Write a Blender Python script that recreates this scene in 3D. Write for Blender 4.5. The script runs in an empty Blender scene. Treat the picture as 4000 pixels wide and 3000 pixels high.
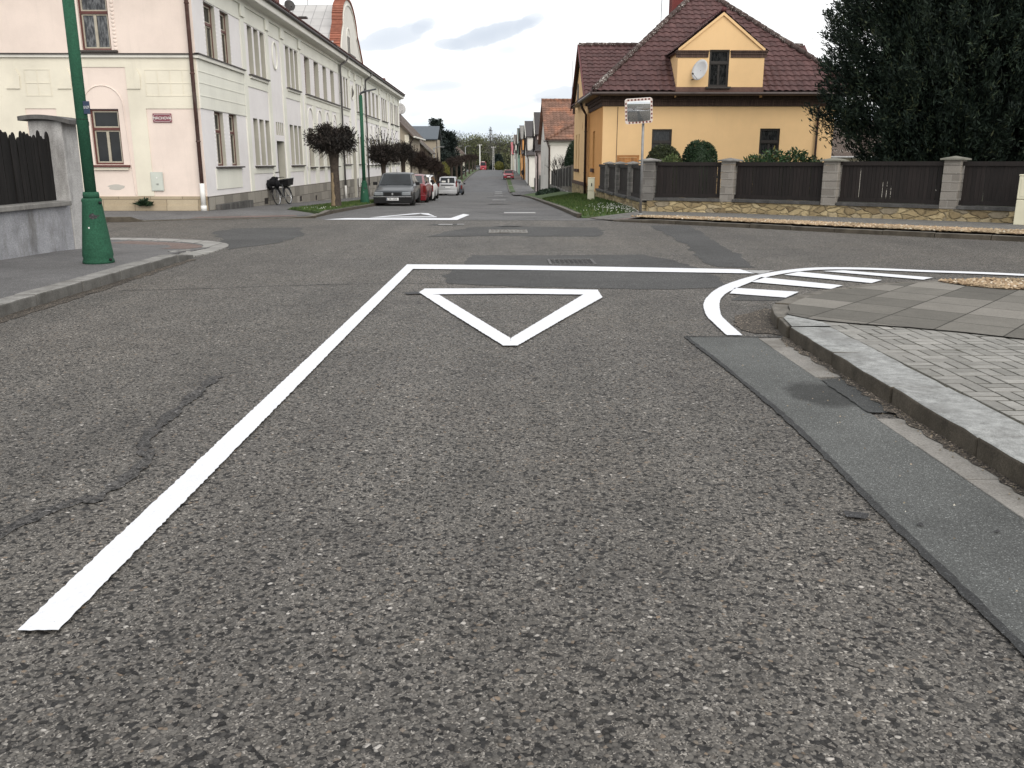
import bpy, bmesh, math, random
import numpy as np
from mathutils import Vector, Matrix
rnd = random.Random(7)
SC = bpy.context.scene
COL = SC.collection
R = math.radians
# ------------------------------------------------------------------ node helpers
def N(m, typ, ins=None, **props):
    nt = m.node_tree
    n = nt.nodes.new(typ)
    for k, v in props.items(): setattr(n, k, v)
    for k, v in (ins or {}).items():
        if isinstance(v, bpy.types.NodeSocket): nt.links.new(v, n.inputs[k])
        else: n.inputs[k].default_value = v
    return n
def c4(c): return (c[0], c[1], c[2], 1.0)
def pos(m): return N(m, 'ShaderNodeNewGeometry').outputs['Position']
def uvs(m): return N(m, 'ShaderNodeUVMap').outputs[0]
def island(m): return N(m, 'ShaderNodeNewGeometry').outputs['Random Per Island']
def mapping(m, vec, scale=(1, 1, 1), rot=(0, 0, 0), loc=(0, 0, 0)):
    return N(m, 'ShaderNodeMapping', {'Vector': vec, 'Scale': scale, 'Rotation': rot, 'Location': loc}).outputs[0]
def noise(m, vec, scale, detail=4, rough=.55, dist=0):
    return N(m, 'ShaderNodeTexNoise', {'Vector': vec, 'Scale': scale, 'Detail': detail, 'Roughness': rough, 'Distortion': dist}).outputs[0]
def ramp(m, fac, stops, interp='LINEAR'):
    n = N(m, 'ShaderNodeValToRGB', {'Fac': fac})
    cr = n.color_ramp; cr.interpolation = interp
    while len(cr.elements) > 1: cr.elements.remove(cr.elements[-1])
    for i, (p, c) in enumerate(stops):
        e = cr.elements[0] if i == 0 else cr.elements.new(p)
        e.position = p
        e.color = c4(c) if hasattr(c, '__len__') else (c, c, c, 1)
    return n.outputs[0]
def mixc(m, fac, a, b, blend='MIX'):
    n = m.node_tree.nodes.new('ShaderNodeMix'); n.data_type = 'RGBA'; n.blend_type = blend
    for i, v in ((0, fac), (6, a), (7, b)):
        if isinstance(v, bpy.types.NodeSocket): m.node_tree.links.new(v, n.inputs[i])
        else: n.inputs[i].default_value = v if i == 0 else c4(v)
    return n.outputs[2]
def mth(m, op, a, b=0.0, c=None):
    n = m.node_tree.nodes.new('ShaderNodeMath'); n.operation = op
    for i, v in enumerate((a, b, c)):
        if v is None: continue
        if isinstance(v, bpy.types.NodeSocket): m.node_tree.links.new(v, n.inputs[i])
        else: n.inputs[i].default_value = v
    return n.outputs[0]
def bump(m, h, strength=.5, dist=.01, normal=None):
    ins = {'Height': h, 'Strength': strength, 'Distance': dist}
    if normal is not None: ins['Normal'] = normal
    return N(m, 'ShaderNodeBump', ins).outputs[0]
def newmat(name):
    m = bpy.data.materials.new(name); m.use_nodes = True
    b = m.node_tree.nodes['Principled BSDF']
    return m, b
def setin(m, b, **kw):
    names = {'col': 'Base Color', 'rough': 'Roughness', 'metal': 'Metallic', 'norm': 'Normal', 'spec': 'Specular IOR Level', 'coat': 'Coat Weight'}
    for k, v in kw.items():
        s = b.inputs[names[k]]
        if isinstance(v, bpy.types.NodeSocket): m.node_tree.links.new(v, s)
        elif k == 'col': s.default_value = c4(v)
        else: s.default_value = v
MATS = {}
def simple(name, col, rough=.6, metal=0., var=.12, scale=6., bmp=0., spec=.5, coat=0.):
    """plain coloured surface with uneven tone and a fine bump"""
    if name in MATS: return MATS[name]
    m, b = newmat(name)
    p = pos(m)
    f = noise(m, p, scale, 5)
    lo = tuple(max(0, c * (1 - var)) for c in col); hi = tuple(min(1, c * (1 + var)) for c in col)
    c = ramp(m, f, [(.3, lo), (.7, hi)])
    setin(m, b, col=c, rough=rough, metal=metal, spec=spec, coat=coat)
    if bmp: setin(m, b, norm=bump(m, noise(m, p, scale * 12, 4), bmp, .01))
    MATS[name] = m
    return m
def glass_mat(name, col=(.012, .014, .016), lace=None, rough=.06):
    if name in MATS: return MATS[name]
    m, b = newmat(name)
    if lace:
        p = mapping(m, pos(m), (1, 1, 1))
        f = noise(m, mapping(m, pos(m), (9, 9, 2.2)), 2.2, 5, .7)
        c = ramp(m, f, [(.42, col), (.72, lace)])
    else:
        c = ramp(m, noise(m, pos(m), 1.3, 3), [(.35, tuple(x * .6 for x in col)), (.7, tuple(x * 1.5 for x in col))])
    wav = bump(m, noise(m, pos(m), 1.6, 2), .04, .05)
    setin(m, b, col=c, rough=rough, spec=.3 if 'car' in name else .4, norm=wav)
    MATS[name] = m
    return m
# ------------------------------------------------------------------ mesh helpers
WL = {}
def uvmap(me):
    """box UVs in metres: u runs level along each face, v runs up its slope"""
    n = len(me.polygons)
    if not n: return
    uvl = me.uv_layers.new(name='UVMap')
    nl = len(me.loops)
    vi = np.empty(nl, np.int32); me.loops.foreach_get('vertex_index', vi)
    co = np.empty(len(me.vertices) * 3, np.float32); me.vertices.foreach_get('co', co); co = co.reshape(-1, 3)
    pn = np.empty(n * 3, np.float32); me.polygons.foreach_get('normal', pn); pn = pn.reshape(-1, 3)
    lt = np.empty(n, np.int32); me.polygons.foreach_get('loop_total', lt)
    pi = np.repeat(np.arange(n), lt)
    u = np.stack([-pn[:, 1], pn[:, 0], np.zeros(n)], 1)
    l = np.linalg.norm(u, axis=1); flat = l < .15
    u[flat] = (1, 0, 0); l[flat] = 1
    u /= l[:, None]
    v = np.cross(pn, u); v[flat] = (0, 1, 0)
    p = co[vi]
    out = np.stack([(p * u[pi]).sum(1), (p * v[pi]).sum(1)], 1).astype(np.float32)
    uvl.data.foreach_set('uv', out.ravel())
class MB:
    """collects geometry in world metres; build() links it as one mesh object"""
    def __init__(s): s.v = []; s.f = []; s.mi = []; s.cur = 0
    def add(s, verts, faces):
        o = len(s.v); s.v += [tuple(map(float, p)) for p in verts]
        s.f += [tuple(i + o for i in f) for f in faces]; s.mi += [s.cur] * len(faces)
    def quad(s, a, b, c, d): s.add([a, b, c, d], [(0, 1, 2, 3)])
    def tri(s, a, b, c): s.add([a, b, c], [(0, 1, 2)])
    def box(s, x0, x1, y0, y1, z0, z1):
        s.add([(x0, y0, z0), (x1, y0, z0), (x1, y1, z0), (x0, y1, z0), (x0, y0, z1), (x1, y0, z1), (x1, y1, z1), (x0, y1, z1)],
              [(3, 2, 1, 0), (4, 5, 6, 7), (0, 1, 5, 4), (1, 2, 6, 5), (2, 3, 7, 6), (3, 0, 4, 7)])
    def obox(s, c, u, w, d, h, z0=None):
        """box centred at c=(x,y), long side along unit (ux,uy)"""
        ux, uy = u; nx, ny = -uy, ux
        z0 = c[2] if z0 is None else z0
        q = [(c[0] + ux * a * w / 2 + nx * b * d / 2, c[1] + uy * a * w / 2 + ny * b * d / 2) for a, b in ((-1, -1), (1, -1), (1, 1), (-1, 1))]
        s.prism(q, z0, z0 + h)
    def prism(s, poly, z0, z1):
        n = len(poly)
        a = sum(poly[i][0] * poly[(i + 1) % n][1] - poly[(i + 1) % n][0] * poly[i][1] for i in range(n))
        if a < 0: poly = poly[::-1]
        s.add([(x, y, z0) for x, y in poly] + [(x, y, z1) for x, y in poly],
              [tuple(range(n - 1, -1, -1)), tuple(range(n, 2 * n))] + [(i, (i + 1) % n, n + (i + 1) % n, n + i) for i in range(n)])
    def slab(s, pts, vec):
        """polygon pts extruded by vec"""
        n = len(pts); v = Vector(vec)
        s.add([tuple(p) for p in pts] + [tuple(Vector(p) + v) for p in pts],
              [tuple(range(n)), tuple(range(2 * n - 1, n - 1, -1))] + [(i, n + i, n + (i + 1) % n, (i + 1) % n) for i in range(n)])
    def tube(s, pts, rad, n=8, cap=True):
        pts = [Vector(p) for p in pts]
        if not hasattr(rad, '__len__'): rad = [rad] * len(pts)
        rings = []
        t0 = (pts[1] - pts[0]).normalized()
        ref = Vector((0, 0, 1)) if abs(t0.z) < .9 else Vector((1, 0, 0))
        for i, p in enumerate(pts):
            t = (pts[min(i + 1, len(pts) - 1)] - pts[max(i - 1, 0)]).normalized()
            a = t.cross(ref)
            if a.length < 1e-4: a = t.cross(Vector((0, 1, 0)))
            a.normalize(); b = t.cross(a)
            rings.append([p + (a * math.cos(2 * math.pi * k / n) + b * math.sin(2 * math.pi * k / n)) * rad[i] for k in range(n)])
        vs = [q for r_ in rings for q in r_]
        fs = [(i * n + k, i * n + (k + 1) % n, (i + 1) * n + (k + 1) % n, (i + 1) * n + k) for i in range(len(pts) - 1) for k in range(n)]
        if cap: fs += [tuple(range(n - 1, -1, -1)), tuple(range((len(pts) - 1) * n, len(pts) * n))]
        s.add(vs, fs)
    def lathe(s, c, prof, n=24, sx=1, sy=1):
        """prof: (radius, z) pairs round the vertical through c=(x,y)"""
        vs = [(c[0] + r * sx * math.cos(2 * math.pi * k / n), c[1] + r * sy * math.sin(2 * math.pi * k / n), z) for r, z in prof for k in range(n)]
        fs = [(i * n + k, i * n + (k + 1) % n, (i + 1) * n + (k + 1) % n, (i + 1) * n + k) for i in range(len(prof) - 1) for k in range(n)]
        fs += [tuple(range(n - 1, -1, -1)), tuple(range((len(prof) - 1) * n, len(prof) * n))]
        s.add(vs, fs)
    def blob(s, c, r, seg=12, rings=8, jit=0., rn=None):
        vs = []; fs = []
        rn = rn or rnd
        for i in range(rings + 1):
            th = math.pi * i / rings
            for k in range(seg):
                ph = 2 * math.pi * k / seg
                j = 1 + rn.uniform(-jit, jit)
                vs.append((c[0] + r[0] * j * math.sin(th) * math.cos(ph), c[1] + r[1] * j * math.sin(th) * math.sin(ph), c[2] + r[2] * j * math.cos(th)))
        for i in range(rings):
            for k in range(seg): fs.append((i * seg + k, (i + 1) * seg + k, (i + 1) * seg + (k + 1) % seg, i * seg + (k + 1) % seg))
        s.add(vs, fs)
    def build(s, name, mat, parent=None, bevel=0, smooth=False, origin=None, local=False, uv=True, subsurf=0):
        if local: o = Vector((0, 0, 0))
        elif parent is not None: o = WL[parent]
        elif origin is not None: o = Vector(origin)
        else:
            a = np.array(s.v); lo = a.min(0); hi = a.max(0)
            o = Vector(((lo[0] + hi[0]) / 2, (lo[1] + hi[1]) / 2, lo[2]))
        me = bpy.data.meshes.new(name)
        me.from_pydata(s.v, [], s.f)
        if bevel:
            bq = bmesh.new(); bq.from_mesh(me); bmesh.ops.recalc_face_normals(bq, faces=bq.faces[:]); bq.to_mesh(me); bq.free()
        if uv: uvmap(me)
        if not local: me.transform(Matrix.Translation(-o))
        mats = mat if isinstance(mat, (list, tuple)) else [mat]
        for q in mats: me.materials.append(q)
        if len(mats) > 1: me.polygons.foreach_set('material_index', s.mi)
        if smooth: me.polygons.foreach_set('use_smooth', [True] * len(me.polygons))
        ob = bpy.data.objects.new(name, me); COL.objects.link(ob)
        if parent is not None: ob.parent = parent; WL[ob] = Vector(o)
        elif not local: ob.location = o; WL[ob] = o.copy()
        else: WL[ob] = Vector((0, 0, 0))
        if bevel:
            md = ob.modifiers.new('Bevel', 'BEVEL'); md.width = bevel; md.segments = 2; md.limit_method = 'ANGLE'
        if subsurf:
            md = ob.modifiers.new('Subsurf', 'SUBSURF'); md.levels = subsurf; md.render_levels = subsurf
        return ob
def tag(o, label=None, cat=None, group=None, kind=None):
    if label: o['label'] = label
    if cat: o['category'] = cat
    if group: o['group'] = group
    if kind: o['kind'] = kind
    return o
def thing(name, label, cat, loc=(0, 0, 0), rz=0., group=None):
    o = bpy.data.objects.new(name, None); COL.objects.link(o)
    o.empty_display_size = .2
    o.location = loc; o.rotation_euler = (0, 0, rz)
    WL[o] = Vector(loc)
    return tag(o, label, cat, group)
def dup(root, loc, rz=0., label=None, group=None, scale=None):
    kids = {}
    for q in list(bpy.data.objects):
        if q.parent is not None: kids.setdefault(q.parent, []).append(q)
    def cp(o, par):
        c = o.copy(); COL.objects.link(c)
        if par is not None: c.parent = par
        for ch in kids.get(o, []): cp(ch, c)
        return c
    r = cp(root, None); r.location = loc; r.rotation_euler = (0, 0, rz)
    if scale: r.scale = scale if hasattr(scale, '__len__') else (scale,) * 3
    if label: r['label'] = label
    if group: r['group'] = group
    return r
def text_mb(txt, size, depth=.004):
    """flat lettering as mesh data in its local x-z plane, centred"""
    cu = bpy.data.curves.new('lettering', 'FONT'); cu.body = txt; cu.size = size; cu.extrude = depth / 2
    cu.align_x = 'CENTER'; cu.align_y = 'CENTER'; cu.offset = size * .012
    ob = bpy.data.objects.new('lettering', cu); COL.objects.link(ob)
    dg = bpy.context.evaluated_depsgraph_get()
    me = bpy.data.meshes.new_from_object(ob.evaluated_get(dg))
    v = [(p.co.x, -p.co.z, p.co.y) for p in me.vertices]; f = [tuple(p.vertices) for p in me.polygons]
    bpy.data.objects.remove(ob); bpy.data.curves.remove(cu); bpy.data.meshes.remove(me)
    return v, f
def leaf_cloud(P, D, ln, wd, rs, bend=.0):
    """small leaf/spray quads at points P pointing along D; returns verts, faces arrays"""
    n = len(P)
    D = D / np.maximum(np.linalg.norm(D, axis=1), 1e-6)[:, None]
    rv = rs.normal(size=(n, 3)); S = np.cross(D, rv); S /= np.maximum(np.linalg.norm(S, axis=1), 1e-6)[:, None]
    l = (ln * rs.uniform(.6, 1.35, n))[:, None]; w = (wd * rs.uniform(.6, 1.3, n))[:, None]
    a = P - S * w * .35; b = P + S * w * .35
    c = P + D * l * .55 + S * w * .5; d = P + D * l * .55 - S * w * .5
    e = P + D * l + np.array([0, 0, bend]) * l
    V = np.stack([a, b, c, e, d], 1).reshape(-1, 3)
    F = [(5 * i, 5 * i + 1, 5 * i + 2, 5 * i + 3, 5 * i + 4) for i in range(n)]
    return V, F
def mb_np(V, F):
    m = MB(); m.v = [tuple(x) for x in V.tolist()]; m.f = F; m.mi = [0] * len(F); return m

def split_loose(ob):
    """each loose piece of a part becomes a part of its own"""
    me = ob.data; n = len(me.vertices); par = list(range(n))
    def find(i):
        while par[i] != i: par[i] = par[par[i]]; i = par[i]
        return i
    for e in me.edges:
        a, b = find(e.vertices[0]), find(e.vertices[1])
        if a != b: par[a] = b
    groups = {}
    for p in me.polygons: groups.setdefault(find(p.vertices[0]), []).append(p.index)
    if len(groups) < 2: return
    out = []
    for g in groups.values():
        m = MB(); mp = {}
        vs = []
        for fi in g:
            for vi in me.polygons[fi].vertices:
                if vi not in mp: mp[vi] = len(vs); vs.append(tuple(me.vertices[vi].co))
        m.add(vs, [tuple(mp[v] for v in me.polygons[fi].vertices) for fi in g]); out.append(m)
    par_ob = ob.parent; name = ob.name.split('.')[0]; mats = list(me.materials); sm = me.polygons[0].use_smooth
    bpy.data.objects.remove(ob)
    for m in out:
        nme = bpy.data.meshes.new(name); nme.from_pydata(m.v, [], m.f); uvmap(nme)
        for q in mats: nme.materials.append(q)
        if sm: nme.polygons.foreach_set('use_smooth', [True] * len(nme.polygons))
        o = bpy.data.objects.new(name, nme); COL.objects.link(o); o.parent = par_ob; WL[o] = Vector(WL[par_ob])
# ------------------------------------------------------------------ materials
def mk_chip(name, tones, tint=(1, 1, 1), scale=72., worn=.5, bmp=.9):
    """rolled stone chippings in bitumen: every chip its own grey"""
    m, b = newmat(name)
    p = mapping(m, pos(m), (1, 1, .15))
    wp = N(m, 'ShaderNodeVectorMath', {0: p, 1: mixc(m, 1., (0, 0, 0), N(m, 'ShaderNodeTexNoise', {'Vector': p, 'Scale': 30., 'Detail': 2.}).outputs[1])}, operation='ADD')
    sc = N(m, 'ShaderNodeVectorMath', {0: N(m, 'ShaderNodeTexNoise', {'Vector': p, 'Scale': 45., 'Detail': 2.}).outputs[1], 1: (.012, .012, .012)}, operation='MULTIPLY')
    wp = N(m, 'ShaderNodeVectorMath', {0: p, 1: sc.outputs[0]}, operation='ADD').outputs[0]
    v1 = N(m, 'ShaderNodeTexVoronoi', {'Vector': wp, 'Scale': scale, 'Randomness': 1.})
    v2 = N(m, 'ShaderNodeTexVoronoi', {'Vector': wp, 'Scale': scale * 2.6, 'Randomness': 1.})
    s1 = N(m, 'ShaderNodeSeparateColor', {0: v1.outputs['Color']}); s2 = N(m, 'ShaderNodeSeparateColor', {0: v2.outputs['Color']})
    big = ramp(m, s1.outputs[0], tones)
    fine = ramp(m, s2.outputs[1], [(0, (.030, .029, .0285)), (.3, (.078, .0755, .0725)), (.7, (.136, .131, .124)), (.92, (.215, .207, .196)), (1, (.36, .35, .335))])
    use = ramp(m, s1.outputs[2], [(.0, 0), (.48, 0), (.54, 1), (1, 1)])
    c = mixc(m, use, fine, big)
    gap = ramp(m, v1.outputs['Distance'], [(.0, 1), (.45, 1), (.75, .35), (1, .25)])
    gapm = mixc(m, use, (1, 1, 1), gap)
    c = mixc(m, .85, c, gapm, 'MULTIPLY')
    n1 = noise(m, p, .35, 5, .6); n2 = noise(m, p, 2.2, 4, .6)
    c = mixc(m, 1., c, ramp(m, n1, [(.3, (.78, .77, .77)), (.5, (1, .99, .97)), (.72, (1.12, 1.08, 1.03))]), 'MULTIPLY')
    c = mixc(m, 1., c, ramp(m, n2, [(.3, (.86, .86, .86)), (.7, (1.12, 1.12, 1.12))]), 'MULTIPLY')
    # long wheel-polished bands along the street
    tr = noise(m, mapping(m, pos(m), (1.1, .05, 1)), 1.4, 3, .5)
    c = mixc(m, worn, c, ramp(m, tr, [(.35, (.8, .8, .8)), (.65, (1.2, 1.2, 1.2))]), 'MULTIPLY')
    c = mixc(m, 1., c, tint, 'MULTIPLY')
    h = mth(m, 'SUBTRACT', 1., v1.outputs['Distance'])
    h = mth(m, 'ADD', mth(m, 'MULTIPLY', h, .7), mth(m, 'MULTIPLY', mth(m, 'SUBTRACT', 1., v2.outputs['Distance']), .4))
    setin(m, b, col=c, rough=ramp(m, s1.outputs[1], [(0, .55), (1, .95)]), spec=.35, norm=bump(m, h, bmp, .006))
    MATS[name] = m
    return m
CHIP_TONES = [(0, (.012, .012, .0125)), (.36, (.030, .0295, .0295)), (.50, (.078, .076, .073)), (.74, (.122, .118, .112)), (.91, (.165, .159, .15)), (.945, (.21, .165, .125)), (.965, (.19, .18, .17)), (.985, (.33, .32, .305)), (1, (.50, .49, .48))]
chip = mk_chip('chip_seal_asphalt', CHIP_TONES, (.92, .895, .868))
chip_dark = mk_chip('bitumen_stained_chips', CHIP_TONES, (.52, .52, .54))
chip_mid = mk_chip('worn_stained_chips', CHIP_TONES, (.72, .72, .73))
def mk_asph(name, col, speck=.25, bmp=.5, sc=160., blot=.25, stain=None):
    m, b = newmat(name)
    p = pos(m)
    v = N(m, 'ShaderNodeTexVoronoi', {'Vector': p, 'Scale': sc})
    s = N(m, 'ShaderNodeSeparateColor', {0: v.outputs['Color']})
    k = ramp(m, s.outputs[0], [(0, (1 - speck * 1.6,) * 3), (.6, (1, 1, 1)), (.93, (1 + speck * 2,) * 3), (1, (1 + speck * 9,) * 3)])
    n1 = noise(m, p, .5, 5, .6); n2 = noise(m, p, 3.5, 5, .6)
    c = mixc(m, 1., col, k, 'MULTIPLY')
    c = mixc(m, 1., c, ramp(m, n1, [(.3, (1 - blot,) * 3), (.7, (1 + blot,) * 3)]), 'MULTIPLY')
    c = mixc(m, 1., c, ramp(m, n2, [(.3, (.88,) * 3), (.7, (1.12,) * 3)]), 'MULTIPLY')
    if stain:      # a dark spill with a ragged edge
        q = N(m, 'ShaderNodeSeparateXYZ', {0: p})
        dx = mth(m, 'DIVIDE', mth(m, 'SUBTRACT', q.outputs[0], stain[0]), stain[2]); dy = mth(m, 'DIVIDE', mth(m, 'SUBTRACT', q.outputs[1], stain[1]), stain[3])
        r2 = mth(m, 'ADD', mth(m, 'ADD', mth(m, 'MULTIPLY', dx, dx), mth(m, 'MULTIPLY', dy, dy)), mth(m, 'MULTIPLY', mth(m, 'SUBTRACT', noise(m, p, 9., 5, .7), .5), 1.3))
        c = mixc(m, 1., c, ramp(m, r2, [(.5, (.40,) * 3), (.95, (1, 1, 1))]), 'MULTIPLY')
    setin(m, b, col=c, rough=.85, spec=.35, norm=bump(m, mth(m, 'SUBTRACT', 1., v.outputs['Distance']), bmp, .003))
    MATS[name] = m
    return m
asph_far = mk_asph('worn_street_asphalt', (.098, .097, .098), .22)
asph_new = mk_asph('newer_street_asphalt', (.092, .093, .098), .15)
asph_patch = mk_asph('dark_patch_asphalt', (.051, .051, .051), .3)
asph_strip = mk_asph('trench_asphalt', (.083, .0865, .0845), .25, .35, 230., stain=(2.08, 5.36, .26, .36))
asph_walk = mk_asph('pavement_asphalt', (.105, .103, .104), .2, .35)
tar = mk_asph('bitumen', (.040, .040, .042), .25, .3, 200., .3)
seal = mk_asph('bitumen_seal', (.030, .031, .032), .25, .3, 200., .3)
dirt = mk_asph('gutter_dirt', (.060, .050, .040), .6, .9, 120., .5)
def mk_paint(name, col=(.83, .84, .87)):
    m, b = newmat(name)
    p = pos(m)
    v = N(m, 'ShaderNodeTexVoronoi', {'Vector': p, 'Scale': 62.})
    f = noise(m, p, 55., 4, .75)
    c = ramp(m, f, [(.25, (.20, .19, .19)), (.32, tuple(x * .9 for x in col)), (.6, col)])
    c = mixc(m, 1., c, ramp(m, noise(m, p, 1.4, 4), [(.3, (.93, .93, .94)), (.7, (1, 1, 1))]), 'MULTIPLY')
    setin(m, b, col=c, rough=.75, spec=.3, norm=bump(m, mth(m, 'SUBTRACT', 1., v.outputs['Distance']), .4, .004))
    return m
paint = mk_paint('road_paint', (.70, .715, .75)); paint_old = mk_paint('old_road_paint', (.36, .36, .36))
def mk_concrete(name, col, var=.25, sc=3., bmp=.3, stain=None, fine=90.):
    m, b = newmat(name)
    p = pos(m)
    f = noise(m, p, sc, 6, .65)
    c = ramp(m, f, [(.28, tuple(x * (1 - var) for x in col)), (.5, col), (.74, tuple(min(1, x * (1 + var)) for x in col))])
    g = noise(m, p, fine, 3, .6)
    c = mixc(m, 1., c, ramp(m, g, [(.3, (.72,) * 3), (.7, (1.25,) * 3)]), 'MULTIPLY')
    if stain:
        k = noise(m, mapping(m, p, (1, 1, .35)), 2.1, 6, .7)
        c = mixc(m, ramp(m, k, [(.5, 0), (.68, .8)]), c, stain)
    setin(m, b, col=c, rough=.88, spec=.3, norm=bump(m, mth(m, 'ADD', f, mth(m, 'MULTIPLY', g, .6)), bmp, .01))
    MATS[name] = m
    return m
kerb_top = mk_concrete('kerb_granite', (.27, .276, .272), .42, 13., .7, (.15, .15, .145), 150.)
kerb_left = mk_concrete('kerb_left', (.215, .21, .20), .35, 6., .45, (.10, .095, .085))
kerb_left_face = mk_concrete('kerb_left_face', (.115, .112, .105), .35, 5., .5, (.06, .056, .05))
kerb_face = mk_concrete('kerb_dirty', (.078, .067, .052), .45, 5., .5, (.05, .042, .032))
kerb_old = mk_concrete('kerb_weathered', (.135, .125, .11), .4, 5., .5, (.06, .055, .045))
gutter_m = mk_concrete('gutter_slab', (.215, .205, .19), .2, 4., .3, (.11, .10, .085))
conc_grey = mk_concrete('weathered_concrete', (.20, .195, .185), .3, 3., .5, (.08, .075, .068))
conc_wall = mk_concrete('old_render', (.29, .295, .315), .32, 2.4, .5, (.11, .105, .095), 60.)
conc_pier = mk_concrete('pier_render', (.39, .385, .38), .2, 2.6, .5, (.16, .155, .15), 60.)
conc_dark = mk_concrete('dark_coping', (.072, .070, .068), .35, 4., .5, (.16, .155, .15), 70.)
cabinet_m = simple('cabinet_plastic', (.66, .63, .48), .5, 0, .05, 3)
def mk_paver():
    m, b = newmat('paver_concrete')
    p = pos(m)
    r = island(m)
    c = ramp(m, r, [(0, (.185, .181, .168)), (.5, (.225, .22, .206)), (.9, (.26, .254, .238)), (1, (.30, .292, .274))])
    g = noise(m, p, 120., 3); f = noise(m, p, 9., 5, .6)
    c = mixc(m, 1., c, ramp(m, f, [(.3, (.83,) * 3), (.7, (1.14,) * 3)]), 'MULTIPLY')
    c = mixc(m, 1., c, ramp(m, g, [(.3, (.86,) * 3), (.7, (1.14,) * 3)]), 'MULTIPLY')
    setin(m, b, col=c, rough=.88, spec=.3, norm=bump(m, g, .3, .004))
    return m
paver_m = mk_paver()
def mk_slabs(name, size=(.5, .5), rot=0., cols=((.085, .08, .072), (.12, .113, .10), (.175, .165, .15)), mortar=(.03, .028, .024), offset=.0, mort=.012, use_uv=False):
    m, b = newmat(name)
    p = uvs(m) if use_uv else pos(m)
    p = mapping(m, p, (1, 1, 1), (0, 0, rot))
    br = N(m, 'ShaderNodeTexBrick', {'Vector': p, 'Color1': (0, 0, 0, 1), 'Color2': (1, 1, 1, 1), 'Mortar': (.5, .5, .5, 1), 'Scale': 1., 'Mortar Size': mort, 'Mortar Smooth': .15, 'Bias': 0., 'Brick Width': size[0], 'Row Height': size[1]}, offset=offset, squash=1.)
    f = noise(m, pos(m), 4., 6, .65); g = noise(m, pos(m), 70., 3)
    k = mth(m, 'ADD', mth(m, 'MULTIPLY', br.outputs['Color'], .65), mth(m, 'MULTIPLY', f, .45))
    c = ramp(m, k, [(.15, cols[0]), (.5, cols[1]), (.9, cols[2])])
    c = mixc(m, 1., c, ramp(m, g, [(.3, (.85,) * 3), (.7, (1.15,) * 3)]), 'MULTIPLY')
    c = mixc(m, br.outputs['Fac'], c, mortar)
    h = mth(m, 'ADD', mth(m, 'MULTIPLY', mth(m, 'SUBTRACT', 1., br.outputs['Fac']), 1.), mth(m, 'MULTIPLY', f, .35))
    setin(m, b, col=c, rough=.9, spec=.3, norm=bump(m, h, .6, .015))
    MATS[name] = m
    return m
slab_m = mk_slabs('old_paving_slabs', (.5, .5), R(-48), ((.070, .066, .058), (.125, .118, .104), (.20, .188, .168)), (.035, .032, .027), .0, .007)
walk_m = mk_slabs('walk_pavers', (.2, .1), R(38), ((.12, .118, .112), (.155, .15, .142), (.19, .185, .175)), (.07, .066, .06), .5, .012)
red_walk = mk_slabs('tactile_pavers', (.2, .1), R(5), ((.145, .105, .095), (.175, .128, .115), (.205, .155, .14)), (.09, .07, .06), .5, .012)
wet_asph = mk_asph('wet_blot', (.040, .042, .042), .25, .3, 230., .3)
band_m = mk_slabs('flush_kerb_stones', (.5, .25), 0, ((.22, .215, .205), (.27, .265, .25), (.31, .30, .29)), (.09, .085, .08), 0, .012)
plinth_m = mk_slabs('sandstone_blocks', (.95, .34), 0, ((.27, .215, .15), (.37, .305, .215), (.47, .40, .295)), (.21, .17, .12), .5, .010, True)
plinth_grey = mk_slabs('grey_stone_blocks', (.9, .40), 0, ((.15, .14, .122), (.23, .215, .188), (.31, .29, .255)), (.12, .11, .093), .4, .012, True)
block_m = mk_slabs('split_face_blocks', (.40, .20), 0, ((.175, .16, .142), (.225, .207, .185), (.27, .25, .225)), (.30, .285, .26), .5, .008, True)
block_dark = mk_slabs('grey_split_blocks', (.40, .20), 0, ((.10, .095, .088), (.14, .133, .125), (.19, .182, .17)), (.20, .19, .18), .5, .008, True)
brick_m = mk_slabs('red_brick', (.26, .085), 0, ((.13, .05, .045), (.18, .07, .06), (.22, .09, .075)), (.20, .17, .15), .5, .010, True)
band_brick = mk_slabs('brown_brick_band', (.075, .25), 0, ((.072, .046, .038), (.098, .062, .050), (.125, .082, .066)), (.055, .04, .034), .0, .008, True)
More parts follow.
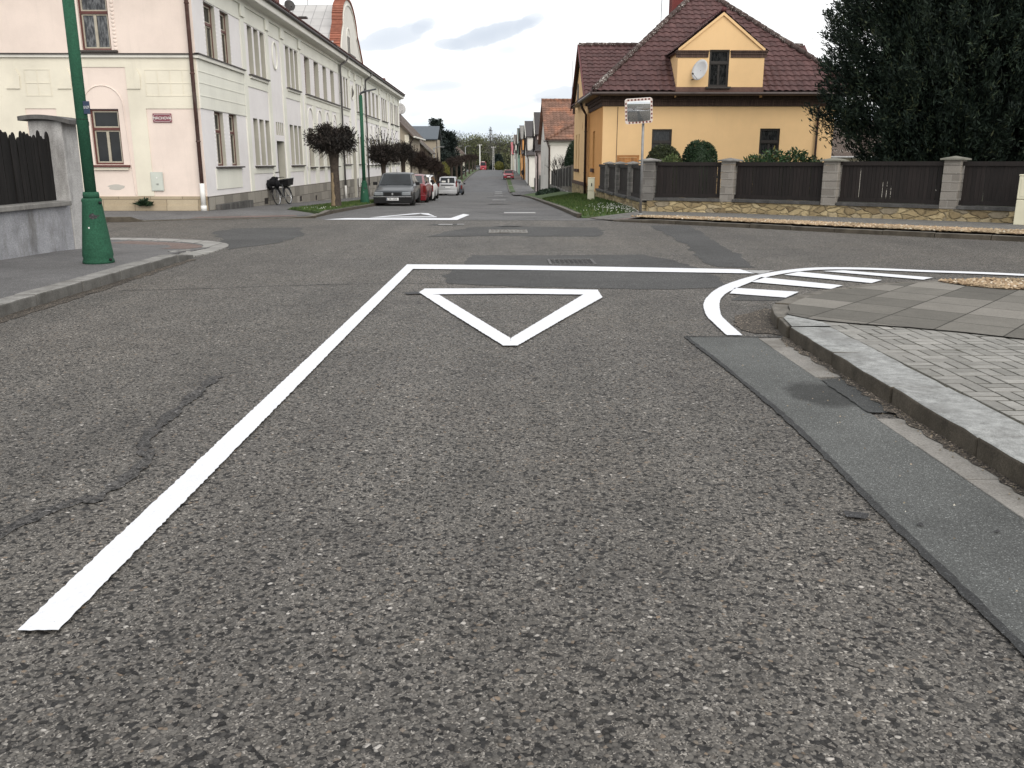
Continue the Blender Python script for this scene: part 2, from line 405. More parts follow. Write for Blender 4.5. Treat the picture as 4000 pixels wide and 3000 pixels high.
def mk_rubble():
    m, b = newmat('rubble_stone')
    u = mapping(m, uvs(m), (.82, 1.75, 1))
    nz = N(m, 'ShaderNodeVectorMath', {0: N(m, 'ShaderNodeTexNoise', {'Vector': u, 'Scale': 3.5, 'Detail': 3.}).outputs[1], 1: (.22, .22, 0)}, operation='MULTIPLY').outputs[0]
    u2 = N(m, 'ShaderNodeVectorMath', {0: u, 1: nz}, operation='ADD').outputs[0]
    v = N(m, 'ShaderNodeTexVoronoi', {'Vector': u2, 'Scale': 4.4, 'Randomness': 1.}, voronoi_dimensions='2D')
    e = N(m, 'ShaderNodeTexVoronoi', {'Vector': u2, 'Scale': 4.4, 'Randomness': 1.}, feature='DISTANCE_TO_EDGE', voronoi_dimensions='2D')
    s = N(m, 'ShaderNodeSeparateColor', {0: v.outputs['Color']})
    f = noise(m, pos(m), 9., 6, .7)
    c = ramp(m, s.outputs[0], [(0, (.21, .16, .095)), (.35, (.34, .265, .15)), (.65, (.42, .33, .19)), (.85, (.52, .42, .25)), (1, (.27, .23, .17))])
    c = mixc(m, 1., c, ramp(m, f, [(.25, (.55, .52, .48)), (.5, (.95,) * 3), (.75, (1.15, 1.15, 1.12))]), 'MULTIPLY')
    j = mth(m, 'MULTIPLY', ramp(m, e.outputs['Distance'], [(.0, 1), (.16, 0)]), .35)
    c = mixc(m, j, c, ramp(m, f, [(.3, (.10, .085, .06)), (.7, (.23, .205, .14))]))
    h = mth(m, 'ADD', ramp(m, e.outputs['Distance'], [(.0, 0), (.14, 1)]), mth(m, 'MULTIPLY', f, .5))
    setin(m, b, col=c, rough=.92, spec=.25, norm=bump(m, h, .9, .03))
    return m
rubble_m = mk_rubble()
def mk_plaster(name, col, grime=.12, streak=.10, bmp=.2, stain=(.30, .29, .25)):
    m, b = newmat(name)
    p = pos(m)
    f = noise(m, p, .9, 6, .6)
    c = ramp(m, f, [(.3, tuple(x * (1 - grime) for x in col)), (.6, col)])
    st = noise(m, mapping(m, p, (3.5, 3.5, .22)), 1.6, 5, .65)
    c = mixc(m, ramp(m, st, [(.55, 0), (.78, streak * 3)]), c, tuple(a * .55 + b_ * .45 for a, b_ in zip(col, stain)))
    g = noise(m, p, 110., 3)
    c = mixc(m, 1., c, ramp(m, g, [(.3, (.96,) * 3), (.7, (1.03,) * 3)]), 'MULTIPLY')
    setin(m, b, col=c, rough=.93, spec=.2, norm=bump(m, g, bmp, .006))
    MATS[name] = m
    return m
pl_pink = mk_plaster('pink_plaster', (.77, .665, .60))
pl_cream = mk_plaster('cream_plaster', (.745, .705, .595))
pl_lilac = mk_plaster('pale_lilac_plaster', (.765, .745, .75), .08, .08)
pl_sage = mk_plaster('pale_sage_plaster', (.745, .745, .675), .10, .12)
pl_reveal_shade = mk_plaster('shaded_reveal_plaster', (.47, .46, .40), .15, .12)  # greenish-beige paint, darkened so its colour also carries the shade of the window recesses
pl_white = mk_plaster('white_plaster', (.72, .70, .655), .1, .08)
pl_yellow = mk_plaster('yellow_plaster', (.83, .57, .305), .08, .05)
pl_orange = mk_plaster('orange_plaster', (.74, .38, .14), .08, .05)
pl_beige = mk_plaster('beige_plaster', (.36, .315, .25), .15, .15)
pl_rose = mk_plaster('rose_plaster', (.66, .56, .53), .1, .06)
pl_red = mk_plaster('red_plaster', (.50, .12, .12), .1, .06)
pl_green = mk_plaster('green_plaster', (.28, .43, .34), .1, .06)
pl_patch = mk_plaster('bare_render_patch', (.50, .48, .44), .2, .1)
def mk_tile(name, cols, lichen=.0, rough=.75, lich=(.55, .53, .49), freq=5.):
    """fired tile colour; the tile shapes themselves are modelled"""
    m, b = newmat(name)
    p = pos(m)
    f = noise(m, p, freq, 6, .6); g = noise(m, p, 40., 4)
    c = ramp(m, f, [(.25, cols[0]), (.5, cols[1]), (.75, cols[2])])
    c = mixc(m, 1., c, ramp(m, island(m), [(0, (.8,) * 3), (1, (1.2,) * 3)]), 'MULTIPLY')
    if lichen:
        k = noise(m, p, 19., 3, .6)
        k2 = noise(m, p, .8, 3, .5)
        k = mth(m, 'MULTIPLY', k, ramp(m, k2, [(.3, .85), (.7, 1.12)]))
        c = mixc(m, ramp(m, k, [(.655 - lichen, 0), (.69 - lichen, .9)]), c, lich)
    setin(m, b, col=c, rough=rough, spec=.4, norm=bump(m, g, .25, .006))
    MATS[name] = m
    return m
tile_brown = mk_tile('brown_roof_tile', ((.062, .030, .030), (.084, .041, .040), (.112, .058, .055)), .0)
ridge_brown = mk_tile('lichen_ridge_tile', ((.045, .029, .027), (.06, .038, .034), (.085, .058, .052)), .05)
tile_orange = mk_tile('clay_roof_tile', ((.145, .085, .062), (.19, .105, .075), (.36, .155, .085)), .0, .85, freq=.8)
tile_coping = mk_tile('orange_coping_tile', ((.20, .078, .052), (.28, .105, .068), (.35, .14, .09)), .0, .8)
roof_red = mk_tile('dark_red_roof', ((.075, .022, .024), (.10, .028, .030), (.13, .038, .038)), .0, .6)
roof_crim = mk_tile('crimson_roof', ((.22, .02, .03), (.27, .025, .035), (.31, .03, .04)), .0, .5)
roof_dark = mk_tile('dark_slate_roof', ((.030, .027, .028), (.045, .040, .041), (.065, .058, .058)), .0, .7)
roof_green = mk_tile('dark_green_roof', ((.018, .028, .026), (.026, .038, .035), (.035, .05, .046)), .0, .6)
roof_grey = mk_tile('grey_fibre_roof', ((.12, .115, .11), (.17, .165, .155), (.24, .23, .21)), .03, .9)
roof_blue = mk_tile('blue_grey_roof', ((.058, .070, .085), (.070, .085, .102), (.085, .10, .118)), .0, .6)
roof_brown = mk_tile('old_brown_roof', ((.055, .042, .034), (.08, .06, .05), (.11, .085, .07)), .02, .9)
def mk_sheetroof():
    m, b = newmat('white_sheet_roof')
    u = uvs(m)
    br = N(m, 'ShaderNodeTexBrick', {'Vector': u, 'Color1': (.93, .93, .93, 1), 'Color2': (1.05, 1.05, 1.05, 1), 'Mortar': (.55, .55, .56, 1), 'Scale': 1., 'Mortar Size': .02, 'Mortar Smooth': .2, 'Bias': 0., 'Brick Width': .62, 'Row Height': .95}, offset=0.)
    c = mixc(m, 1., (.46, .455, .45), br.outputs['Color'], 'MULTIPLY')
    c = mixc(m, 1., c, ramp(m, noise(m, pos(m), 1.2, 4), [(.3, (.88,) * 3), (.7, (1.06,) * 3)]), 'MULTIPLY')
    setin(m, b, col=c, rough=.5, spec=.4, norm=bump(m, br.outputs['Fac'], .5, .02))
    return m
sheet_roof = mk_sheetroof()
trim_white = mk_plaster('cornice_paint', (.70, .69, .64), .12, .12)
brown_pipe = mk_concrete('rusty_brown_pipe', (.10, .055, .048), .35, 3., .1, (.17, .14, .13))
dark_metal = simple('dark_metal', (.030, .026, .025), .5, .0, .3, 5)
gutter_brown = simple('brown_gutter', (.038, .022, .019), .45, .0, .2, 5)
grey_pipe = mk_concrete('grey_zinc_pipe', (.12, .115, .115), .35, 3., .1, (.07, .06, .055))
white_pvc = simple('white_pvc', (.72, .72, .70), .5, 0, .06, 5)
frame_brown = simple('brown_window_frame', (.105, .032, .026), .55, 0, .2, 8)
frame_dark = simple('dark_window_frame', (.022, .018, .016), .5, 0, .2, 8)
sash_cream = simple('cream_sash', (.40, .365, .295), .55, 0, .12, 8)
sill_dark = simple('dark_sill', (.045, .038, .034), .6, 0, .3, 6)
sill_brown = mk_concrete('brown_sill', (.085, .055, .045), .3, 5., .3, (.13, .10, .09))
glass_d = glass_mat('window_glass')
glass_lace = glass_mat('curtained_glass', (.02, .022, .026), (.22, .23, .24))
glass_net = glass_mat('netted_glass', (.010, .011, .012), (.055, .056, .056))
glass_car = glass_mat('car_glass', (.010, .013, .016), None, .04)
green_lamp = mk_concrete('green_lamp_paint', (.022, .088, .052), .16, 4., .08, (.017, .068, .040), 50.)
lamp_head_m = simple('lamp_head_grey', (.07, .075, .08), .45, .3, .1, 6)
galv = simple('galvanised_steel', (.24, .245, .25), .5, .5, .15, 9)
wood_dark = None
def mk_wood(name, cols, rough=.75, sc=(14, 14, .9)):
    m, b = newmat(name)
    f = noise(m, mapping(m, pos(m), sc), 2.4, 6, .6)
    r = island(m)
    c = ramp(m, f, [(.28, cols[0]), (.5, cols[1]), (.75, cols[2])])
    c = mixc(m, 1., c, ramp(m, r, [(0, (.72,) * 3), (1, (1.28,) * 3)]), 'MULTIPLY')
    setin(m, b, col=c, rough=rough, spec=.35, norm=bump(m, f, .3, .006))
    MATS[name] = m
    return m
wood_dark = mk_wood('stained_slats', ((.0075, .0055, .005), (.0125, .009, .0082), (.021, .0155, .0145)), .7)
picket_m = mk_wood('black_pickets', ((.0035, .003, .003), (.006, .0052, .005), (.016, .014, .014)), .9)
wood_warm = mk_wood('varnished_boards', ((.26, .11, .03), (.34, .15, .045), (.42, .20, .07)), .5, (1.5, 14, 14))
bark_m = mk_concrete('bark', (.060, .047, .038), .45, 9., 1., (.035, .03, .026), 60.)
bark_bare = mk_concrete('bare_wood', (.25, .19, .12), .3, 6., .4, (.13, .09, .06))
def mk_leaf(name, stops, rough=.6, trans=.15):
    m, b = newmat(name)
    c = ramp(m, island(m), stops)
    n_ = noise(m, pos(m), 1.1, 3)
    c = mixc(m, 1., c, ramp(m, n_, [(.3, (.75, .78, .75)), (.7, (1.25, 1.2, 1.15))]), 'MULTIPLY')
    setin(m, b, col=c, rough=rough, spec=.3)
    MATS[name] = m
    return m
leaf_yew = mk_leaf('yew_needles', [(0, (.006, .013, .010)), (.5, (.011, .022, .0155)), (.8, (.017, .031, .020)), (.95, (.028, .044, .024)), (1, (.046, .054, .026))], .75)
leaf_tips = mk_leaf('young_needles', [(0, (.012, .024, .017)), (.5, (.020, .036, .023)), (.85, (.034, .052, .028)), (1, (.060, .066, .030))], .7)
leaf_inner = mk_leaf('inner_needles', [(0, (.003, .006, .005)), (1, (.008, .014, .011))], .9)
leaf_con = mk_leaf('conifer_needles', [(0, (.007, .013, .013)), (.6, (.013, .022, .020)), (1, (.026, .038, .032))], .7)
leaf_topi = mk_leaf('topiary_leaves', [(0, (.010, .024, .012)), (.5, (.020, .042, .020)), (.9, (.036, .068, .030)), (1, (.055, .09, .042))])
leaf_dome = mk_leaf('dark_dome_leaves', [(0, (.014, .020, .008)), (.6, (.026, .036, .014)), (1, (.050, .062, .024))])
leaf_light = mk_leaf('spring_leaves', [(0, (.045, .075, .025)), (.6, (.085, .12, .045)), (1, (.15, .17, .08))])
leaf_rhod = mk_leaf('glossy_leaves', [(0, (.018, .045, .020)), (.5, (.035, .075, .032)), (.85, (.07, .12, .055)), (1, (.20, .17, .06))], .4)
leaf_cyp = mk_leaf('cypress_leaves', [(0, (.010, .024, .014)), (1, (.030, .055, .030))])
leaf_forsy = mk_leaf('yellow_green_leaves', [(0, (.05, .055, .015)), (.6, (.12, .125, .03)), (1, (.24, .22, .05))])
twig_dark = mk_leaf('dark_twigs', [(0, (.010, .0085, .008)), (.5, (.019, .0155, .0145)), (.85, (.034, .028, .0255)), (1, (.065, .054, .048))], .85)
twig_red = mk_leaf('reddish_twigs', [(0, (.012, .0085, .008)), (.5, (.024, .0165, .0145)), (1, (.052, .036, .029))], .85)
wood_m = mk_leaf('far_wood_leaves', [(0, (.055, .058, .044)), (.35, (.085, .095, .055)), (.6, (.115, .13, .062)), (.85, (.15, .17, .07)), (1, (.19, .19, .14))], .9)
wood_grey = mk_leaf('far_bare_twigs', [(0, (.055, .055, .052)), (.6, (.085, .083, .078)), (1, (.13, .125, .115))], .9)
grass_blade = mk_leaf('grass_blades', [(0, (.030, .060, .014)), (.5, (.050, .092, .022)), (.85, (.075, .12, .032)), (1, (.14, .15, .06))], .7)
grass_m = mk_concrete('lawn', (.045, .080, .022), .35, 2.5, .6, (.075, .075, .03), 45.)
soil_m = mk_concrete('garden_ground', (.045, .060, .025), .35, 1.5, .6, (.07, .055, .035), 40.)
petal = simple('white_petals', (.72, .72, .68), .7)
gravel_m = mk_leaf('tan_gravel', [(0, (.20, .14, .09)), (.3, (.27, .20, .132)), (.7, (.36, .27, .18)), (.92, (.43, .35, .25)), (1, (.54, .50, .44))], .85)
gravel_bed = mk_concrete('gravel_bed', (.24, .17, .11), .4, 30., .8, (.2, .13, .08), 60.)
rubber = simple('tyre_rubber', (.012, .012, .012), .8, 0, .2, 20)
alloy = simple('wheel_alloy', (.35, .36, .37), .35, .7, .1, 10)
plastic_b = simple('black_plastic', (.009, .009, .010), .65, 0, .2, 10, spec=.3)
chrome = simple('bright_trim', (.62, .63, .65), .2, .8, .05, 5)
lampglass = simple('headlamp_glass', (.26, .28, .30), .1, .1, .15, 12)
tail_red = simple('tail_lamp_red', (.14, .006, .006), .3, 0, .3, 12)
plate_m = simple('plate_white', (.72, .73, .74), .4, 0, .03, 5)
ink = simple('black_lettering', (.01, .01, .012), .5)
blue_m = simple('blue_enamel', (.020, .035, .075), .4, 0, .1, 8)
def carpaint(name, col, metal=.0, rough=.28):
    return simple(name, col, max(rough, .32), metal, .05, 3, coat=.25)
from mathutils.geometry import delaunay_2d_cdt
# ------------------------------------------------------------------ lie of the land
_ZY = [-400, 20, 26, 32, 40, 47, 61, 79, 92, 105, 118, 145, 180, 217, 250, 290, 400, 3000]
_ZZ = [0, 0, -.10, -.235, -.45, -.63, -1.0, -1.5, -1.86, -2.08, -1.98, -1.42, -1.08, -.88, -.95, -1.35, -1.9, -2.0]
def _zs(y):
    s = 0
    for d in (-4, -2, 0, 2, 4): s += np.interp(y + d, _ZY, _ZZ)
    return s / 5
YC = [-400, 12, 14, 16, 18] + list(range(20, 120, 2)) + list(range(120, 320, 10)) + [320, 360, 400, 600]
_ZG = [_zs(y) for y in YC]
def zr(y): return float(np.interp(y, YC, _ZG))
_BY = [22, 28, 32, 40, 50, 73, 90, 108]; _BB = [0, .06, .16, .27, .34, .36, .20, 0]
_BG = [float(np.interp(y, _BY, _BB)) for y in YC]
def bank(x, y): return max(0., min(1., (x - 2.2) / 2.)) * float(np.interp(y, YC, _BG))
def H(x, y): return zr(y) + bank(x, y)
def drape(name, poly, mat, off=0., kind='structure', skirt=0., ragged=0., step=.05, rs=None, xcuts=True):
    """a ground sheet: polygon laid over the lie of the land, cut where the slope changes"""
    if ragged:
        q = []
        rs = rs or rnd
        n = len(poly)
        for i in range(n):
            a, b = poly[i], poly[(i + 1) % n]
            L = math.dist(a, b); k = max(1, int(L / step))
            nx, ny = -(b[1] - a[1]) / L, (b[0] - a[0]) / L
            for j in range(k):
                t = j / k; d = rs.uniform(-ragged, ragged) if j else rs.uniform(-ragged, ragged) * .5
                q.append((a[0] + (b[0] - a[0]) * t + nx * d, a[1] + (b[1] - a[1]) * t + ny * d))
        poly = q
    bm = bmesh.new()
    cv, ce, cf, _a, _b, _c = delaunay_2d_cdt([Vector(p) for p in poly], [], [list(range(len(poly)))], 1, 1e-5)
    bv = [bm.verts.new((v.x, v.y, 0)) for v in cv]
    for q in cf:
        f = bm.faces.new([bv[i] for i in q]); f.normal_update()
        if f.normal.z < 0: f.normal_flip()
    ys = [p[1] for p in poly]; xs = [p[0] for p in poly]
    for y in YC:
        if min(ys) < y < max(ys): bmesh.ops.bisect_plane(bm, geom=bm.verts[:] + bm.edges[:] + bm.faces[:], plane_co=(0, y, 0), plane_no=(0, 1, 0))
    if xcuts and max(ys) > 22:
        for x in (2.2, 4.2):
            if min(xs) < x < max(xs): bmesh.ops.bisect_plane(bm, geom=bm.verts[:] + bm.edges[:] + bm.faces[:], plane_co=(x, 0, 0), plane_no=(1, 0, 0))
    fo = off if callable(off) else (lambda x, y: off)
    for v in bm.verts: v.co.z = H(v.co.x, v.co.y) + fo(v.co.x, v.co.y)
    if skirt:
        be = [e for e in bm.edges if e.is_boundary]
        r = bmesh.ops.extrude_edge_only(bm, edges=be)
        for v in r['geom']:
            if isinstance(v, bmesh.types.BMVert): v.co.z -= skirt
    me = bpy.data.meshes.new(name); bm.to_mesh(me); bm.free(); uvmap(me)
    me.materials.append(mat)
    ob = bpy.data.objects.new(name, me); COL.objects.link(ob); WL[ob] = Vector((0, 0, 0))
    if kind: ob['kind'] = kind
    return ob
def arc(pts, n=6):
    """Catmull-Rom through pts"""
    P = [pts[0]] + list(pts) + [pts[-1]]; out = []
    for i in range(1, len(P) - 2):
        for k in range(n):
            t = k / n
            out.append(tuple(.5 * (2 * P[i][j] + (P[i + 1][j] - P[i - 1][j]) * t + (2 * P[i - 1][j] - 5 * P[i][j] + 4 * P[i + 1][j] - P[i + 2][j]) * t * t + (3 * P[i][j] - P[i - 1][j] - 3 * P[i + 1][j] + P[i + 2][j]) * t ** 3) for j in (0, 1)))
    out.append(tuple(pts[-1]))
    return out
def offset_path(path, d):
    out = []
    for i, p in enumerate(path):
        a = path[max(0, i - 1)]; b = path[min(len(path) - 1, i + 1)]
        L = math.dist(a, b) or 1
        out.append((p[0] - (b[1] - a[1]) / L * d, p[1] + (b[0] - a[0]) / L * d))
    return out
def resample(path, step):
    out = [path[0]]; acc = 0
    for i in range(len(path) - 1):
        a, b = path[i], path[i + 1]; L = math.dist(a, b); t = step - acc
        while t <= L:
            out.append((a[0] + (b[0] - a[0]) * t / L, a[1] + (b[1] - a[1]) * t / L)); t += step
        acc = (acc + L) % step
    return out
def kerb(name, path, w, seg, mats, hfun=lambda x, y: .12, jit=.004, sub=3, bevel=.012, gap=.005, face_mat=True):
    """kerb stones along path (front edge); stones lie to the left of the path"""
    mb = MB()
    fine = resample(path, seg / sub)
    back = offset_path(fine, w)
    i = 0
    while i + 1 < len(fine):
        j = min(i + sub, len(fine) - 1)
        dz = rnd.uniform(-jit, jit); dn = rnd.uniform(-jit, jit)
        idx = list(range(i, j + 1))
        F = []; B = []
        for k in idx:
            f = Vector(fine[k]); b = Vector(back[k]); n = (b - f).normalized() * dn
            F.append(f + n); B.append(b + n)
        for A in (F, B):
            d = (A[1] - A[0]).normalized() * gap; A[0] = A[0] + d
            d = (A[-2] - A[-1]).normalized() * gap; A[-1] = A[-1] + d
        n = len(F)
        vs = []
        for A in (F, B):
            for p in A:
                z = H(p.x, p.y) + hfun(p.x, p.y) + dz
                vs.append((p.x + rnd.uniform(-jit, jit) * .6, p.y, z + rnd.uniform(-jit, jit) * .7))
        for A in (F, B):
            for p in A: vs.append((p.x, p.y, H(p.x, p.y) - .15))
        mb.cur = 0
        mb.add(vs, [])
        o = len(mb.v) - len(vs)
        def fa(f, mi): mb.f.append(tuple(o + q for q in f)); mb.mi.append(mi)
        for k in range(n - 1):
            fa((k, k + 1, n + k + 1, n + k), 0)
            fa((2 * n + k, 2 * n + k + 1, k + 1, k), 1)
            fa((n + k, n + k + 1, 3 * n + k + 1, 3 * n + k), 1)
        fa((0, n, 3 * n, 2 * n), 1); fa((n - 1, 3 * n - 1, 4 * n - 1, 2 * n - 1), 1)
        i = j
    ob = mb.build(name, mats, bevel=bevel, origin=(0, 0, 0))
    ob['kind'] = 'structure'
    return ob
S = 'structure'
# base ground, out to the horizon
drape('ground', [(-900, -300), (900, -300), (900, 600), (900, 2600), (-900, 2600), (-900, 600)], soil_m, -.10)
# carriageway of the crossing and the near street
drape('asphalt_road', [(-34, -60), (34, -60), (34, 24.6), (-34, 24.6)], chip, 0.)
drape('far_street', [(-5.2, 27.6), (-5.2, 118), (-5.1, 240), (-5.1, 400), (1.2, 400), (1.2, 240), (1.3, 118), (2.0, 80), (2.2, 60), (2.2, 24.6), (3.0, 23.6), (3.1, 23.15), (-1, 23.35), (-4.6, 23.55), (-5.1, 24.7)], asph_far, .004)
drape('street_resurfacing', [(-5.0, 104), (-1.5, 104.3), (1.25, 104.6), (1.2, 330), (-4.95, 330)], asph_new, .008)
# bitumen repairs
drape('asphalt_patch', [(-.42, 13.95), (.6, 13.9), (1.5, 13.99), (2.33, 13.98), (2.62, 13.2), (2.75, 12.4), (2.85, 11.3), (2.7, 10.25), (2.0, 10.05), (1.2, 10.18), (.2, 10.35), (-.6, 10.62), (-.72, 11.4), (-.5, 12.6)], asph_patch, .004, ragged=.05, step=.2)
drape('asphalt_patch', [(-1.4, 17.5), (-1.0, 19.2), (-.6, 20.3), (1.0, 20.5), (2.3, 20.2), (2.25, 18.6), (1.95, 17.5), (.4, 17.7)], asph_patch, .004, ragged=.08, step=.25)
drape('asphalt_patch', [(3.6, 20.95), (4.5, 20.9), (4.1, 16.5), (3.85, 13.8), (3.62, 12.2), (3.1, 12.3), (3.0, 12.9), (3.35, 15.5)], asph_patch, .004, ragged=.06, step=.25)
drape('asphalt_patch', [(-6.1, 19.0), (-6.0, 20.0), (-4.6, 20.3), (-4.0, 18.4), (-4.0, 16.4), (-4.55, 14.9), (-5.2, 16.6)], asph_patch, .004, ragged=.08, step=.25)
drape('asphalt_patch', [(-1.7, 21.0), (-1.6, 21.6), (-.9, 21.7), (-.8, 21.1)], asph_patch, .004, ragged=.03, step=.15)
drape('asphalt_patch', [(2.5, 9.25), (2.72, 9.65), (3.38, 9.72), (3.1, 9.2)], asph_patch, .004, ragged=.02, step=.1)
drape('asphalt_patch', [(-1.0, 30.5), (-.2, 31.5), (2.0, 31.2), (1.9, 26), (.4, 26), (-.4, 28)], mk_asph('faint_patch_asphalt', (.082, .081, .083), .2), .008, ragged=.08, step=.3)
for q in ([(-1.02, 9.68), (-.92, 9.72), (-.78, 9.68), (-.76, 9.83), (-.95, 9.9), (-1.06, 9.82)], [(1.45, 3.36), (1.52, 3.34), (1.56, 3.40), (1.47, 3.43)], [(1.7, 3.28), (1.73, 3.27), (1.74, 3.3)], [(1.98, 3.2), (2.01, 3.2), (2.01, 3.23)], [(-.2, 20.35), (.7, 20.6), (.2, 20.8)], [(-.4, 40), (.6, 40.5), (.1, 42), (-.5, 41.6)], [(-.7, 62), (.9, 62.5), (.4, 65), (-.9, 64.4)]):
    drape('tar_spot', q, tar, .012, ragged=.008, step=.03)
def ribbon(path, w, jit=.3):
    a = []; b = []
    L = offset_path(path, .5); 
    for p, o in zip(path, L):
        d = ((o[0] - p[0]) * 2, (o[1] - p[1]) * 2); k = w * rnd.uniform(1 - jit, 1 + jit) / 2
        a.append((p[0] + d[0] * k, p[1] + d[1] * k)); b.append((p[0] - d[0] * k, p[1] - d[1] * k))
    return a + b[::-1]
drape('tar_seam', ribbon(arc([(-1.99, 2.95), (-2.0, 3.25), (-1.93, 3.50), (-1.82, 3.66)], 5), .075), chip_dark, .004, ragged=.012, step=.03)
drape('tar_seam', ribbon(arc([(-1.79, 3.58), (-1.76, 3.85), (-1.76, 4.15), (-1.84, 4.32), (-1.90, 4.5), (-1.93, 4.9), (-1.945, 5.4), (-1.955, 5.9)], 5), .07, .5), chip_dark, .006, ragged=.012, step=.03)
for q in ([(-.45, 2.2), (-.2, 4.5), (-.1, 7), (.5, 7), (.55, 4.5), (.5, 2.2)],): pass
drape('tar_seam', ribbon(arc([(-4.4, 10.1), (-3.4, 10.25), (-2.6, 10.45), (-1.8, 10.6), (-.7, 10.66)], 5), .02), tar, .003)
# trench strip and gutter along the right-hand kerb
drape('trench_strip', [(1.59, 7.26), (1.63, 6.3), (1.665, 4.82), (1.625, 3.4), (1.60, 2.3), (1.60, -20), (2.2, -20), (2.2, 2.3), (2.2, 7.2)], asph_strip, .004)
drape('tar_seam', ribbon([(1.595, -10), (1.60, 2.3), (1.625, 3.4), (1.65, 4.0), (1.67, 4.82), (1.655, 5.6), (1.632, 6.3), (1.59, 7.26)], .035, .2), seal, .008, ragged=.006, step=.05)
drape('tar_seam', ribbon([(1.60, 7.25), (1.9, 7.24), (2.4, 7.22)], .03, .3), seal, .008)
gm = MB()
y = -6.2
while y < 7.1:
    y1 = min(y + .5, 7.15)
    if not (4.9 < (y + y1) / 2 < 5.75): gm.prism([(2.185, y + .004), (2.40, y + .004), (2.40, y1 - .004), (2.185, y1 - .004)], -.05, .010 + rnd.uniform(-.002, .002))
    y = y1
g = gm.build('gutter_slabs', gutter_m, origin=(0, 0, 0), bevel=.004); g['kind'] = S
drape('asphalt_patch', [(2.19, 4.92), (2.41, 4.9), (2.41, 5.74), (2.19, 5.72)], wet_asph, .0105, ragged=.006, step=.05)
drape('gutter_dirt', [(2.33, 7.0), (2.36, 6.0), (2.31, 5.0), (2.33, 4.0), (2.30, 3.0), (2.32, 2.2), (2.41, 2.2), (2.41, 7.2)], dirt, .014, ragged=.025, step=.06)
drape('gutter_dirt', [(2.2, 7.4), (2.15, 7.8), (2.3, 8.3), (2.75, 8.75), (2.75, 8.4), (2.55, 7.9), (2.43, 7.3)], dirt, .006, ragged=.05, step=.08)
drape('gutter_dirt', [(-4.78, 6), (-4.60, 6), (-4.58, 10), (-4.6, 13.4), (-4.72, 13.4), (-4.76, 10)], dirt, .005, ragged=.03, step=.1)
# ---------------------------------------------------------------- markings
rm = random.Random(3)
def mark(poly, label_mat=paint, off=.013, rg=.0035): return drape('road_marking', poly, label_mat, off, ragged=rg, step=.02, rs=rm)
mark([(-1.527, 2.5), (-1.42, 7.5), (-1.315, 12.60), (-.1, 12.50), (1.071, 12.33), (2.2, 12.14), (3.32, 11.94), (3.40, 11.48), (2.2, 11.66), (1.026, 11.83), (-.1, 11.96), (-1.178, 12.05), (-1.29, 7.5), (-1.397, 2.498)])
tri_o = [(-.90, 9.84), (-.86, 10.13), (.15, 10.13), (1.15, 10.0), (1.135, 9.42), (.62, 8.1), (.152, 6.87), (.038, 6.87), (-.44, 8.35)]
m_ = mark(tri_o + [tri_o[0]] if False else [(-.90, 9.84), (-.86, 10.13), (.15, 10.13), (1.15, 10.0), (1.11, 9.62), (.2, 9.70), (-.70, 9.68), (-.76, 9.66)])
mark([(-.905, 9.85), (-.74, 9.665), (-.66, 9.64), (.10, 7.17), (.10, 6.87), (.038, 6.87), (-.44, 8.35)], off=.0132)
mark([(1.145, 9.99), (1.135, 9.42), (.62, 8.1), (.152, 6.87), (.095, 6.87), (.105, 7.18), (.94, 9.62)], off=.0134)
ao = arc([(1.949, 7.274), (1.975, 7.85), (2.018, 8.361), (2.215, 9.23), (2.664, 10.287), (3.421, 11.361), (4.271, 12.057), (5.0, 12.12), (5.819, 11.80), (6.921, 11.36), (9.2, 10.0), (13.5, 7.0), (22, .8)], 6)
ai = arc([(2.083, 7.272), (2.115, 7.85), (2.167, 8.359), (2.419, 9.35), (2.809, 10.147), (3.499, 11.17), (4.281, 11.82), (4.99, 11.87), (5.78, 11.57), (6.85, 11.15), (9.08, 9.80), (13.38, 6.8), (21.9, .6)], 6)
mark(ao + ai[::-1])
for q in ([(2.60, 9.69), (2.77, 10.13), (3.42, 9.80), (3.13, 9.37)], [(3.109, 10.647), (3.37, 11.10), (4.12, 10.32), (3.87, 10.03)], [(3.74, 11.33), (4.05, 11.66), (4.80, 10.80), (4.55, 10.52)], [(4.383, 11.72), (4.70, 11.80), (5.55, 11.02), (5.33, 10.82)]): mark(q)
drape('road_marking', [(3.35, 11.86), (3.75, 11.80), (3.6, 11.60), (3.45, 11.46)], paint_old, .010, ragged=.02, step=.05)
mark([(-4.62, 23.60), (-2.8, 23.5), (-1.08, 23.28), (-.86, 26.6), (-1.07, 27.4), (-1.30, 24.5), (-1.36, 24.36), (-2.8, 24.42), (-4.15, 24.45)], rg=.01)
mark([(-3.60, 24.75), (-2.6, 24.85), (-1.72, 24.95), (-1.78, 25.45), (-2.6, 25.4), (-3.30, 25.2)], rg=.01)
mark([(-3.60, 24.76), (-3.3, 25.2), (-2.45, 27.3), (-2.40, 28.1), (-2.62, 27.9)], rg=.01, off=.0132)
mark([(-1.72, 24.96), (-1.80, 25.45), (-2.36, 27.3), (-2.45, 28.1), (-2.2, 27.9)], rg=.01, off=.0134)
for q in ([(.18, 27.9), (1.2, 27.9), (1.18, 28.9), (.2, 28.9)], [(-1.45, 21.15), (-1.1, 21.12), (-1.1, 21.4), (-1.42, 21.42)], [(-1.0, 21.2), (-.82, 21.22), (-.84, 21.45), (-.98, 21.45)]): drape('road_marking', q, paint_old, .013, ragged=.015, step=.06)
for yy in (52, 78, 96, 104): drape('road_marking', [(-.35, yy), (.45, yy), (.45, yy + 1.6), (-.35, yy + 1.6)], paint_old, .013, ragged=.03, step=.2)
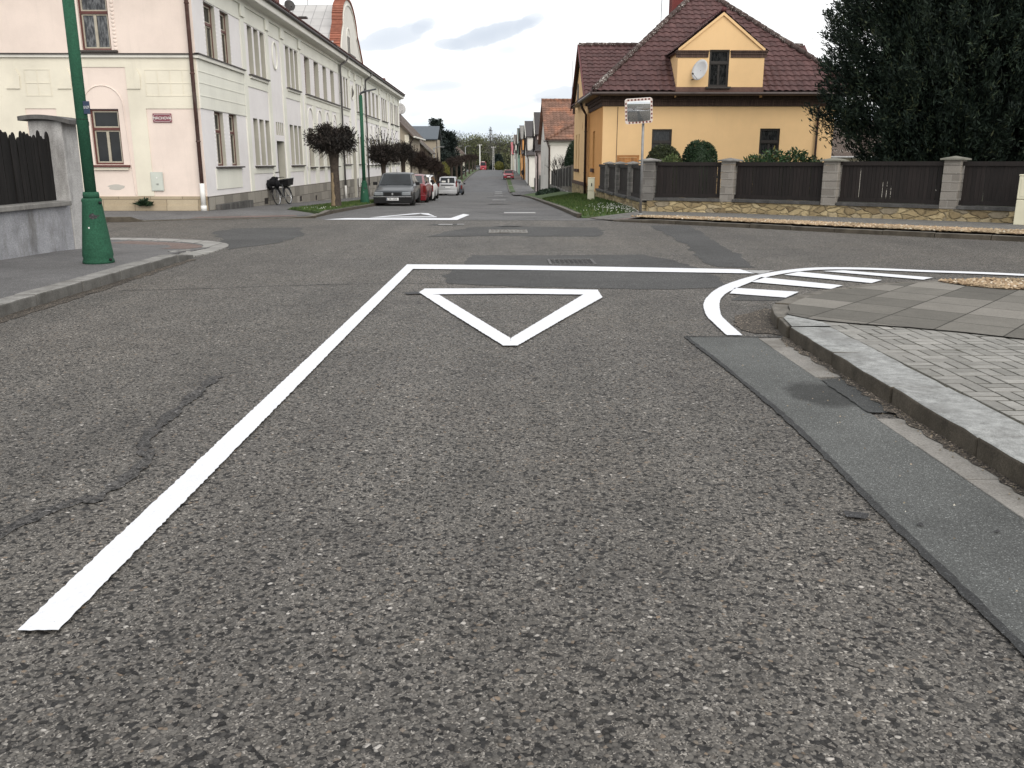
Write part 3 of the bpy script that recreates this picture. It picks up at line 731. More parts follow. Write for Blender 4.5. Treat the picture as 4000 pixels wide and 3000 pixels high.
# ---------------------------------------------------------------- right-hand near corner
moss = mk_asph('mossy_joint', (.030, .028, .020), .4, .6, 150., .4)
kf = [(2.385, -10), (2.385, 2.0), (2.39, 4.6), (2.405, 6.0), (2.42, 7.1), (2.45, 7.45), (2.53, 7.85), (2.63, 8.25), (2.86, 8.62), (3.33, 9.13), (3.85, 9.50), (4.35, 9.78), (5.0, 9.98), (5.6, 10.12), (6.15, 10.12), (6.9, 9.85), (9.2, 8.5), (13.5, 5.3), (21, -.5)]
kfr = arc(kf, 6)
k1 = [p for p in kfr if p[1] <= 7.2 and p[0] < 3]; k2 = [k1[-1]] + [p for p in kfr if p not in k1]
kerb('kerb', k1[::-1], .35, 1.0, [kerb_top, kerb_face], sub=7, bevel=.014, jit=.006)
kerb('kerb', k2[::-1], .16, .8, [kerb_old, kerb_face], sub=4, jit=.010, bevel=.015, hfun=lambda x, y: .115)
# left of path reversed = towards +x side
pav_in = [(2.74, -10), (2.74, 2.0), (2.745, 4.6), (2.755, 6.0), (2.765, 7.1), (2.70, 7.5), (2.60, 7.64)]
bound = [(2.60, 7.64), (2.72, 7.42), (2.94, 7.262), (3.388, 7.032), (3.75, 6.80), (4.064, 6.53), (4.6, 5.95), (5.2, 5.0), (5.8, 3.6), (6.2, 1.5), (6.3, -10)]
drape('footpath_bed', [(2.62, -10), (2.62, 7.0), (2.6, 7.7), (3.4, 7.2), (4.3, 6.6), (5.5, 5.0), (6.4, 2), (6.4, -10)], moss, .1098)
def inside(p, poly):
    c = False; n = len(poly)
    for i in range(n):
        a, b = poly[i], poly[i - 1]
        if (a[1] > p[1]) != (b[1] > p[1]) and p[0] < (b[0] - a[0]) * (p[1] - a[1]) / (b[1] - a[1]) + a[0]: c = not c
    return c
pp = pav_in + bound[1:]
pb = MB()
def brick(x0, x1, y0, y1):
    z = .112 + rnd.uniform(-.0012, .0012); e = .0055; t = .004
    tx = rnd.uniform(-.003, .003); ty = rnd.uniform(-.003, .003)
    x0 += e; x1 -= e; y0 += e; y1 -= e
    o = [(x0, y0), (x1, y0), (x1, y1), (x0, y1)]; i = [(x0 + t, y0 + t), (x1 - t, y0 + t), (x1 - t, y1 - t), (x0 + t, y1 - t)]
    cx, cy = (x0 + x1) / 2, (y0 + y1) / 2
    zz = lambda x, y: z + (x - cx) * tx * 5 + (y - cy) * ty * 5
    pb.add([(x, y, .07) for x, y in o] + [(x, y, zz(x, y) - .0035) for x, y in o] + [(x, y, zz(x, y)) for x, y in i],
           [(0, 1, 5, 4), (1, 2, 6, 5), (2, 3, 7, 6), (3, 0, 4, 7), (4, 5, 9, 8), (5, 6, 10, 9), (6, 7, 11, 10), (7, 4, 8, 11), (8, 9, 10, 11)])
for i in range(19):
    for j in range(60):
        x = 2.768 + i * .2; y = -4.2 + j * .2
        if not any(inside((x + a, y + c), pp) for a, c in ((.1, .1), (.02, .02), (.18, .18), (.02, .18), (.18, .02))): continue
        if (i + j) % 2: brick(x, x + .2, y, y + .1); brick(x, x + .2, y + .1, y + .2)
        else: brick(x, x + .1, y, y + .2); brick(x + .1, x + .2, y, y + .2)
o = pb.build('brick_footpath', paver_m, origin=(0, 0, 0)); o['kind'] = S
slab_poly = [(2.60, 7.66)] + bound[1:] + [(24, -10), (21.2, -.4), (13.6, 5.42), (9.3, 8.62), (6.95, 9.97), (6.15, 10.22), (5.58, 10.2), (4.97, 10.06), (4.32, 9.85), (3.8, 9.56), (3.28, 9.2), (2.8, 8.68), (2.58, 8.28), (2.5, 7.9), (2.48, 7.7)]
slab_poly = [(2.60, 7.66)] + bound[1:] + [(24, -10), (20.9, -.6), (13.4, 5.15), (9.1, 8.36), (6.85, 9.70), (6.13, 9.97), (5.62, 9.97), (5.03, 9.83), (4.42, 9.63), (3.92, 9.36), (3.42, 9.0), (2.98, 8.52), (2.77, 8.2), (2.67, 7.85), (2.6, 7.75)]
drape('slab_footpath', slab_poly, slab_m, .124, ragged=.004, step=.1)
drape('concrete_edging', [(2.44, 7.1), (2.78, 7.1), (2.76, 7.3), (2.58, 7.64), (2.5, 7.5)], kerb_top, .122)
# gravel on both sides of the crossing street
def gravel(name, poly, n, size, zoff, seed):
    rs = random.Random(seed); gb = MB()
    xs = [p[0] for p in poly]; ys = [p[1] for p in poly]; k = 0
    while k < n:
        x = rs.uniform(min(xs), max(xs)); y = rs.uniform(min(ys), max(ys))
        if not inside((x, y), poly): continue
        k += 1; s = size * rs.uniform(.6, 1.3); a = rs.uniform(0, 6.3); z = H(x, y) + zoff + rs.uniform(0, .02)
        c, d = math.cos(a), math.sin(a)
        q = [(c, d, rs.uniform(-.2, .2)), (-d, c, rs.uniform(-.2, .2)), (-c, -d, rs.uniform(-.2, .2)), (d, -c, rs.uniform(-.2, .2)), (rs.uniform(-.3, .3), rs.uniform(-.3, .3), .62)]
        gb.add([(x + p[0] * s * rs.uniform(.7, 1.2), y + p[1] * s, z + p[2] * s) for p in q], [(0, 1, 4), (1, 2, 4), (2, 3, 4), (3, 0, 4)])
    o = gb.build(name, gravel_m, origin=(0, 0, 0)); tag(o, None, None, kind='stuff'); return o
far_edge = [(2.35, 24.30), (2.6, 23.55), (2.95, 22.85), (3.35, 22.3), (4.5, 21.2), (5.8, 19.87), (7.1, 18.55), (8.2, 17.5), (9.98, 16.0), (12.5, 13.4), (16, 9.3), (23, 2)]
fe = arc(far_edge, 5)
g_near = [p for p in fe if p[0] > 3.3]
gback = [(p[0] + (q[0] - p[0]) * k, p[1] + (q[1] - p[1]) * k) for p, q, k in ((p, q, min(1., .45 + (p[0] - 3.9) * .17)) for p, q in zip(g_near, offset_path(g_near, 1.38)))]
gback = arc([(3.35, 22.52), (3.66, 22.72), (4.17, 22.70), (5.57, 21.75), (6.75, 20.55), (7.72, 19.58), (8.6, 18.75), (10.4, 17.1), (13.4, 14.2), (17, 10.1), (24, 2.8)], 4)
gpoly = [p for p in gback] + [p for p in offset_path(g_near, .16)][::-1]
drape('gravel_bed', gpoly, gravel_bed, .125)
gravel('gravel', [p for p in gpoly if p[0] < 13.5] , 9000, .036, .125, 4)
gn = [(5.0, 9.80), (5.12, 9.45), (5.35, 9.2), (5.7, 9.1), (6.6, 8.9), (8.5, 7.7), (13, 4.4), (13.4, 5.1), (9.05, 8.3), (6.82, 9.62), (6.13, 9.92), (5.6, 9.92)]
drape('gravel_bed', gn, gravel_bed, .130, ragged=.04, step=.12)
gravel('gravel', gn[:4] + [(6.6, 8.9), (8.5, 7.7), (9.05, 8.3)] + gn[9:], 4800, .023, .130, 5)
kerb('kerb', [p for p in fe if p[0] > 2.9], .16, 1.0, [kerb_old, kerb_face], sub=3, jit=.006, hfun=lambda x, y: .09 if x > 3.9 else .02 + .07 * max(0, (x - 2.9)))
fence_line = [(4.32, 25.42), (6.42, 24.50), (8.60, 22.55), (10.80, 20.65), (13.1, 18.3), (16.5, 14.4), (24, 6)]
ramp_off = lambda x, y: .02 + .10 * max(0., min(1., (x - 2.9) / 1.0))
drape('footpath', [(2.5, 24.25), (2.62, 23.6), (2.97, 22.9), (3.3, 22.42)] + [(a - .02, b + .02) for a, b in gback] + [(24.5, 6.3)] + [(a, b + .25) for a, b in fence_line[::-1]] + [(4.1, 25.6)], walk_m, lambda x, y: ramp_off(x, y))
drape('tactile_paving', [(2.52, 24.2), (2.64, 23.65), (2.98, 22.95), (3.3, 22.5), (3.6, 22.8), (3.2, 23.4), (2.75, 24.3)], red_walk, lambda x, y: ramp_off(x, y) + .004)
# ---------------------------------------------------------------- left-hand near corner
lk = [(-4.80, -20), (-4.79, 0), (-4.77, 8.7), (-4.74, 10.6), (-4.74, 13.75)]
hl = lambda x, y: .12 if y < 13.0 else max(.03, .12 - (y - 13.0) * .1)
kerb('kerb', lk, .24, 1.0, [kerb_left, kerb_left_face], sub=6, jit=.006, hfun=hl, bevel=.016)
lc = arc([(-4.74, 13.7), (-4.66, 14.5), (-4.80, 15.7), (-5.45, 16.5), (-6.5, 17.0), (-7.7, 17.2), (-12, 17.3), (-30, 17.3)], 6)
hp = lambda x, y: .115 if y < 13 else max(.012, .115 - (y - 13.0) * .045)
drape('footpath', [(-5.04, -20), (-5.03, 0), (-5.01, 8.7), (-4.98, 10.6), (-4.97, 13.75)] + offset_path(lc, .25)[1:] + [(-30, 15.0), (-7.3, 15.0), (-7.3, -20)], asph_walk, hp, skirt=.14)
drape('flush_kerb', lc + offset_path(lc, .42)[::-1], band_m, lambda x, y: .018 if y > 15 else .02 + .075 * min(1, (15 - y) / 1.3) * (x < -4.9), skirt=.1)
tp = arc([(-5.15, 14.6), (-5.1, 15.2), (-5.4, 15.75), (-6.0, 16.15), (-6.9, 16.5)], 5)
drape('tactile_paving', tp + offset_path(tp, .5)[::-1], red_walk, lambda x, y: hp(x, y) + .004)
# ---------------------------------------------------------------- left-hand far corner and the avenue's verge
lf = arc([(-30, 22.5), (-14, 22.5), (-9.9, 22.55), (-9.0, 23.05), (-8.3, 23.65), (-6.3, 24.4), (-5.5, 25.2), (-5.2, 26.6), (-5.2, 28)], 6)
hf = lambda x, y: .13 if x < -9.3 else (.02 if (x < -5.8 or y < 25.6) else min(.12, .02 + (y - 25.6) * .06))
kerb('kerb', lf, .2, 1.0, [kerb_old, kerb_face], sub=3, hfun=hf)
def hfp(x, y):
    d = min(math.dist((x, y), p) for p in lf) if y < 29 else 9
    e = .13 if x < -9.6 else max(.02, min(.13, .02 + d * .045))
    return e
drape('footpath', [(-30, 22.68), (-14, 22.68), (-9.95, 22.73), (-9.1, 23.2), (-8.4, 23.82), (-6.4, 24.58), (-5.68, 25.3), (-5.4, 26.6), (-5.4, 27.2), (-6.0, 28.0), (-6.9, 28.9), (-6.9, 300), (-8.8, 300), (-8.8, 27.0), (-30, 27.0)], asph_walk, hfp, skirt=.14)
drape('tactile_paving', [(-8.3, 23.9), (-6.4, 24.6), (-5.7, 25.3), (-5.9, 25.7), (-6.6, 25.1), (-8.2, 24.4)], red_walk, lambda x, y: hfp(x, y) + .005)
kerb('kerb', [(-5.2, 28), (-5.2, 118), (-5.1, 240)], .14, 2.0, [kerb_old, kerb_face], sub=1, hfun=lambda x, y: .10, bevel=0)
drape('grass_verge', [(-5.35, 26.4), (-5.34, 28), (-5.34, 118), (-5.24, 240), (-5.24, 300), (-6.85, 300), (-6.85, 28.95), (-6.2, 28.1), (-5.7, 27.3)], grass_m, .118, skirt=.10)
for y0 in (32.6, 43.0, 51, 60, 72):
    drape('verge_path', [(-6.85, y0), (-5.36, y0), (-5.36, y0 + 1.1), (-6.85, y0 + 1.1)], conc_grey, .126)
# ---------------------------------------------------------------- right-hand side of the far street
kerb('kerb', [(1.9, 74), (2.15, 62), (2.18, 50), (2.2, 40), (2.2, 25.2), (2.32, 24.4)], .14, 1.0, [kerb_old, kerb_face], sub=1, hfun=lambda x, y: .11)
gh = lambda x, y: .118 * min(1., max(.25, .25 + (y - 24.5 - (x - 2.34) * .65) * .5)) if y < 28.5 else .118
drape('grass_verge', [(2.34, 24.5), (3.0, 24.9), (3.6, 25.3), (4.15, 25.68), (4.32, 34), (4.45, 38), (4.45, 43), (4.32, 51), (4.4, 73), (4.3, 75), (2.1, 75), (2.28, 62), (2.34, 40), (2.34, 32), (2.34, 27)], grass_m, gh, skirt=.12)
drape('verge_path', [(2.36, 29.3), (4.2, 31.2), (4.2, 31.35), (2.36, 29.45)], conc_grey, .126)
drape('footpath', [(1.3, 75), (4.35, 75), (4.35, 300), (1.95, 300), (1.95, 118), (1.95, 101), (1.45, 97)], asph_walk, .10)
drape('grass_verge', [(1.42, 99), (2.0, 101), (2.0, 240), (1.32, 240), (1.42, 118)], grass_m, .118)
kerb('kerb', [(1.2, 240), (1.28, 118), (1.3, 98)], .14, 2.0, [kerb_old, kerb_face], sub=1, hfun=lambda x, y: .10, bevel=0)
for y0 in (108, 122): drape('verge_path', [(1.42, y0), (2.0, y0), (2.0, y0 + .9), (1.42, y0 + .9)], conc_grey, .126)
# grass blades and daisies near the crossing
def blades(name, polys, dens, hgt, seed, zoff=.118):
    rs = np.random.RandomState(seed); gb = MB()
    for poly in polys:
        xs = [p[0] for p in poly]; ys = [p[1] for p in poly]
        n = int((max(xs) - min(xs)) * (max(ys) - min(ys)) * dens)
        X = rs.uniform(min(xs), max(xs), n); Y = rs.uniform(min(ys), max(ys), n)
        for x, y in zip(X, Y):
            if not inside((x, y), poly): continue
            z = H(x, y) + (zoff if x < 0 else gh(x, y)); a = rs.uniform(0, 6.28); h = hgt * rs.uniform(.4, 1.4); w = .012 + .01 * rs.rand()
            lx, ly = rs.uniform(-.5, .5, 2) * h
            c, d = math.cos(a) * w, math.sin(a) * w
            gb.add([(x - c, y - d, z - .01), (x + c, y + d, z - .01), (x + lx, y + ly, z + h)], [(0, 1, 2)])
    o = gb.build(name, grass_blade, origin=(0, 0, 0)); tag(o, kind='stuff')
blades('grass', [[(2.36, 24.6), (4.12, 25.75), (4.3, 38), (4.4, 48), (2.36, 48)]], 330, .07, 3)
blades('grass', [[(-5.36, 26.6), (-5.36, 45), (-6.82, 45), (-6.82, 29), (-6.0, 27.8)]], 330, .06, 8)
ds = MB()
for k in range(260):
    x = min(4.1, max(2.5, rnd.gauss(3.75, .45))); y = rnd.triangular(24.9, 31, 26.3)
    if y < 24.6 + (x - 2.36) * .65: continue
    z = H(x, y) + gh(x, y) + .06
    ds.blob((x, y, z), (.016, .016, .008), 5, 3)
for k in range(22):
    x = rnd.uniform(-6.3, -5.4); y = rnd.uniform(27.4, 30)
    if y < 27.2 + (-5.4 - x) * 1.3: continue
    ds.blob((x, y, H(x, y) + .17), (.016, .016, .008), 5, 3)
o = ds.build('daisies', petal, origin=(0, 0, 0)); tag(o, kind='stuff')
# loose grit in the gutter
gr = MB()
for k in range(240):
    y = rnd.uniform(2.2, 7.1); x = 2.39 - abs(rnd.gauss(0, .06)); s = rnd.uniform(.002, .007)
    if rnd.random() < .35: x = rnd.uniform(1.7, 2.35)
    z = .014
    gr.add([(x - s, y - s, z), (x + s, y - s * .6, z), (x + s * .5, y + s, z), (x, y, z + s)], [(0, 1, 3), (1, 2, 3), (2, 0, 3)])
tag(gr.build('grit', mk_leaf('grit', [(0, (.04, .03, .02)), (.7, (.2, .17, .12)), (.93, (.3, .25, .2)), (1, (.65, .65, .6))]), origin=(0, 0, 0)), kind='stuff')
# covers in the road
def cover(label, x0, x1, y0, y1):
    t = thing('drain_cover', label, 'drain cover', ((x0 + x1) / 2, (y0 + y1) / 2, .006))
    a = MB(); w = .035; z0, z1 = .0, .017
    a.box(x0, x1, y0, y0 + w, z0, z1); a.box(x0, x1, y1 - w, y1, z0, z1); a.box(x0, x0 + w, y0 + w, y1 - w, z0, z1); a.box(x1 - w, x1, y0 + w, y1 - w, z0, z1)
    a.build('frame', conc_grey if y0 > 15 else asph_walk, t)
    b = MB(); b.box(x0 + w, x1 - w, y0 + w, y1 - w, 0, .009)
    n = 9
    for i in range(n):
        for j in range(6):
            xx = x0 + w + (x1 - x0 - 2 * w) * (i + .5) / n; yy = y0 + w + (y1 - y0 - 2 * w) * (j + .5) / 6; s = (x1 - x0) / n * .32
            d = 1 if (i + j) % 2 else -1
            b.prism([(xx - s, yy - d * s * .9 - .012), (xx - s, yy - d * s * .9 + .012), (xx + s, yy + d * s * .9 + .012), (xx + s, yy + d * s * .9 - .012)], .009, .0155)
    b.build('plate', conc_grey if y0 > 15 else asph_patch, t)
cover('rectangular patterned drain cover in the dark patch just beyond the give way line', .74, 1.42, 12.55, 13.25)
cover('pale framed rectangular drain cover in the patch in the middle of the crossing', -.20, .62, 18.35, 19.15)
# ------------------------------------------------------------------ building helpers
def frameof(o, u):
    """wall frame: origin o, level direction u (unit x,y); outward normal is to the right of u"""
    U = Vector((u[0], u[1], 0)); n = Vector((u[1], -u[0], 0))
    return Vector(o), U, n
def wall_holes(mb, fr, W, z0, z1, holes, reveal=.17, u0=0., rmat=0):
    """wall face with rectangular openings and their reveals; holes: (u0,u1,z0,z1[,depth])"""
    O, U, n = fr
    us = sorted({u0, W} | {min(max(h[0], u0), W) for h in holes} | {min(max(h[1], u0), W) for h in holes}); zs = sorted({z0, z1} | {h[2] for h in holes} | {h[3] for h in holes})
    P = lambda u, z, d=0.: tuple(O + U * u - n * d + Vector((0, 0, z)))
    for i in range(len(us) - 1):
        for j in range(len(zs) - 1):
            a, b, c, d = us[i], us[i + 1], zs[j], zs[j + 1]
            um, zm = (a + b) / 2, (c + d) / 2
            if any(h[0] < um < h[1] and h[2] < zm < h[3] for h in holes): continue
            mb.quad(P(a, c), P(b, c), P(b, d), P(a, d))
    for h in holes:
        a, b, c, d = h[:4]; r = h[4] if len(h) > 4 else reveal
        mb.cur = rmat
        mb.quad(P(a, c), P(a, d), P(a, d, r), P(a, c, r)); mb.quad(P(b, d), P(b, c), P(b, c, r), P(b, d, r))
        mb.quad(P(a, d), P(b, d), P(b, d, r), P(a, d, r)); mb.quad(P(b, c), P(a, c), P(a, c, r), P(b, c, r))
    mb.cur = 0
def wbox(mb, fr, ua, ub, za, zb, d0, d1):
    """box on a wall: from depth d0 to d1 in front of the wall plane"""
    O, U, n = fr
    q = [O + U * ua + n * d0, O + U * ub + n * d0, O + U * ub + n * d1, O + U * ua + n * d1]
    mb.prism([(p.x, p.y) for p in q], O.z + za, O.z + zb)
WCACHE = {}
def window(parent, fr, ua, ub, za, zb, depth, style, label=None):
    """a window unit set back in its opening: frame (part) with sash and pane (sub-parts)"""
    O, U, n = fr
    w, h = round(ub - ua, 2), round(zb - za, 2)
    key = (w, h, style)
    W_ = WCACHE.get(key)
    if W_ is None:
        fm, sm, gm = {'brown': (frame_brown, sash_cream, glass_d), 'lace': (frame_brown, sash_cream, glass_lace), 'dark': (frame_dark, frame_dark, glass_net), 'plain': (sash_cream, sash_cream, glass_d), 'white': (white_pvc, white_pvc, glass_d)}[style]
        f = MB(); s = MB(); g = MB(); t = .05
        f.box(-w / 2, w / 2, -.02, .07, 0, t); f.box(-w / 2, w / 2, -.02, .07, h - t, h)
        f.box(-w / 2, -w / 2 + t, -.02, .07, t, h - t); f.box(w / 2 - t, w / 2, -.02, .07, t, h - t)
        zt = h * .62
        if h > 1.1: f.box(-w / 2 + t, w / 2 - t, -.03, .06, zt, zt + .075)
        panes = []
        if h > 1.1:
            panes.append((-w / 2 + t, w / 2 - t, zt + .075, h - t))
            if w > .62: panes += [(-w / 2 + t, 0, t, zt), (0, w / 2 - t, t, zt)]
            else: panes.append((-w / 2 + t, w / 2 - t, t, zt))
        else: panes.append((-w / 2 + t, w / 2 - t, t, h - t))
        for (a, b, c, d) in panes:
            k = .038
            s.box(a, b, .0, .05, c, c + k); s.box(a, b, .0, .05, d - k, d); s.box(a, a + k, .0, .05, c + k, d - k); s.box(b - k, b, .0, .05, c + k, d - k)
            g.quad((a + k, .03, c + k), (b - k, .03, c + k), (b - k, .03, d - k), (a + k, .03, d - k))
        W_ = []
        for mb, nm, mt in ((f, 'window', fm), (s, 'sash', sm), (g, 'pane', gm)):
            me = bpy.data.meshes.new(nm); me.from_pydata(mb.v, [], mb.f); uvmap(me); me.materials.append(mt); W_.append(me)
        WCACHE[key] = W_
    p = O + U * ((ua + ub) / 2) - n * depth + Vector((0, 0, za)) - WL[parent]
    f = bpy.data.objects.new('window', W_[0]); COL.objects.link(f); f.parent = parent; f.location = p; f.rotation_euler = (0, 0, math.atan2(U.y, U.x))
    if label: f['label'] = label
    for me, nm in ((W_[1], 'sash'), (W_[2], 'pane')):
        c = bpy.data.objects.new(nm, me); COL.objects.link(c); c.parent = f
    return f
def roof_slab(mb, pts, t=.12):
    a, b, c = Vector(pts[0]), Vector(pts[1]), Vector(pts[2])
    n = (b - a).cross(c - a).normalized()
    if n.z < 0: n = -n
    mb.slab(pts, -n * t)
def tiled(mb, poly, tw=.30, th=.34, amp=.042, step=.034, lift=.03, flat=False):
    """courses of profiled roof tiles over a planar convex roof face (poly: eave edge first, counter-clockwise seen from outside)"""
    P = [Vector(p) for p in poly]
    n = (P[1] - P[0]).cross(P[2] - P[0]).normalized()
    if n.z < 0: n = -n
    u = Vector((0, 0, 1)).cross(n)
    if u.length < 1e-4: u = Vector((1, 0, 0))
    u.normalize(); v = n.cross(u)
    o = P[0]
    uu = [(p - o).dot(u) for p in P]; vv = [(p - o).dot(v) for p in P]
    u0, u1, v0, v1 = min(uu), max(uu), min(vv), max(vv)
    sub = 5 if not flat else 2
    bm = bmesh.new()
    prof = [0, .75, 1., .55, .05] if not flat else [.1, .1]
    nu = int((u1 - u0) / tw) + 2; nv = int((v1 - v0) / th) + 2
    for j in range(nv):
        for i in range(nu):
            dz = rnd.uniform(-.004, .004); ds = rnd.uniform(-.008, .008)
            rows = []
            for (t, hh) in ((0., step), (1.0, 0.)):
                row = []
                for k in range(sub + 1):
                    kk = k / sub; a = amp * (prof[k] if k < sub else prof[0])
                    row.append(bm.verts.new(o + u * (u0 + (i + kk) * tw) + v * (v0 + (j + t) * th + (ds if t == 0 else 0) - .01) + n * (lift + hh + a + dz)))
                rows.append(row)
            low = [bm.verts.new(x.co - n * (step + .01)) for x in rows[0]]
            for k in range(sub):
                bm.faces.new((rows[0][k], rows[0][k + 1], rows[1][k + 1], rows[1][k]))
                bm.faces.new((low[k], low[k + 1], rows[0][k + 1], rows[0][k]))
    for i in range(len(P)):
        a, b = P[i], P[(i + 1) % len(P)]
        no = (b - a).cross(n)
        c = sum(P, Vector()) / len(P)
        if no.dot(c - a) > 0: no = -no
        bmesh.ops.bisect_plane(bm, geom=bm.verts[:] + bm.edges[:] + bm.faces[:], plane_co=a, plane_no=no, clear_outer=True)
    bm.verts.index_update()
    mb.add([tuple(x.co) for x in bm.verts], [tuple(x.index for x in f.verts) for f in bm.faces])
    bm.free()
def ridge_tiles(mb, a, b, r=.11, L=.38):
    a, b = Vector(a), Vector(b); d = (b - a); n = int(d.length / L); d.normalize()
    for i in range(n):
        p = a + d * (i * L); q = p + d * (L + .03)
        o = Vector((rnd.uniform(-.01, .01), rnd.uniform(-.01, .01), rnd.uniform(-.006, .012)))
        mb.tube([p + o, q + o], [r * 1.1, r * .92], 8)
def downspout(parent, pts, mat, r=.055, name='downspout', white=None):
    mb = MB(); mb.tube(pts, r, 10)
    for p in pts[1:-1]:
        pass
    z0, z1 = min(p[2] for p in pts), max(p[2] for p in pts)
    lo = min(pts, key=lambda p: p[2])
    z = lo[2] + 1.2
    while z < z1 - 1.0:
        mb.lathe((lo[0], lo[1]), [(r + .012, z), (r + .018, z + .02), (r + .012, z + .04)], 10); z += 1.9
    return mb.build(name, mat, parent, smooth=True)
# ------------------------------------------------------------------ the long plastered apartment house on the left
XF = -8.75; YE = 26.95; YT = 81.0; ZTOP = 6.78
apt = thing('apartment_building', 'long two storey pale plastered apartment house with curved tile topped gable and dark red roof', 'building', (-12, 54, -.2))
FF = frameof((XF, 0, 0), (0, 1))          # facade: u = y
FF = (Vector((XF, 0, 0)), Vector((0, 1, 0)), Vector((1, 0, 0)))
FE = (Vector((0, YE, 0)), Vector((1, 0, 0)), Vector((0, -1, 0)))   # end wall: u = x
up = [(28.02, 29.05), (29.6, 30.5)] + [(32.65, 33.24), (33.48, 34.08), (34.32, 34.92)] + [(38.28, 38.9), (39.1, 39.72), (39.92, 40.48)] + [(41.9, 43.0), (44.0, 45.1), (46.15, 47.1), (48.2, 49.2)]
up += [(51.3, 51.85), (52.2, 52.75), (53.1, 53.6), (56.6, 57.15), (57.5, 58.0), (58.4, 58.9), (60.1, 61.1), (62.0, 63.0), (63.9, 64.9), (65.9, 66.9), (68.8, 69.5), (69.95, 70.6), (71.1, 71.8), (74.0, 74.8), (75.2, 75.95), (76.95, 77.7), (78.05, 78.75), (79.1, 79.75)]
lo = [(28.22, 29.1), (29.72, 30.6)] + up[2:8] + [(42.0, 43.05), (44.2, 45.25), (46.15, 47.25), (48.25, 49.3)] + up[12:]
holes = [(a, b, 4.46, 6.07) for a, b in up] + [(a, b, 1.31 if not 41.9 < a < 50 else 1.22, 2.95) for a, b in lo]
DOORS = [(35.9, 37.15), (54.45, 55.65), (72.4, 73.5)]
for a, b in DOORS: holes.append((a, b, -.9 if a > 50 else .44, 2.24, .34))
trans = []
for a, b in DOORS:
    w = (b - a) / 4
    for k in range(4): trans.append((a + k * w + .05, a + (k + 1) * w - .05, 2.46, 2.96, .12))
holes += trans
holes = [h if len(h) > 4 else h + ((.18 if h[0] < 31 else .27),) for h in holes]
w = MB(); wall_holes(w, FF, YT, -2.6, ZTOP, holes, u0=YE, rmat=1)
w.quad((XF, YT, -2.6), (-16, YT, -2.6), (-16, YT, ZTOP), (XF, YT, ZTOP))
w.build('facade_wall', [pl_lilac, pl_reveal_shade], apt)
we = MB()
eh = [(-12.0, -11.15, 1.36, 2.945, .14), (-12.0, -11.15, 4.57, 6.15, .14), (-15.4, -14.55, 1.36, 2.945, .14), (-15.4, -14.55, 4.57, 6.15, .14)]
O_, U_, n_ = FE
wall_holes(we, FE, XF, -.4, 7.1, eh, u0=-17.5)
we.build('end_wall', pl_pink, apt)
for k, (a, b, c, d, r) in enumerate(eh): window(apt, FE, a, b, c, d, .10, 'brown' if k in (0, 2) else 'lace')
for (a, b) in up: window(apt, FF, a, b, 4.46, 6.07, .13 if a < 31 else .22, 'lace' if rnd.random() < .4 else 'brown')
for (a, b) in lo: window(apt, FF, a, b, 1.31 if not 41.9 < a < 50 else 1.22, 2.95, .13 if a < 31 else .22, 'brown')
for (a, b, c, d, r) in trans: window(apt, FF, a, b, c, d, .10, 'plain')
for a, b in DOORS:
    d = MB(); z0 = -.9 if a > 50 else .44
    O, U, n = FF
    d.box(XF - .34, XF - .28, a, b, z0, 2.24); d.box(XF - .28, XF - .265, a + .1, (a + b) / 2 - .06, z0 + .5, 2.05); d.box(XF - .28, XF - .265, (a + b) / 2 + .06, b - .1, z0 + .5, 2.05)
    dd = d.build('door', frame_dark, apt)
    hd = MB(); hd.tube([(XF - .26, a + .2, 1.0), (XF - .2, a + .2, 1.0), (XF - .2, a + .32, 1.0)], .012, 6); hd.build('handle', chrome, dd)
# cream plasterwork standing proud of the lilac ground
r = MB()
PIL = [(31.72, 32.14), (34.98, 35.40), (37.30, 37.76), (40.55, 40.95), (50.72, 51.12), (53.75, 54.2), (55.9, 56.35), (59.05, 59.5), (67.2, 67.7), (71.95, 72.3), (73.6, 73.9), (76.2, 76.7), (79.9, 80.4)]
for a, b in PIL:
    wbox(r, FF, a, b, .42, 6.60, 0, .045)
    wbox(r, FF, a - .03, b + .03, 6.22, 6.60, .045, .10)
wbox(r, FF, YE + .012, YT, 6.60, ZTOP, 0, .075)
segs = [(YE + .012, 31.72)] + [(PIL[i][1], PIL[i + 1][0]) for i in range(len(PIL) - 1)]
for a, b in segs: wbox(r, FF, a, b, 6.10, 6.60, 0, .022)
wbox(r, FF, YE + .012, 31.72, 2.97, 4.34, 0, .03)
for z in (3.32, 3.68, 4.0): wbox(r, FF, YE + .012, 31.72, z, z + .018, .03, .042)
for a, b in ((32.14, 34.98), (37.76, 40.55), (41.4, 50.72), (51.12, 53.75), (56.35, 59.05), (59.6, 67.1), (67.9, 71.9), (73.9, 76.2), (76.7, 79.9)):
    wbox(r, FF, a, b, 4.0, 4.36, 0, .026)
    wbox(r, FF, a, b, 1.02, 1.22, 0, .022)
wbox(r, FF, 27.9, 30.7, .60, 1.22, 0, .022)
for (a, b) in up + lo:
    pass
for q in [(41.4, 41.85), (43.1, 44.0), (45.35, 46.1), (47.35, 48.15), (49.4, 50.72)]: wbox(r, FF, q[0], q[1], .42, 4.0, 0, .018)
r.build('plaster_relief', pl_sage, apt)
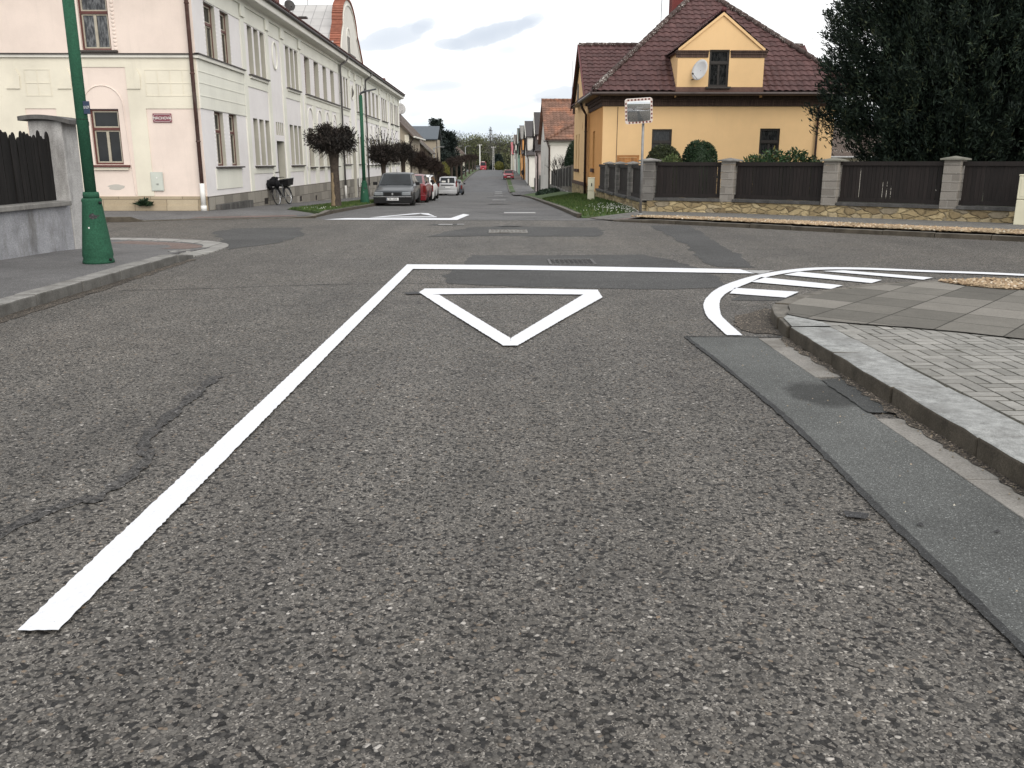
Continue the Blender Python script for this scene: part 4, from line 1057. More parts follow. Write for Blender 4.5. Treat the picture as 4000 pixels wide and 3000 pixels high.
# arches over the four ground floor windows, oval medallions
ar = MB()
for (a, b) in [(42.0, 43.05), (44.2, 45.25), (46.15, 47.25), (48.25, 49.3), (60.1, 61.1), (62.0, 63.0), (63.9, 64.9), (65.9, 66.9)]:
    m0 = (a + b) / 2; rr = (b - a) / 2 + .08
    ar.tube([(XF + .02, m0 - rr, 2.95)] + [(XF + .02, m0 - rr * math.cos(t * math.pi / 10), 3.25 + rr * math.sin(t * math.pi / 10) * 1.0) for t in range(11)] + [(XF + .02, m0 + rr, 2.95)], .022, 6)
for (yc, rz, ry) in ((36.35, .5, .36), (55.05, .42, .4)):
    ar.tube([(XF + .02, yc + ry * math.cos(t * math.pi / 12), 5.45 + rz * math.sin(t * math.pi / 12)) for t in range(25)], .035, 6)
split_loose(ar.build('plaster_moulding', pl_sage, apt))
md = MB(); md.blob((XF, 55.05, 5.45), (.12, .2, .26), 10, 8, .12); md.build('plaster_emblem', conc_grey, apt)
# small rounded studs down the sides of some windows
for (a, b, z0, z1) in [(q[0], q[1], 4.5, 6.05) for q in up[:2] + up[8:12]] + [(q[0], q[1], 1.35, 2.92) for q in lo[:2]]:
    for y in (a - .06, b + .06):
        z = z0; st = MB()
        while z < z1: st.blob((XF + .005, y, z + .05), (.010, .04, .05), 6, 4); z += .115
        st.build('stud_column', pl_lilac, apt)
st = MB()
for z in np.arange(4.6, 6.5, .105): st.blob((-11.03, YE - .005, z), (.055, .02, .048), 8, 4)
st.build('stud_column', pl_pink, apt)
sl = MB()
for a, b in ((32.5, 35.0), (38.15, 40.55), (41.75, 50.5), (51.2, 53.7), (56.5, 59), (59.9, 67), (68.6, 72), (73.9, 76.1), (76.8, 79.9)):
    wbox(sl, FF, a, b, 4.385, 4.43, 0, .13)
for a, b in ((28.0, 30.8), (32.5, 35.0), (38.15, 40.55), (51.2, 53.7), (56.5, 59), (68.6, 72), (73.9, 76.1), (76.8, 79.9)): wbox(sl, FF, a, b, 1.245, 1.29, 0, .12)
for (a, b) in [(42.0, 43.05), (44.2, 45.25), (46.15, 47.25), (48.25, 49.3), (60.1, 61.1), (62.0, 63.0), (63.9, 64.9), (65.9, 66.9)]: wbox(sl, FF, a - .12, b + .12, 1.15, 1.20, 0, .14)
wbox(sl, FF, YE - .12, 31.75, 4.455, 4.49, 0, .13)
split_loose(sl.build('sill', sill_dark, apt))
sb = MB()
wbox(sb, FF, YE - .09, 31.72, 4.35, 4.455, 0, .10); wbox(sb, FE, -17.5, XF + .09, 4.36, 4.44, 0, .085)
for a, b in ((32.55, 34.95), (38.2, 40.5), (41.8, 50.45), (51.25, 53.65), (56.55, 58.95), (59.95, 66.95)): wbox(sb, FF, a, b, 4.30, 4.385, 0, .08)
split_loose(sb.build('string_course', trim_white, apt))
se = MB(); wbox(se, FE, -17.5, XF + .12, 4.44, 4.475, 0, .12); wbox(se, FE, -12.05, -10.97, 4.50, 4.555, 0, .11)
split_loose(se.build('string_course_cap', sill_dark, apt))
s2 = MB()
for x0 in (-12.06, -15.46): wbox(s2, FE, x0, x0 + 1.1, 1.285, 1.345, 0, .13)
split_loose(s2.build('sill', frame_brown, apt))
s3 = MB()
for x0 in (-12.06, -15.46): wbox(s3, FE, x0 + .02, x0 + 1.05, 1.20, 1.285, 0, .075)
split_loose(s3.build('sill_moulding', pl_cream, apt))
# end wall: cream ground storey with pink fields
e = MB()
for a, b in ((-17.5, -13.85), (-12.95, -12.30), (-10.82, -10.33)): wbox(e, FE, a, b, .44, 4.36, 0, .022)
wbox(e, FE, -10.33, XF - .012, 2.95, 4.36, 0, .022); wbox(e, FE, -12.30, -10.82, 4.10, 4.36, 0, .022); wbox(e, FE, -13.85, -12.95, 2.95, 4.36, 0, .022)
for x0, x1 in ((-13.75, -13.0), (-10.28, XF - .02)):
    for z in (3.3, 3.65, 4.02): wbox(e, FE, x0, x1, z, z + .018, .022, .032)
    x = x0
    while x < x1: wbox(e, FE, x, x + .016, 3.3, 4.02, .022, .033); x += .36
for x0 in (-14.1, -12.62, -10.62):
    e.slab([(x0 - .2, YE - .022, 3.50), (x0 + .2, YE - .022, 3.50), (x0 + .22, YE - .022, 3.86), (x0 + .13, YE - .022, 4.06), (x0 + .02, YE - .022, 3.72)], (0, -.035, 0))
e.build('plaster_relief', pl_cream, apt)
pa = MB()
pa.tube([(-12.16, YE - .0, .46), (-12.16, YE - .005, 2.95)] + [(-11.575 - .585 * math.cos(t * math.pi / 12), YE - .005, 3.02 + .58 * math.sin(t * math.pi / 12)) for t in range(13)] + [(-10.95, YE - .005, 2.0), (-10.88, YE - .005, .46)], .02, 6)
pa.build('plaster_moulding', pl_pink, apt)
bp = MB()
bp.slab([(-11.55 + math.cos(t * .4) * (.24 + .05 * math.sin(t * 2.1)) + .1, YE - .001, .70 + math.sin(t * .4) * .085) for t in range(16)], (0, -.004, 0))
bp.build('render_patch', pl_patch, apt)
pk = MB()
vents = [(33.3, 33.95), (39.2, 39.75), (42.6, 43.1), (52.0, 52.5), (57.2, 57.7), (61.5, 62.0), (64.4, 64.9)]
def pz(y): return H(-8.7, y) + .13
FP = (Vector((XF + .04, 0, 0)), Vector((0, 1, 0)), Vector((1, 0, 0)))
cuts = [YE - .04, 54.35, 55.75, 72.3, 73.6, YT]
for i in range(0, len(cuts), 2):
    a, b = cuts[i], cuts[i + 1]
    wall_holes(pk, FP, b, -2.4, .42, [(v0, v1, pz(v0) + .03, pz(v0) + .26, .03) for v0, v1 in vents if a < v0 < b], u0=a)
    pk.quad((XF, a, .42), (XF + .04, a, .42), (XF + .04, b, .42), (XF, b, .42))
pk.build('plinth', plinth_grey, apt)
vb = MB()
for v0, v1 in vents: vb.quad((XF + .014, v0, pz(v0) + .03), (XF + .014, v1, pz(v0) + .03), (XF + .014, v1, pz(v0) + .26), (XF + .014, v0, pz(v0) + .26))
split_loose(vb.build('cellar_opening', frame_dark, apt))
pe = MB(); pe.box(-17.5, XF + .0, YE - .04, YE, -.3, .43); pe.box(-17.5, XF - .03, YE - .075, YE - .04, -.3, .16)
pe.build('plinth', plinth_m, apt)
dk = MB(); dk.box(XF + .05, XF + .25, 27.5, 31.0, -.4, .155); dk.build('plinth_step', conc_dark, apt)
# cornice, gutter and roof
co = MB()
prof = [(0, 6.70), (.08, 6.70), (.12, 6.75), (.30, 6.77), (.42, 6.78), (.44, 6.80), (.44, 7.04), (0, 7.04)]
co.slab([(XF + d, YE - .15, z) for d, z in prof], (0, YT - YE + .3, 0)); co.build('cornice', trim_white, apt)
ce = MB(); ce.slab([(-17.5, YE - d, z) for d, z in prof], (17.5 + XF - .002, 0, 0)); ce.build('cornice', trim_white, apt)
gt = MB(); gt.tube([(XF + .50, YE - .3, 7.07), (XF + .50, YT + .2, 7.05)], .06, 8)
gt.build('gutter', dark_metal, apt)
rf = MB()
RX, RZ = -14.0, 11.2
roof_slab(rf, [(XF + .52, YE - .25, 7.12), (XF + .52, YT + .25, 7.10), (RX, YT + .25, RZ), (RX, YE + 4.5, RZ)], .1)
roof_slab(rf, [(-19.2, YE - .25, 7.2), (XF + .52, YE - .25, 7.12), (RX, YE + 4.5, RZ)], .1)
rf.build('roof', roof_red, apt)
ev = MB(); y = YE
while y < YT:
    ev.tube([(XF + .56, y + .13, 7.13), (XF + .1, y + .13, 7.46)], .06, 6); y += .3
ev.build('eave_tiles', mk_tile('eave_tile', ((.035, .014, .014), (.055, .02, .02), (.09, .035, .03)), .02), apt, smooth=True)
# curved gable on the facade with its white sheet roof
gp = [(50.75, 7.14), (50.85, 7.6), (51.25, 8.2), (51.75, 8.72), (51.95, 8.82), (51.98, 9.05), (52.05, 9.35), (52.45, 9.85), (53.0, 10.15), (53.7, 10.38), (54.4, 10.46), (55.2, 10.42), (55.9, 10.2), (56.5, 9.85), (56.95, 9.4), (57.15, 9.0), (57.2, 8.82), (57.6, 8.6), (58.2, 8.15), (58.9, 7.6), (59.2, 7.14)]
gw = MB(); gw.slab([(XF + .10, y, z) for y, z in gp], (-.55, 0, 0)); gw.build('curved_gable', pl_white, apt)
gr_ = MB(); gi = [(y + (55 - y) * .11, 7.2 + (z - 7.2) * .92) for y, z in gp]
gr_.tube([(XF + .11, y, z) for y, z in gi], .05, 6)
gr_.tube([(XF + .10, 53.4, 7.5)] + [(XF + .10, 54.05 - .65 * math.cos(t * math.pi / 10), 8.35 + .55 * math.sin(t * math.pi / 10)) for t in range(11)] + [(XF + .10, 54.7, 7.5)], .04, 6)
gr_.build('gable_moulding', trim_white, apt)
gwn = MB()
for y0 in (53.55, 54.1): gwn.box(XF + .104, XF + .112, y0, y0 + .42, 7.5, 8.45)
gwn.build('gable_window', conc_grey, apt)
gwn = MB(); gwn.box(XF + .12, XF + .32, 53.3, 55.2, 7.28, 7.32); gwn.box(XF + .28, XF + .32, 53.3, 55.2, 7.42, 7.45)
for y0 in np.arange(53.3, 55.2, .3): gwn.box(XF + .29, XF + .31, y0, y0 + .02, 7.3, 7.44)
gwn.build('window_rail', dark_metal, apt)
ct = MB(); gpr = resample([(y, z) for y, z in gp], .17)
for i in range(len(gpr) - 1):
    (y0, z0), (y1, z1) = gpr[i], gpr[i + 1]
    y0 += (y0 - 55) * .015; y1 += (y1 - 55) * .015
    dy, dz = y1 - y0, z1 - z0; L = math.hypot(dy, dz) or 1; ny, nz = -dz / L, dy / L
    if ny * (y0 - 55) + nz * (z0 - 8) < 0: ny, nz = -ny, -nz
    ct.slab([(XF + .17, y0, z0), (XF + .17, y1 + dy * .2, z1 + dz * .2), (XF + .17, y1 + ny * .07, z1 + nz * .07), (XF + .17, y0 + ny * .10, z0 + nz * .10)], (-.60, 0, 0))
ct.build('coping_tiles', tile_coping, apt)
sr = MB()
roof_slab(sr, [(-8.9, 50.2, 7.45), (-13.2, 50.2, 7.45), (-13.2, 54.9, 10.3), (-9.3, 54.9, 10.3)], .08)
roof_slab(sr, [(-9.3, 54.9, 10.3), (-13.2, 54.9, 10.3), (-13.2, 59.6, 7.45), (-8.9, 59.6, 7.45)], .08)
sr.build('sheet_roof', sheet_roof, apt)
ch = MB(); ch.box(-12.25, -11.66, 49.7, 50.4, 9.0, 11.2); ch.build('chimney', brick_m, apt)
sn = MB(); sn.box(-9.75, -9.35, 45.9, 46.25, 8.25, 8.33); sn.build('roof_hatch', frame_dark, apt)
downspout(apt, [(XF - .10, YE - .22, 7.1), (XF - .10, YE - .12, 6.9), (XF - .10, YE - .12, .80)], brown_pipe, .058)
wp = MB(); wp.tube([(XF - .10, YE - .12, .81), (XF - .10, YE - .12, .16)], .072, 12); wp.tube([(XF - .10, YE - .12, .16), (XF - .10, YE - .12, .0)], .09, 12); wp.build('downspout_foot', white_pvc, apt, smooth=True)
for yy in (50.55, 59.85):
    z = pz(yy)
    downspout(apt, [(XF + .5, yy + .55, 7.12), (XF + .5, yy + .45, 6.95), (XF + .42, yy + .2, 6.75), (XF + .16, yy, 6.55), (XF + .14, yy, 6.3), (XF + .14, yy, z + .7)], grey_pipe, .055)
    wp = MB(); wp.tube([(XF + .14, yy, z + .72), (XF + .14, yy, z - .03)], .06, 10); wp.build('downspout_foot', conc_grey if yy > 55 else white_pvc, apt, smooth=True)
hb = MB(); hb.box(XF + .0, XF + .05, 35.2, 35.75, .45, 1.02) ; hb.build('gas_box', pl_lilac, apt)
hb = MB(); hb.box(XF + .0, XF + .07, 35.15, 35.8, 1.02, 1.05); hb.build('gas_box_lid', sill_dark, apt)
for y0 in (55.9, 56.6): 
    nb = MB(); nb.box(XF + .06, XF + .09, y0, y0 + .3, -.1, .55); nb.build('notice_board', white_pvc, apt)
# things fixed to that house
t = thing('street_sign', 'dark red enamel street name sign with white border on the pink end wall', 'sign', (-9.875, YE - .03, 2.56))
b = MB(); b.box(-10.15, -9.60, YE - .035, YE - .022, 2.56, 2.815); sg = b.build('sign_plate', simple('sign_red', (.20, .055, .075), .4, 0, .06, 4), t, bevel=.006)
b = MB(); x0, x1, z0, z1 = -10.125, -9.625, 2.585, 2.79
cn = .035; o = [(x0 + cn, z0), (x1 - cn, z0), (x1, z0 + cn), (x1, z1 - cn), (x1 - cn, z1), (x0 + cn, z1), (x0, z1 - cn), (x0, z0 + cn)]
for i in range(8):
    (a, c), (d, e_) = o[i], o[(i + 1) % 8]; L = math.hypot(d - a, e_ - c); nx, nz = -(e_ - c) / L * .007, (d - a) / L * .007
    b.slab([(a, YE - .035, c), (d, YE - .035, e_), (d + nx, YE - .035, e_ + nz), (a + nx, YE - .035, c + nz)], (0, -.003, 0))
b.build('border', white_pvc, t)
v, f = text_mb('MÁCHOVA', .108); b = MB(); b.add([(x - 9.875, YE - .0395 + y, z + 2.68) for x, y, z in v], f); b.build('lettering', white_pvc, t)
t = thing('meter_box', 'pale grey meter cabinet set in the pink end wall under the street sign', 'meter box', (-10.2, YE - .04, .59))
b = MB(); b.box(-10.385, -10.02, YE - .05, YE - .02, .59, 1.14); b.build('box', simple('meter_grey', (.47, .50, .46), .5, 0, .06, 4), t, bevel=.006)
b = MB(); b.box(-10.36, -10.045, YE - .056, YE - .05, .615, 1.115); b.build('door', simple('meter_door', (.52, .55, .50), .5, 0, .06, 4), t)
b = MB(); b.tube([(-10.2, YE - .05, .97), (-10.2, YE - .066, .97)], .022, 10); b.build('lock', white_pvc, t)
v, f = text_mb('132', .06); b = MB(); b.add([(x - 10.2, YE - .058 + y, z + .78) for x, y, z in v], f); b.build('lettering', ink, t)
def dish(name, label, c, r, az, el, mat, foot):
    t = thing(name, label, 'satellite dish', foot)
    d = Vector((math.cos(el) * math.cos(az), math.cos(el) * math.sin(az), math.sin(el)))
    a = d.cross(Vector((0, 0, 1))).normalized(); u = a.cross(d)
    b = MB(); n = 20; vs = [tuple(Vector(c) - d * r * .22)]; fs = []
    for i in range(1, 5):
        q = r * i / 4
        for k in range(n): vs.append(tuple(Vector(c) - d * r * .22 * (1 - (i / 4) ** 2) + (a * math.cos(6.2832 * k / n) + u * math.sin(6.2832 * k / n) * 1.08) * q))
    for k in range(n): fs.append((0, 1 + k, 1 + (k + 1) % n))
    for i in range(3):
        for k in range(n): fs.append((1 + i * n + k, 1 + (i + 1) * n + k, 1 + (i + 1) * n + (k + 1) % n, 1 + i * n + (k + 1) % n))
    b.add(vs, fs); o = b.build('reflector', mat, t, smooth=True)
    md = o.modifiers.new('Solidify', 'SOLIDIFY'); md.thickness = .012
    b = MB(); b.tube([Vector(c) - d * r * .2, Vector(c) - d * r * .35 - Vector((0, 0, r * .5)), foot], .02, 8); b.build('mount', dark_metal, t)
    b = MB(); b.tube([Vector(c) - u * r * 1.0, Vector(c) - u * r * .75 + d * r * .8], .010, 6); b.build('arm', galv, t)
    b = MB(); b.tube([Vector(c) - u * r * .75 + d * r * .8, Vector(c) - u * r * .68 + d * r * .95], .03, 8); b.build('receiver', dark_metal, t)
    return t
dish('satellite_dish', 'dark round satellite dish standing on the edge of the dark red roof', (-9.27, 42.0, 8.2), .24, R(-62), R(22), simple('dark_dish', (.022, .02, .02), .5, .2, .2, 6), (-9.3, 42.12, 7.85))
def antenna(name, label, base, h, bars):
    t = thing(name, label, 'aerial', base); x, y, z = base
    b = MB(); b.tube([(x, y, z), (x, y, z + h)], .022, 6); b.build('mast', galv, t)
    for (zz, L, yaw, n) in bars:
        b = MB(); d = Vector((math.cos(yaw), math.sin(yaw), 0)); s = Vector((-d.y, d.x, 0)); c = Vector((x, y, z + zz))
        b.tube([c - d * L * .3, c + d * L * .7], .012, 5)
        for k in range(n):
            q = c - d * L * .3 + d * L * k / max(1, n - 1); b.tube([q - s * .18, q + s * .18], .007, 4)
        b.build('yagi', galv, t)
    return t
antenna('roof_aerial', 'thin television aerial with two arms on the white sheet roof', (-11.06, 54.9, 10.15), 1.6, [(1.15, 1.1, R(10), 6), (1.25, 1.2, R(190), 6), (1.7, .8, R(20), 5)])
b = MB()
rs = np.random.RandomState(5); Pn = rs.normal(size=(160, 3)) * (.09, .05, .05); Pn[:, 2] = np.abs(Pn[:, 2])
V, F = leaf_cloud(Pn + (-10.62, YE - .2, .16), Pn * 3 + (0, 0, .1), .12, .06, rs)
tag(mb_np(V, F).build('weed', leaf_topi, uv=False), 'small dark weed at the foot of the pink end wall', 'weed')
# ------------------------------------------------------------------ the yellow corner house
yh = thing('yellow_house', 'yellow hipped house with dark brown tiled roof, gabled dormer and brown brick bands', 'house', (9.3, 44, -.3))
XL, XR, YF, YB = 4.40, 14.15, 38.0, 50.6
FY = (Vector((0, YF, 0)), Vector((1, 0, 0)), Vector((0, -1, 0)))
FYL = (Vector((XL, 0, 0)), Vector((0, -1, 0)), Vector((-1, 0, 0)))
YWG = (Vector((4.28, 0, 0)), Vector((0, -1, 0)), Vector((-1, 0, 0)))
w = MB()
fh = [(6.49, 7.33, 1.25, 2.76, .10), (11.05, 11.90, 1.25, 2.79, .10)]
wall_holes(w, FY, XR, -.6, 4.1, fh, u0=XL)
w.quad((XR, YF, -.6), (XR, YB, -.6), (XR, YB, 4.3), (XR, YF, 4.3))
wl = [(-49.35, -48.75, 1.06, 2.84, .2), (-47.9, -47.3, 1.06, 2.84, .2), (-48.9, -48.1, 4.55, 5.45, .15), (-46.0, -45.75, 3.0, 3.35, .1)]
O, U, n = YWG
wall_holes(w, YWG, -43.4, .3, 4.45, [q for q in wl if q[2] < 4], u0=-50.6)
w.add([(4.28, 50.6, 4.45), (4.28, 47.0, 6.9), (4.28, 43.4, 4.45)], [(0, 1, 2)])
w.quad((4.28, 43.4, .3), (XL, 43.4, .3), (XL, 43.4, 4.45), (4.28, 43.4, 4.45))
w.quad((4.28, 50.6, -.6), (14.2, 50.6, -.6), (14.2, 50.6, 4.45), (4.28, 50.6, 4.45))
w.build('wall', pl_yellow, yh)
w2 = MB(); wall_holes(w2, FYL, -YF, -.6, 4.1, [(-41.75, -41.0, 1.13, 2.78, .18)], u0=-43.4); w2.build('side_wall', pl_orange, yh, )
for q in fh: window(yh, FY, q[0], q[1], q[2], q[3], .06, 'dark')
for q in wl[:2]: window(yh, YWG, q[0], q[1], q[2], q[3], .15, 'plain')
window(yh, FYL, -41.75, -41.0, 1.13, 2.78, .14, 'dark')
b = MB(); b.slab([(4.275, 48.95, 4.5), (4.275, 48.95, 5.05)] + [(4.275, 48.55 - -.4 * math.cos(t * math.pi / 8), 5.05 + .4 * math.sin(t * math.pi / 8)) for t in range(9)] + [(4.275, 48.15, 4.5)], (-.02, 0, 0)); b.build('attic_window', frame_dark, yh)
pl = MB()
pl.box(4.20, XL - .01, 43.36, 50.62, -.9, .28); pl.box(XL - .05, XR, YF - .05, YF + .2, -.9, .12); pl.box(XL - .05, XL + .2, YF - .05, 43.35, -.9, .12)
pl.build('plinth', rubble_m, yh)
bb = MB(); bb.box(4.18, 4.30, 43.34, 50.64, .28, .44); bb.build('plinth_band', band_brick, yh)
cb = MB()
for (z0, z1, d) in ((3.68, 3.86, .05), (3.86, 3.98, .10), (3.98, 4.10, .16)):
    cb.box(XL - d, XR + d, YF - d, YF, z0, z1); cb.box(XL - d, XL, YF, 43.38, z0, z1)
cb.box(4.18, 4.28, 43.28, 43.6, 4.0, 4.45); cb.box(4.18, 4.28, 50.3, 50.7, 4.0, 4.45)
split_loose(cb.build('brick_cornice', band_brick, yh))
sl = MB()
for q in fh: wbox(sl, FY, q[0] - .06, q[1] + .06, q[2] - .09, q[2], 0, .08)
for q in wl[:2] + [(-41.75, -41.0, 1.13, 0)]: wbox(sl, YWG if q[0] < -43 else FYL, q[0] - .06, q[1] + .06, q[2] - .16, q[2], 0, .10)
split_loose(sl.build('sill', sill_brown, yh))
# roof: hipped front block and a cross wing with its gable to the street
E0 = (3.95, 37.5, 4.22); E1 = (15.0, 37.5, 4.22); AP = (9.2, 43.0, 8.95); E2 = (3.95, 48.5, 4.22); E3 = (15.0, 48.5, 4.22)
AP2 = (9.45, 43.0, 8.95)
rb = MB()
rb.add([E0, E1, E3, E2, AP, AP2], [(0, 1, 5, 4), (1, 2, 5), (2, 3, 4, 5), (3, 0, 4), (0, 3, 2, 1)])
W0, W1, RDG = 43.05, 50.95, 47.0
zw = 4.30; zrg = 7.10
rb.add([(4.12, W0, zw), (15.6, W0, zw), (15.6, RDG, zrg), (4.12, RDG, zrg), (4.12, W1, zw), (15.6, W1, zw)], [(0, 1, 2, 3), (3, 2, 5, 4)])
rb.build('roof_deck', gutter_brown, yh)
rt = MB()
tiled(rt, [E0, E1, AP2, AP]); tiled(rt, [E2, E0, AP]); tiled(rt, [E1, E3, AP2])
tiled(rt, [(4.12, W0, zw), (15.6, W0, zw), (15.6, RDG, zrg), (4.12, RDG, zrg)])
rt.build('roof', tile_brown, yh)
L_ = lambda p, d=.10: (p[0], p[1], p[2] + d)
for q in ((L_(E0), L_(AP), .12), (L_(E1), L_(AP2), .12), ((4.12, RDG, zrg + .08), (15.6, RDG, zrg + .08), .10)):
    rr = MB(); ridge_tiles(rr, *q); rr.build('hip_tiles', ridge_brown, yh, smooth=True)
vg = MB()
for (y0, y1) in ((W0, RDG), (W1, RDG)):
    vg.slab([(4.06, y0, zw - .12), (4.06, y1, zrg - .08), (4.06, y1, zrg + .10), (4.06, y0, zw + .08)], (.06, 0, 0))
vg.slab([(15.6, W0, zw - .1), (15.6, RDG, zrg - .08), (15.6, RDG, zrg + .1), (15.6, W0, zw + .08)], (.05, 0, 0))
split_loose(vg.build('verge_board', roof_red, yh))
gt = MB()
gt.tube([(3.85, 37.40, 4.14), (15.1, 37.40, 4.14)], .075, 8); gt.tube([(3.85, 37.40, 4.14), (3.85, 43.1, 4.16)], .075, 8)
gt.build('gutter', gutter_brown, yh)
fa = MB(); fa.box(3.92, 14.6, 37.47, 37.95, 4.10, 4.16); fa.box(3.92, 4.38, 37.47, 43.1, 4.10, 4.16); fa.build('soffit', gutter_brown, yh)
ch = MB(); ch.box(8.25, 10.5, 44.2, 44.9, 7.0, 10.4); split_loose(ch.build('chimney', mk_plaster('chimney_red', (.16, .045, .042), .2), yh))
downspout(yh, [(3.92, 43.0, 4.1), (4.0, 43.1, 3.9), (4.20, 43.22, 3.6), (4.20, 43.22, -.3)], gutter_brown, .06)
downspout(yh, [(13.75, 37.45, 4.08), (13.7, 37.6, 3.95), (13.43, YF - .08, 3.72), (13.43, YF - .08, -.3)], brown_pipe, .05)
cw = MB(); cw.tube([(5.02, YF - .01, 3.66), (5.0, YF - .01, .2)], .012, 5); cw.build('lightning_wire', brown_pipe, yh)
am = MB(); am.tube([(7.2, 41.0, 6.9), (7.22, 41.0, 9.3)], .018, 5); am.blob((7.2, 41.0, 7.3), (.045, .045, .06), 6, 4); am.build('aerial_mast', galv, yh)
# the dormer, standing flush with the eaves
DF = 37.46
FD = (Vector((0, DF, 0)), Vector((1, 0, 0)), Vector((0, -1, 0)))
d = MB()
DX0, DX1, WX0, WX1, DZ0, DZ1, AX, AZ = 7.33, 10.87, 8.62, 9.435, 4.40, 5.79, 9.10, 7.24
wall_holes(d, FD, DX1, DZ0, DZ1, [(WX0, WX1, DZ0 + .01, DZ1 + .005, .10)], u0=DX0)
d.add([(DX0, DF, DZ1), (WX0, DF, DZ1), (WX0, DF, DZ1 + .05), (WX1, DF, DZ1 + .05), (WX1, DF, DZ1), (DX1, DF, DZ1), (DX1, DF, DZ1 + .01), (AX, DF, AZ), (DX0, DF, DZ1 + .01)], [tuple(range(9))])
for x in (DX0, DX1): d.quad((x, DF, 4.0), (x, DF, DZ1 + .01), (x, 41.0, DZ1 + .01), (x, 41.0, 4.0))
dm = d.build('dormer', pl_yellow, yh)
window(yh, FD, WX0, WX1, DZ0 + .01, DZ1 + .05, .05, 'dark')
b = MB(); wbox(b, FD, DX0 - .04, DX1 + .04, 4.20, DZ0, -.03, .02); b.build('dormer_apron', simple('brown_boards', (.12, .062, .048), .6, 0, .25, 6), dm)
b = MB()
for a, c in ((DX0 - .08, WX0 - .05), (WX1 + .05, DX1 + .08)):
    wbox(b, FD, a, c, 5.54, 5.66, 0, .03); wbox(b, FD, a, c, 5.66, 5.76, 0, .06); wbox(b, FD, a - .02, c + .02, 5.76, 5.81, 0, .10)
split_loose(b.build('dormer_band', band_brick, dm))
b = MB(); wbox(b, FD, WX0 - .10, WX1 + .10, DZ0 - .06, DZ0 + .01, .021, .12); b.build('dormer_sill', sill_dark, dm)
b = MB(); ex = .14; hw_ = (DX1 - DX0) / 2 + ex
for sx in (-1, 1):
    x0 = AX + sx * hw_; z0 = AZ + .04 - hw_ * .80
    roof_slab(b, [(AX, DF - .05, AZ + .04), (x0, DF - .05, z0), (x0, 41.4, z0), (AX, 42.0, AZ + .04)], .07)
b.build('dormer_roof_deck', gutter_brown, dm)
b = MB()
for sx in (-1, 1):
    x0 = AX + sx * hw_; z0 = AZ + .04 - hw_ * .80
    q = [(x0, DF - .05, z0), (x0, 41.4, z0), (AX, 41.4, AZ + .04), (AX, DF - .05, AZ + .04)]
    tiled(b, q if sx > 0 else [q[1], q[0], q[3], q[2]])
b.build('dormer_roof', tile_brown, dm)
b = MB(); ridge_tiles(b, (AX, DF - .06, AZ + .11), (AX, 41.3, AZ + .11), .09); b.build('dormer_ridge', roof_red, dm, smooth=True)
b = MB()
for sx in (-1, 1):
    x0 = AX + sx * (hw_ - ex); z0 = AZ + .03 - (hw_ - ex) * .80
    b.slab([(AX, DF - .06, AZ - .10), (x0, DF - .06, z0 - .10), (x0, DF - .06, z0 + .02), (AX, DF - .06, AZ + .02)], (0, .06, 0))
b.build('dormer_moulding', pl_yellow, dm)
dish('satellite_dish', 'white oval satellite dish fixed to the yellow dormer beside its window', (8.15, DF - .42, 5.03), .39, R(-142), R(16), simple('white_dish', (.60, .61, .62), .4, 0, .04, 4), (7.93, DF - .01, 4.68))
# ------------------------------------------------------------------ fence of the yellow house
fn = thing('garden_fence', 'dark slatted fence between grey split block posts on a low sandstone wall', 'fence', (8.0, 23.0, .1))
FPTS = [(4.34, 25.58), (6.39, 24.58), (8.53, 22.66), (10.68, 20.80), (12.95, 18.35), (15.1, 15.7)]
b = MB()
for i in range(len(FPTS) - 1):
    (x0, y0), (x1, y1) = FPTS[i], FPTS[i + 1]; L = math.hypot(x1 - x0, y1 - y0); u = ((x1 - x0) / L, (y1 - y0) / L); nx, ny = -u[1], u[0]
    q = [(x0 - nx * .17, y0 - ny * .17), (x1 - nx * .17, y1 - ny * .17), (x1 + nx * .17, y1 + ny * .17), (x0 + nx * .17, y0 + ny * .17)]
    b.prism(q, -.4, .365)
SIDE = [(4.34, 25.58), (4.30, 28.5), (4.28, 31.4), (4.28, 34.4), (4.40, 37.9)]
for i in range(4):
    (x0, y0), (x1, y1) = SIDE[i], SIDE[i + 1]
    b.box(min(x0, x1) - .14, max(x0, x1) + .14, y0, y1, -.6, .30 - i * .01)
b.build('stone_base', rubble_m, fn)
def fence_bay(p, q, z0, z1, tile=True, post=.2):
    (x0, y0), (x1, y1) = p, q; L = math.hypot(x1 - x0, y1 - y0); u = ((x1 - x0) / L, (y1 - y0) / L); n_ = (u[1], -u[0])
    a = post + .01; c = L - post - .01
    s = MB()
    P = lambda t, d: (x0 + u[0] * t + n_[0] * d, y0 + u[1] * t + n_[1] * d)
    def bx(t0, t1, d0, d1, za, zb): s.prism([P(t0, d0), P(t1, d0), P(t1, d1), P(t0, d1)], za, zb)
    bx(a, c, -.02, .075, z1 - .10, z1); bx(a, c, .045, .07, z0 + .09, z0 + .19)
    t = a + .02
    while t < c - .05:
        g = .005 + (rnd.random() < .22) * .007
        bx(t, min(t + .088, c), .008 + rnd.uniform(0, .004), .03, z0 + .09, z1 - .10)
        t += .088 + g
    s.build('slat_panel', wood_dark, fn)
    cb_ = MB(); e = [P(a, -.2), P(c, -.2), P(c, .21), P(a, .21)]
    cb_.prism(e, z0 - .005, z0 + .075); cb_.build('coping', conc_dark, fn, bevel=.008)
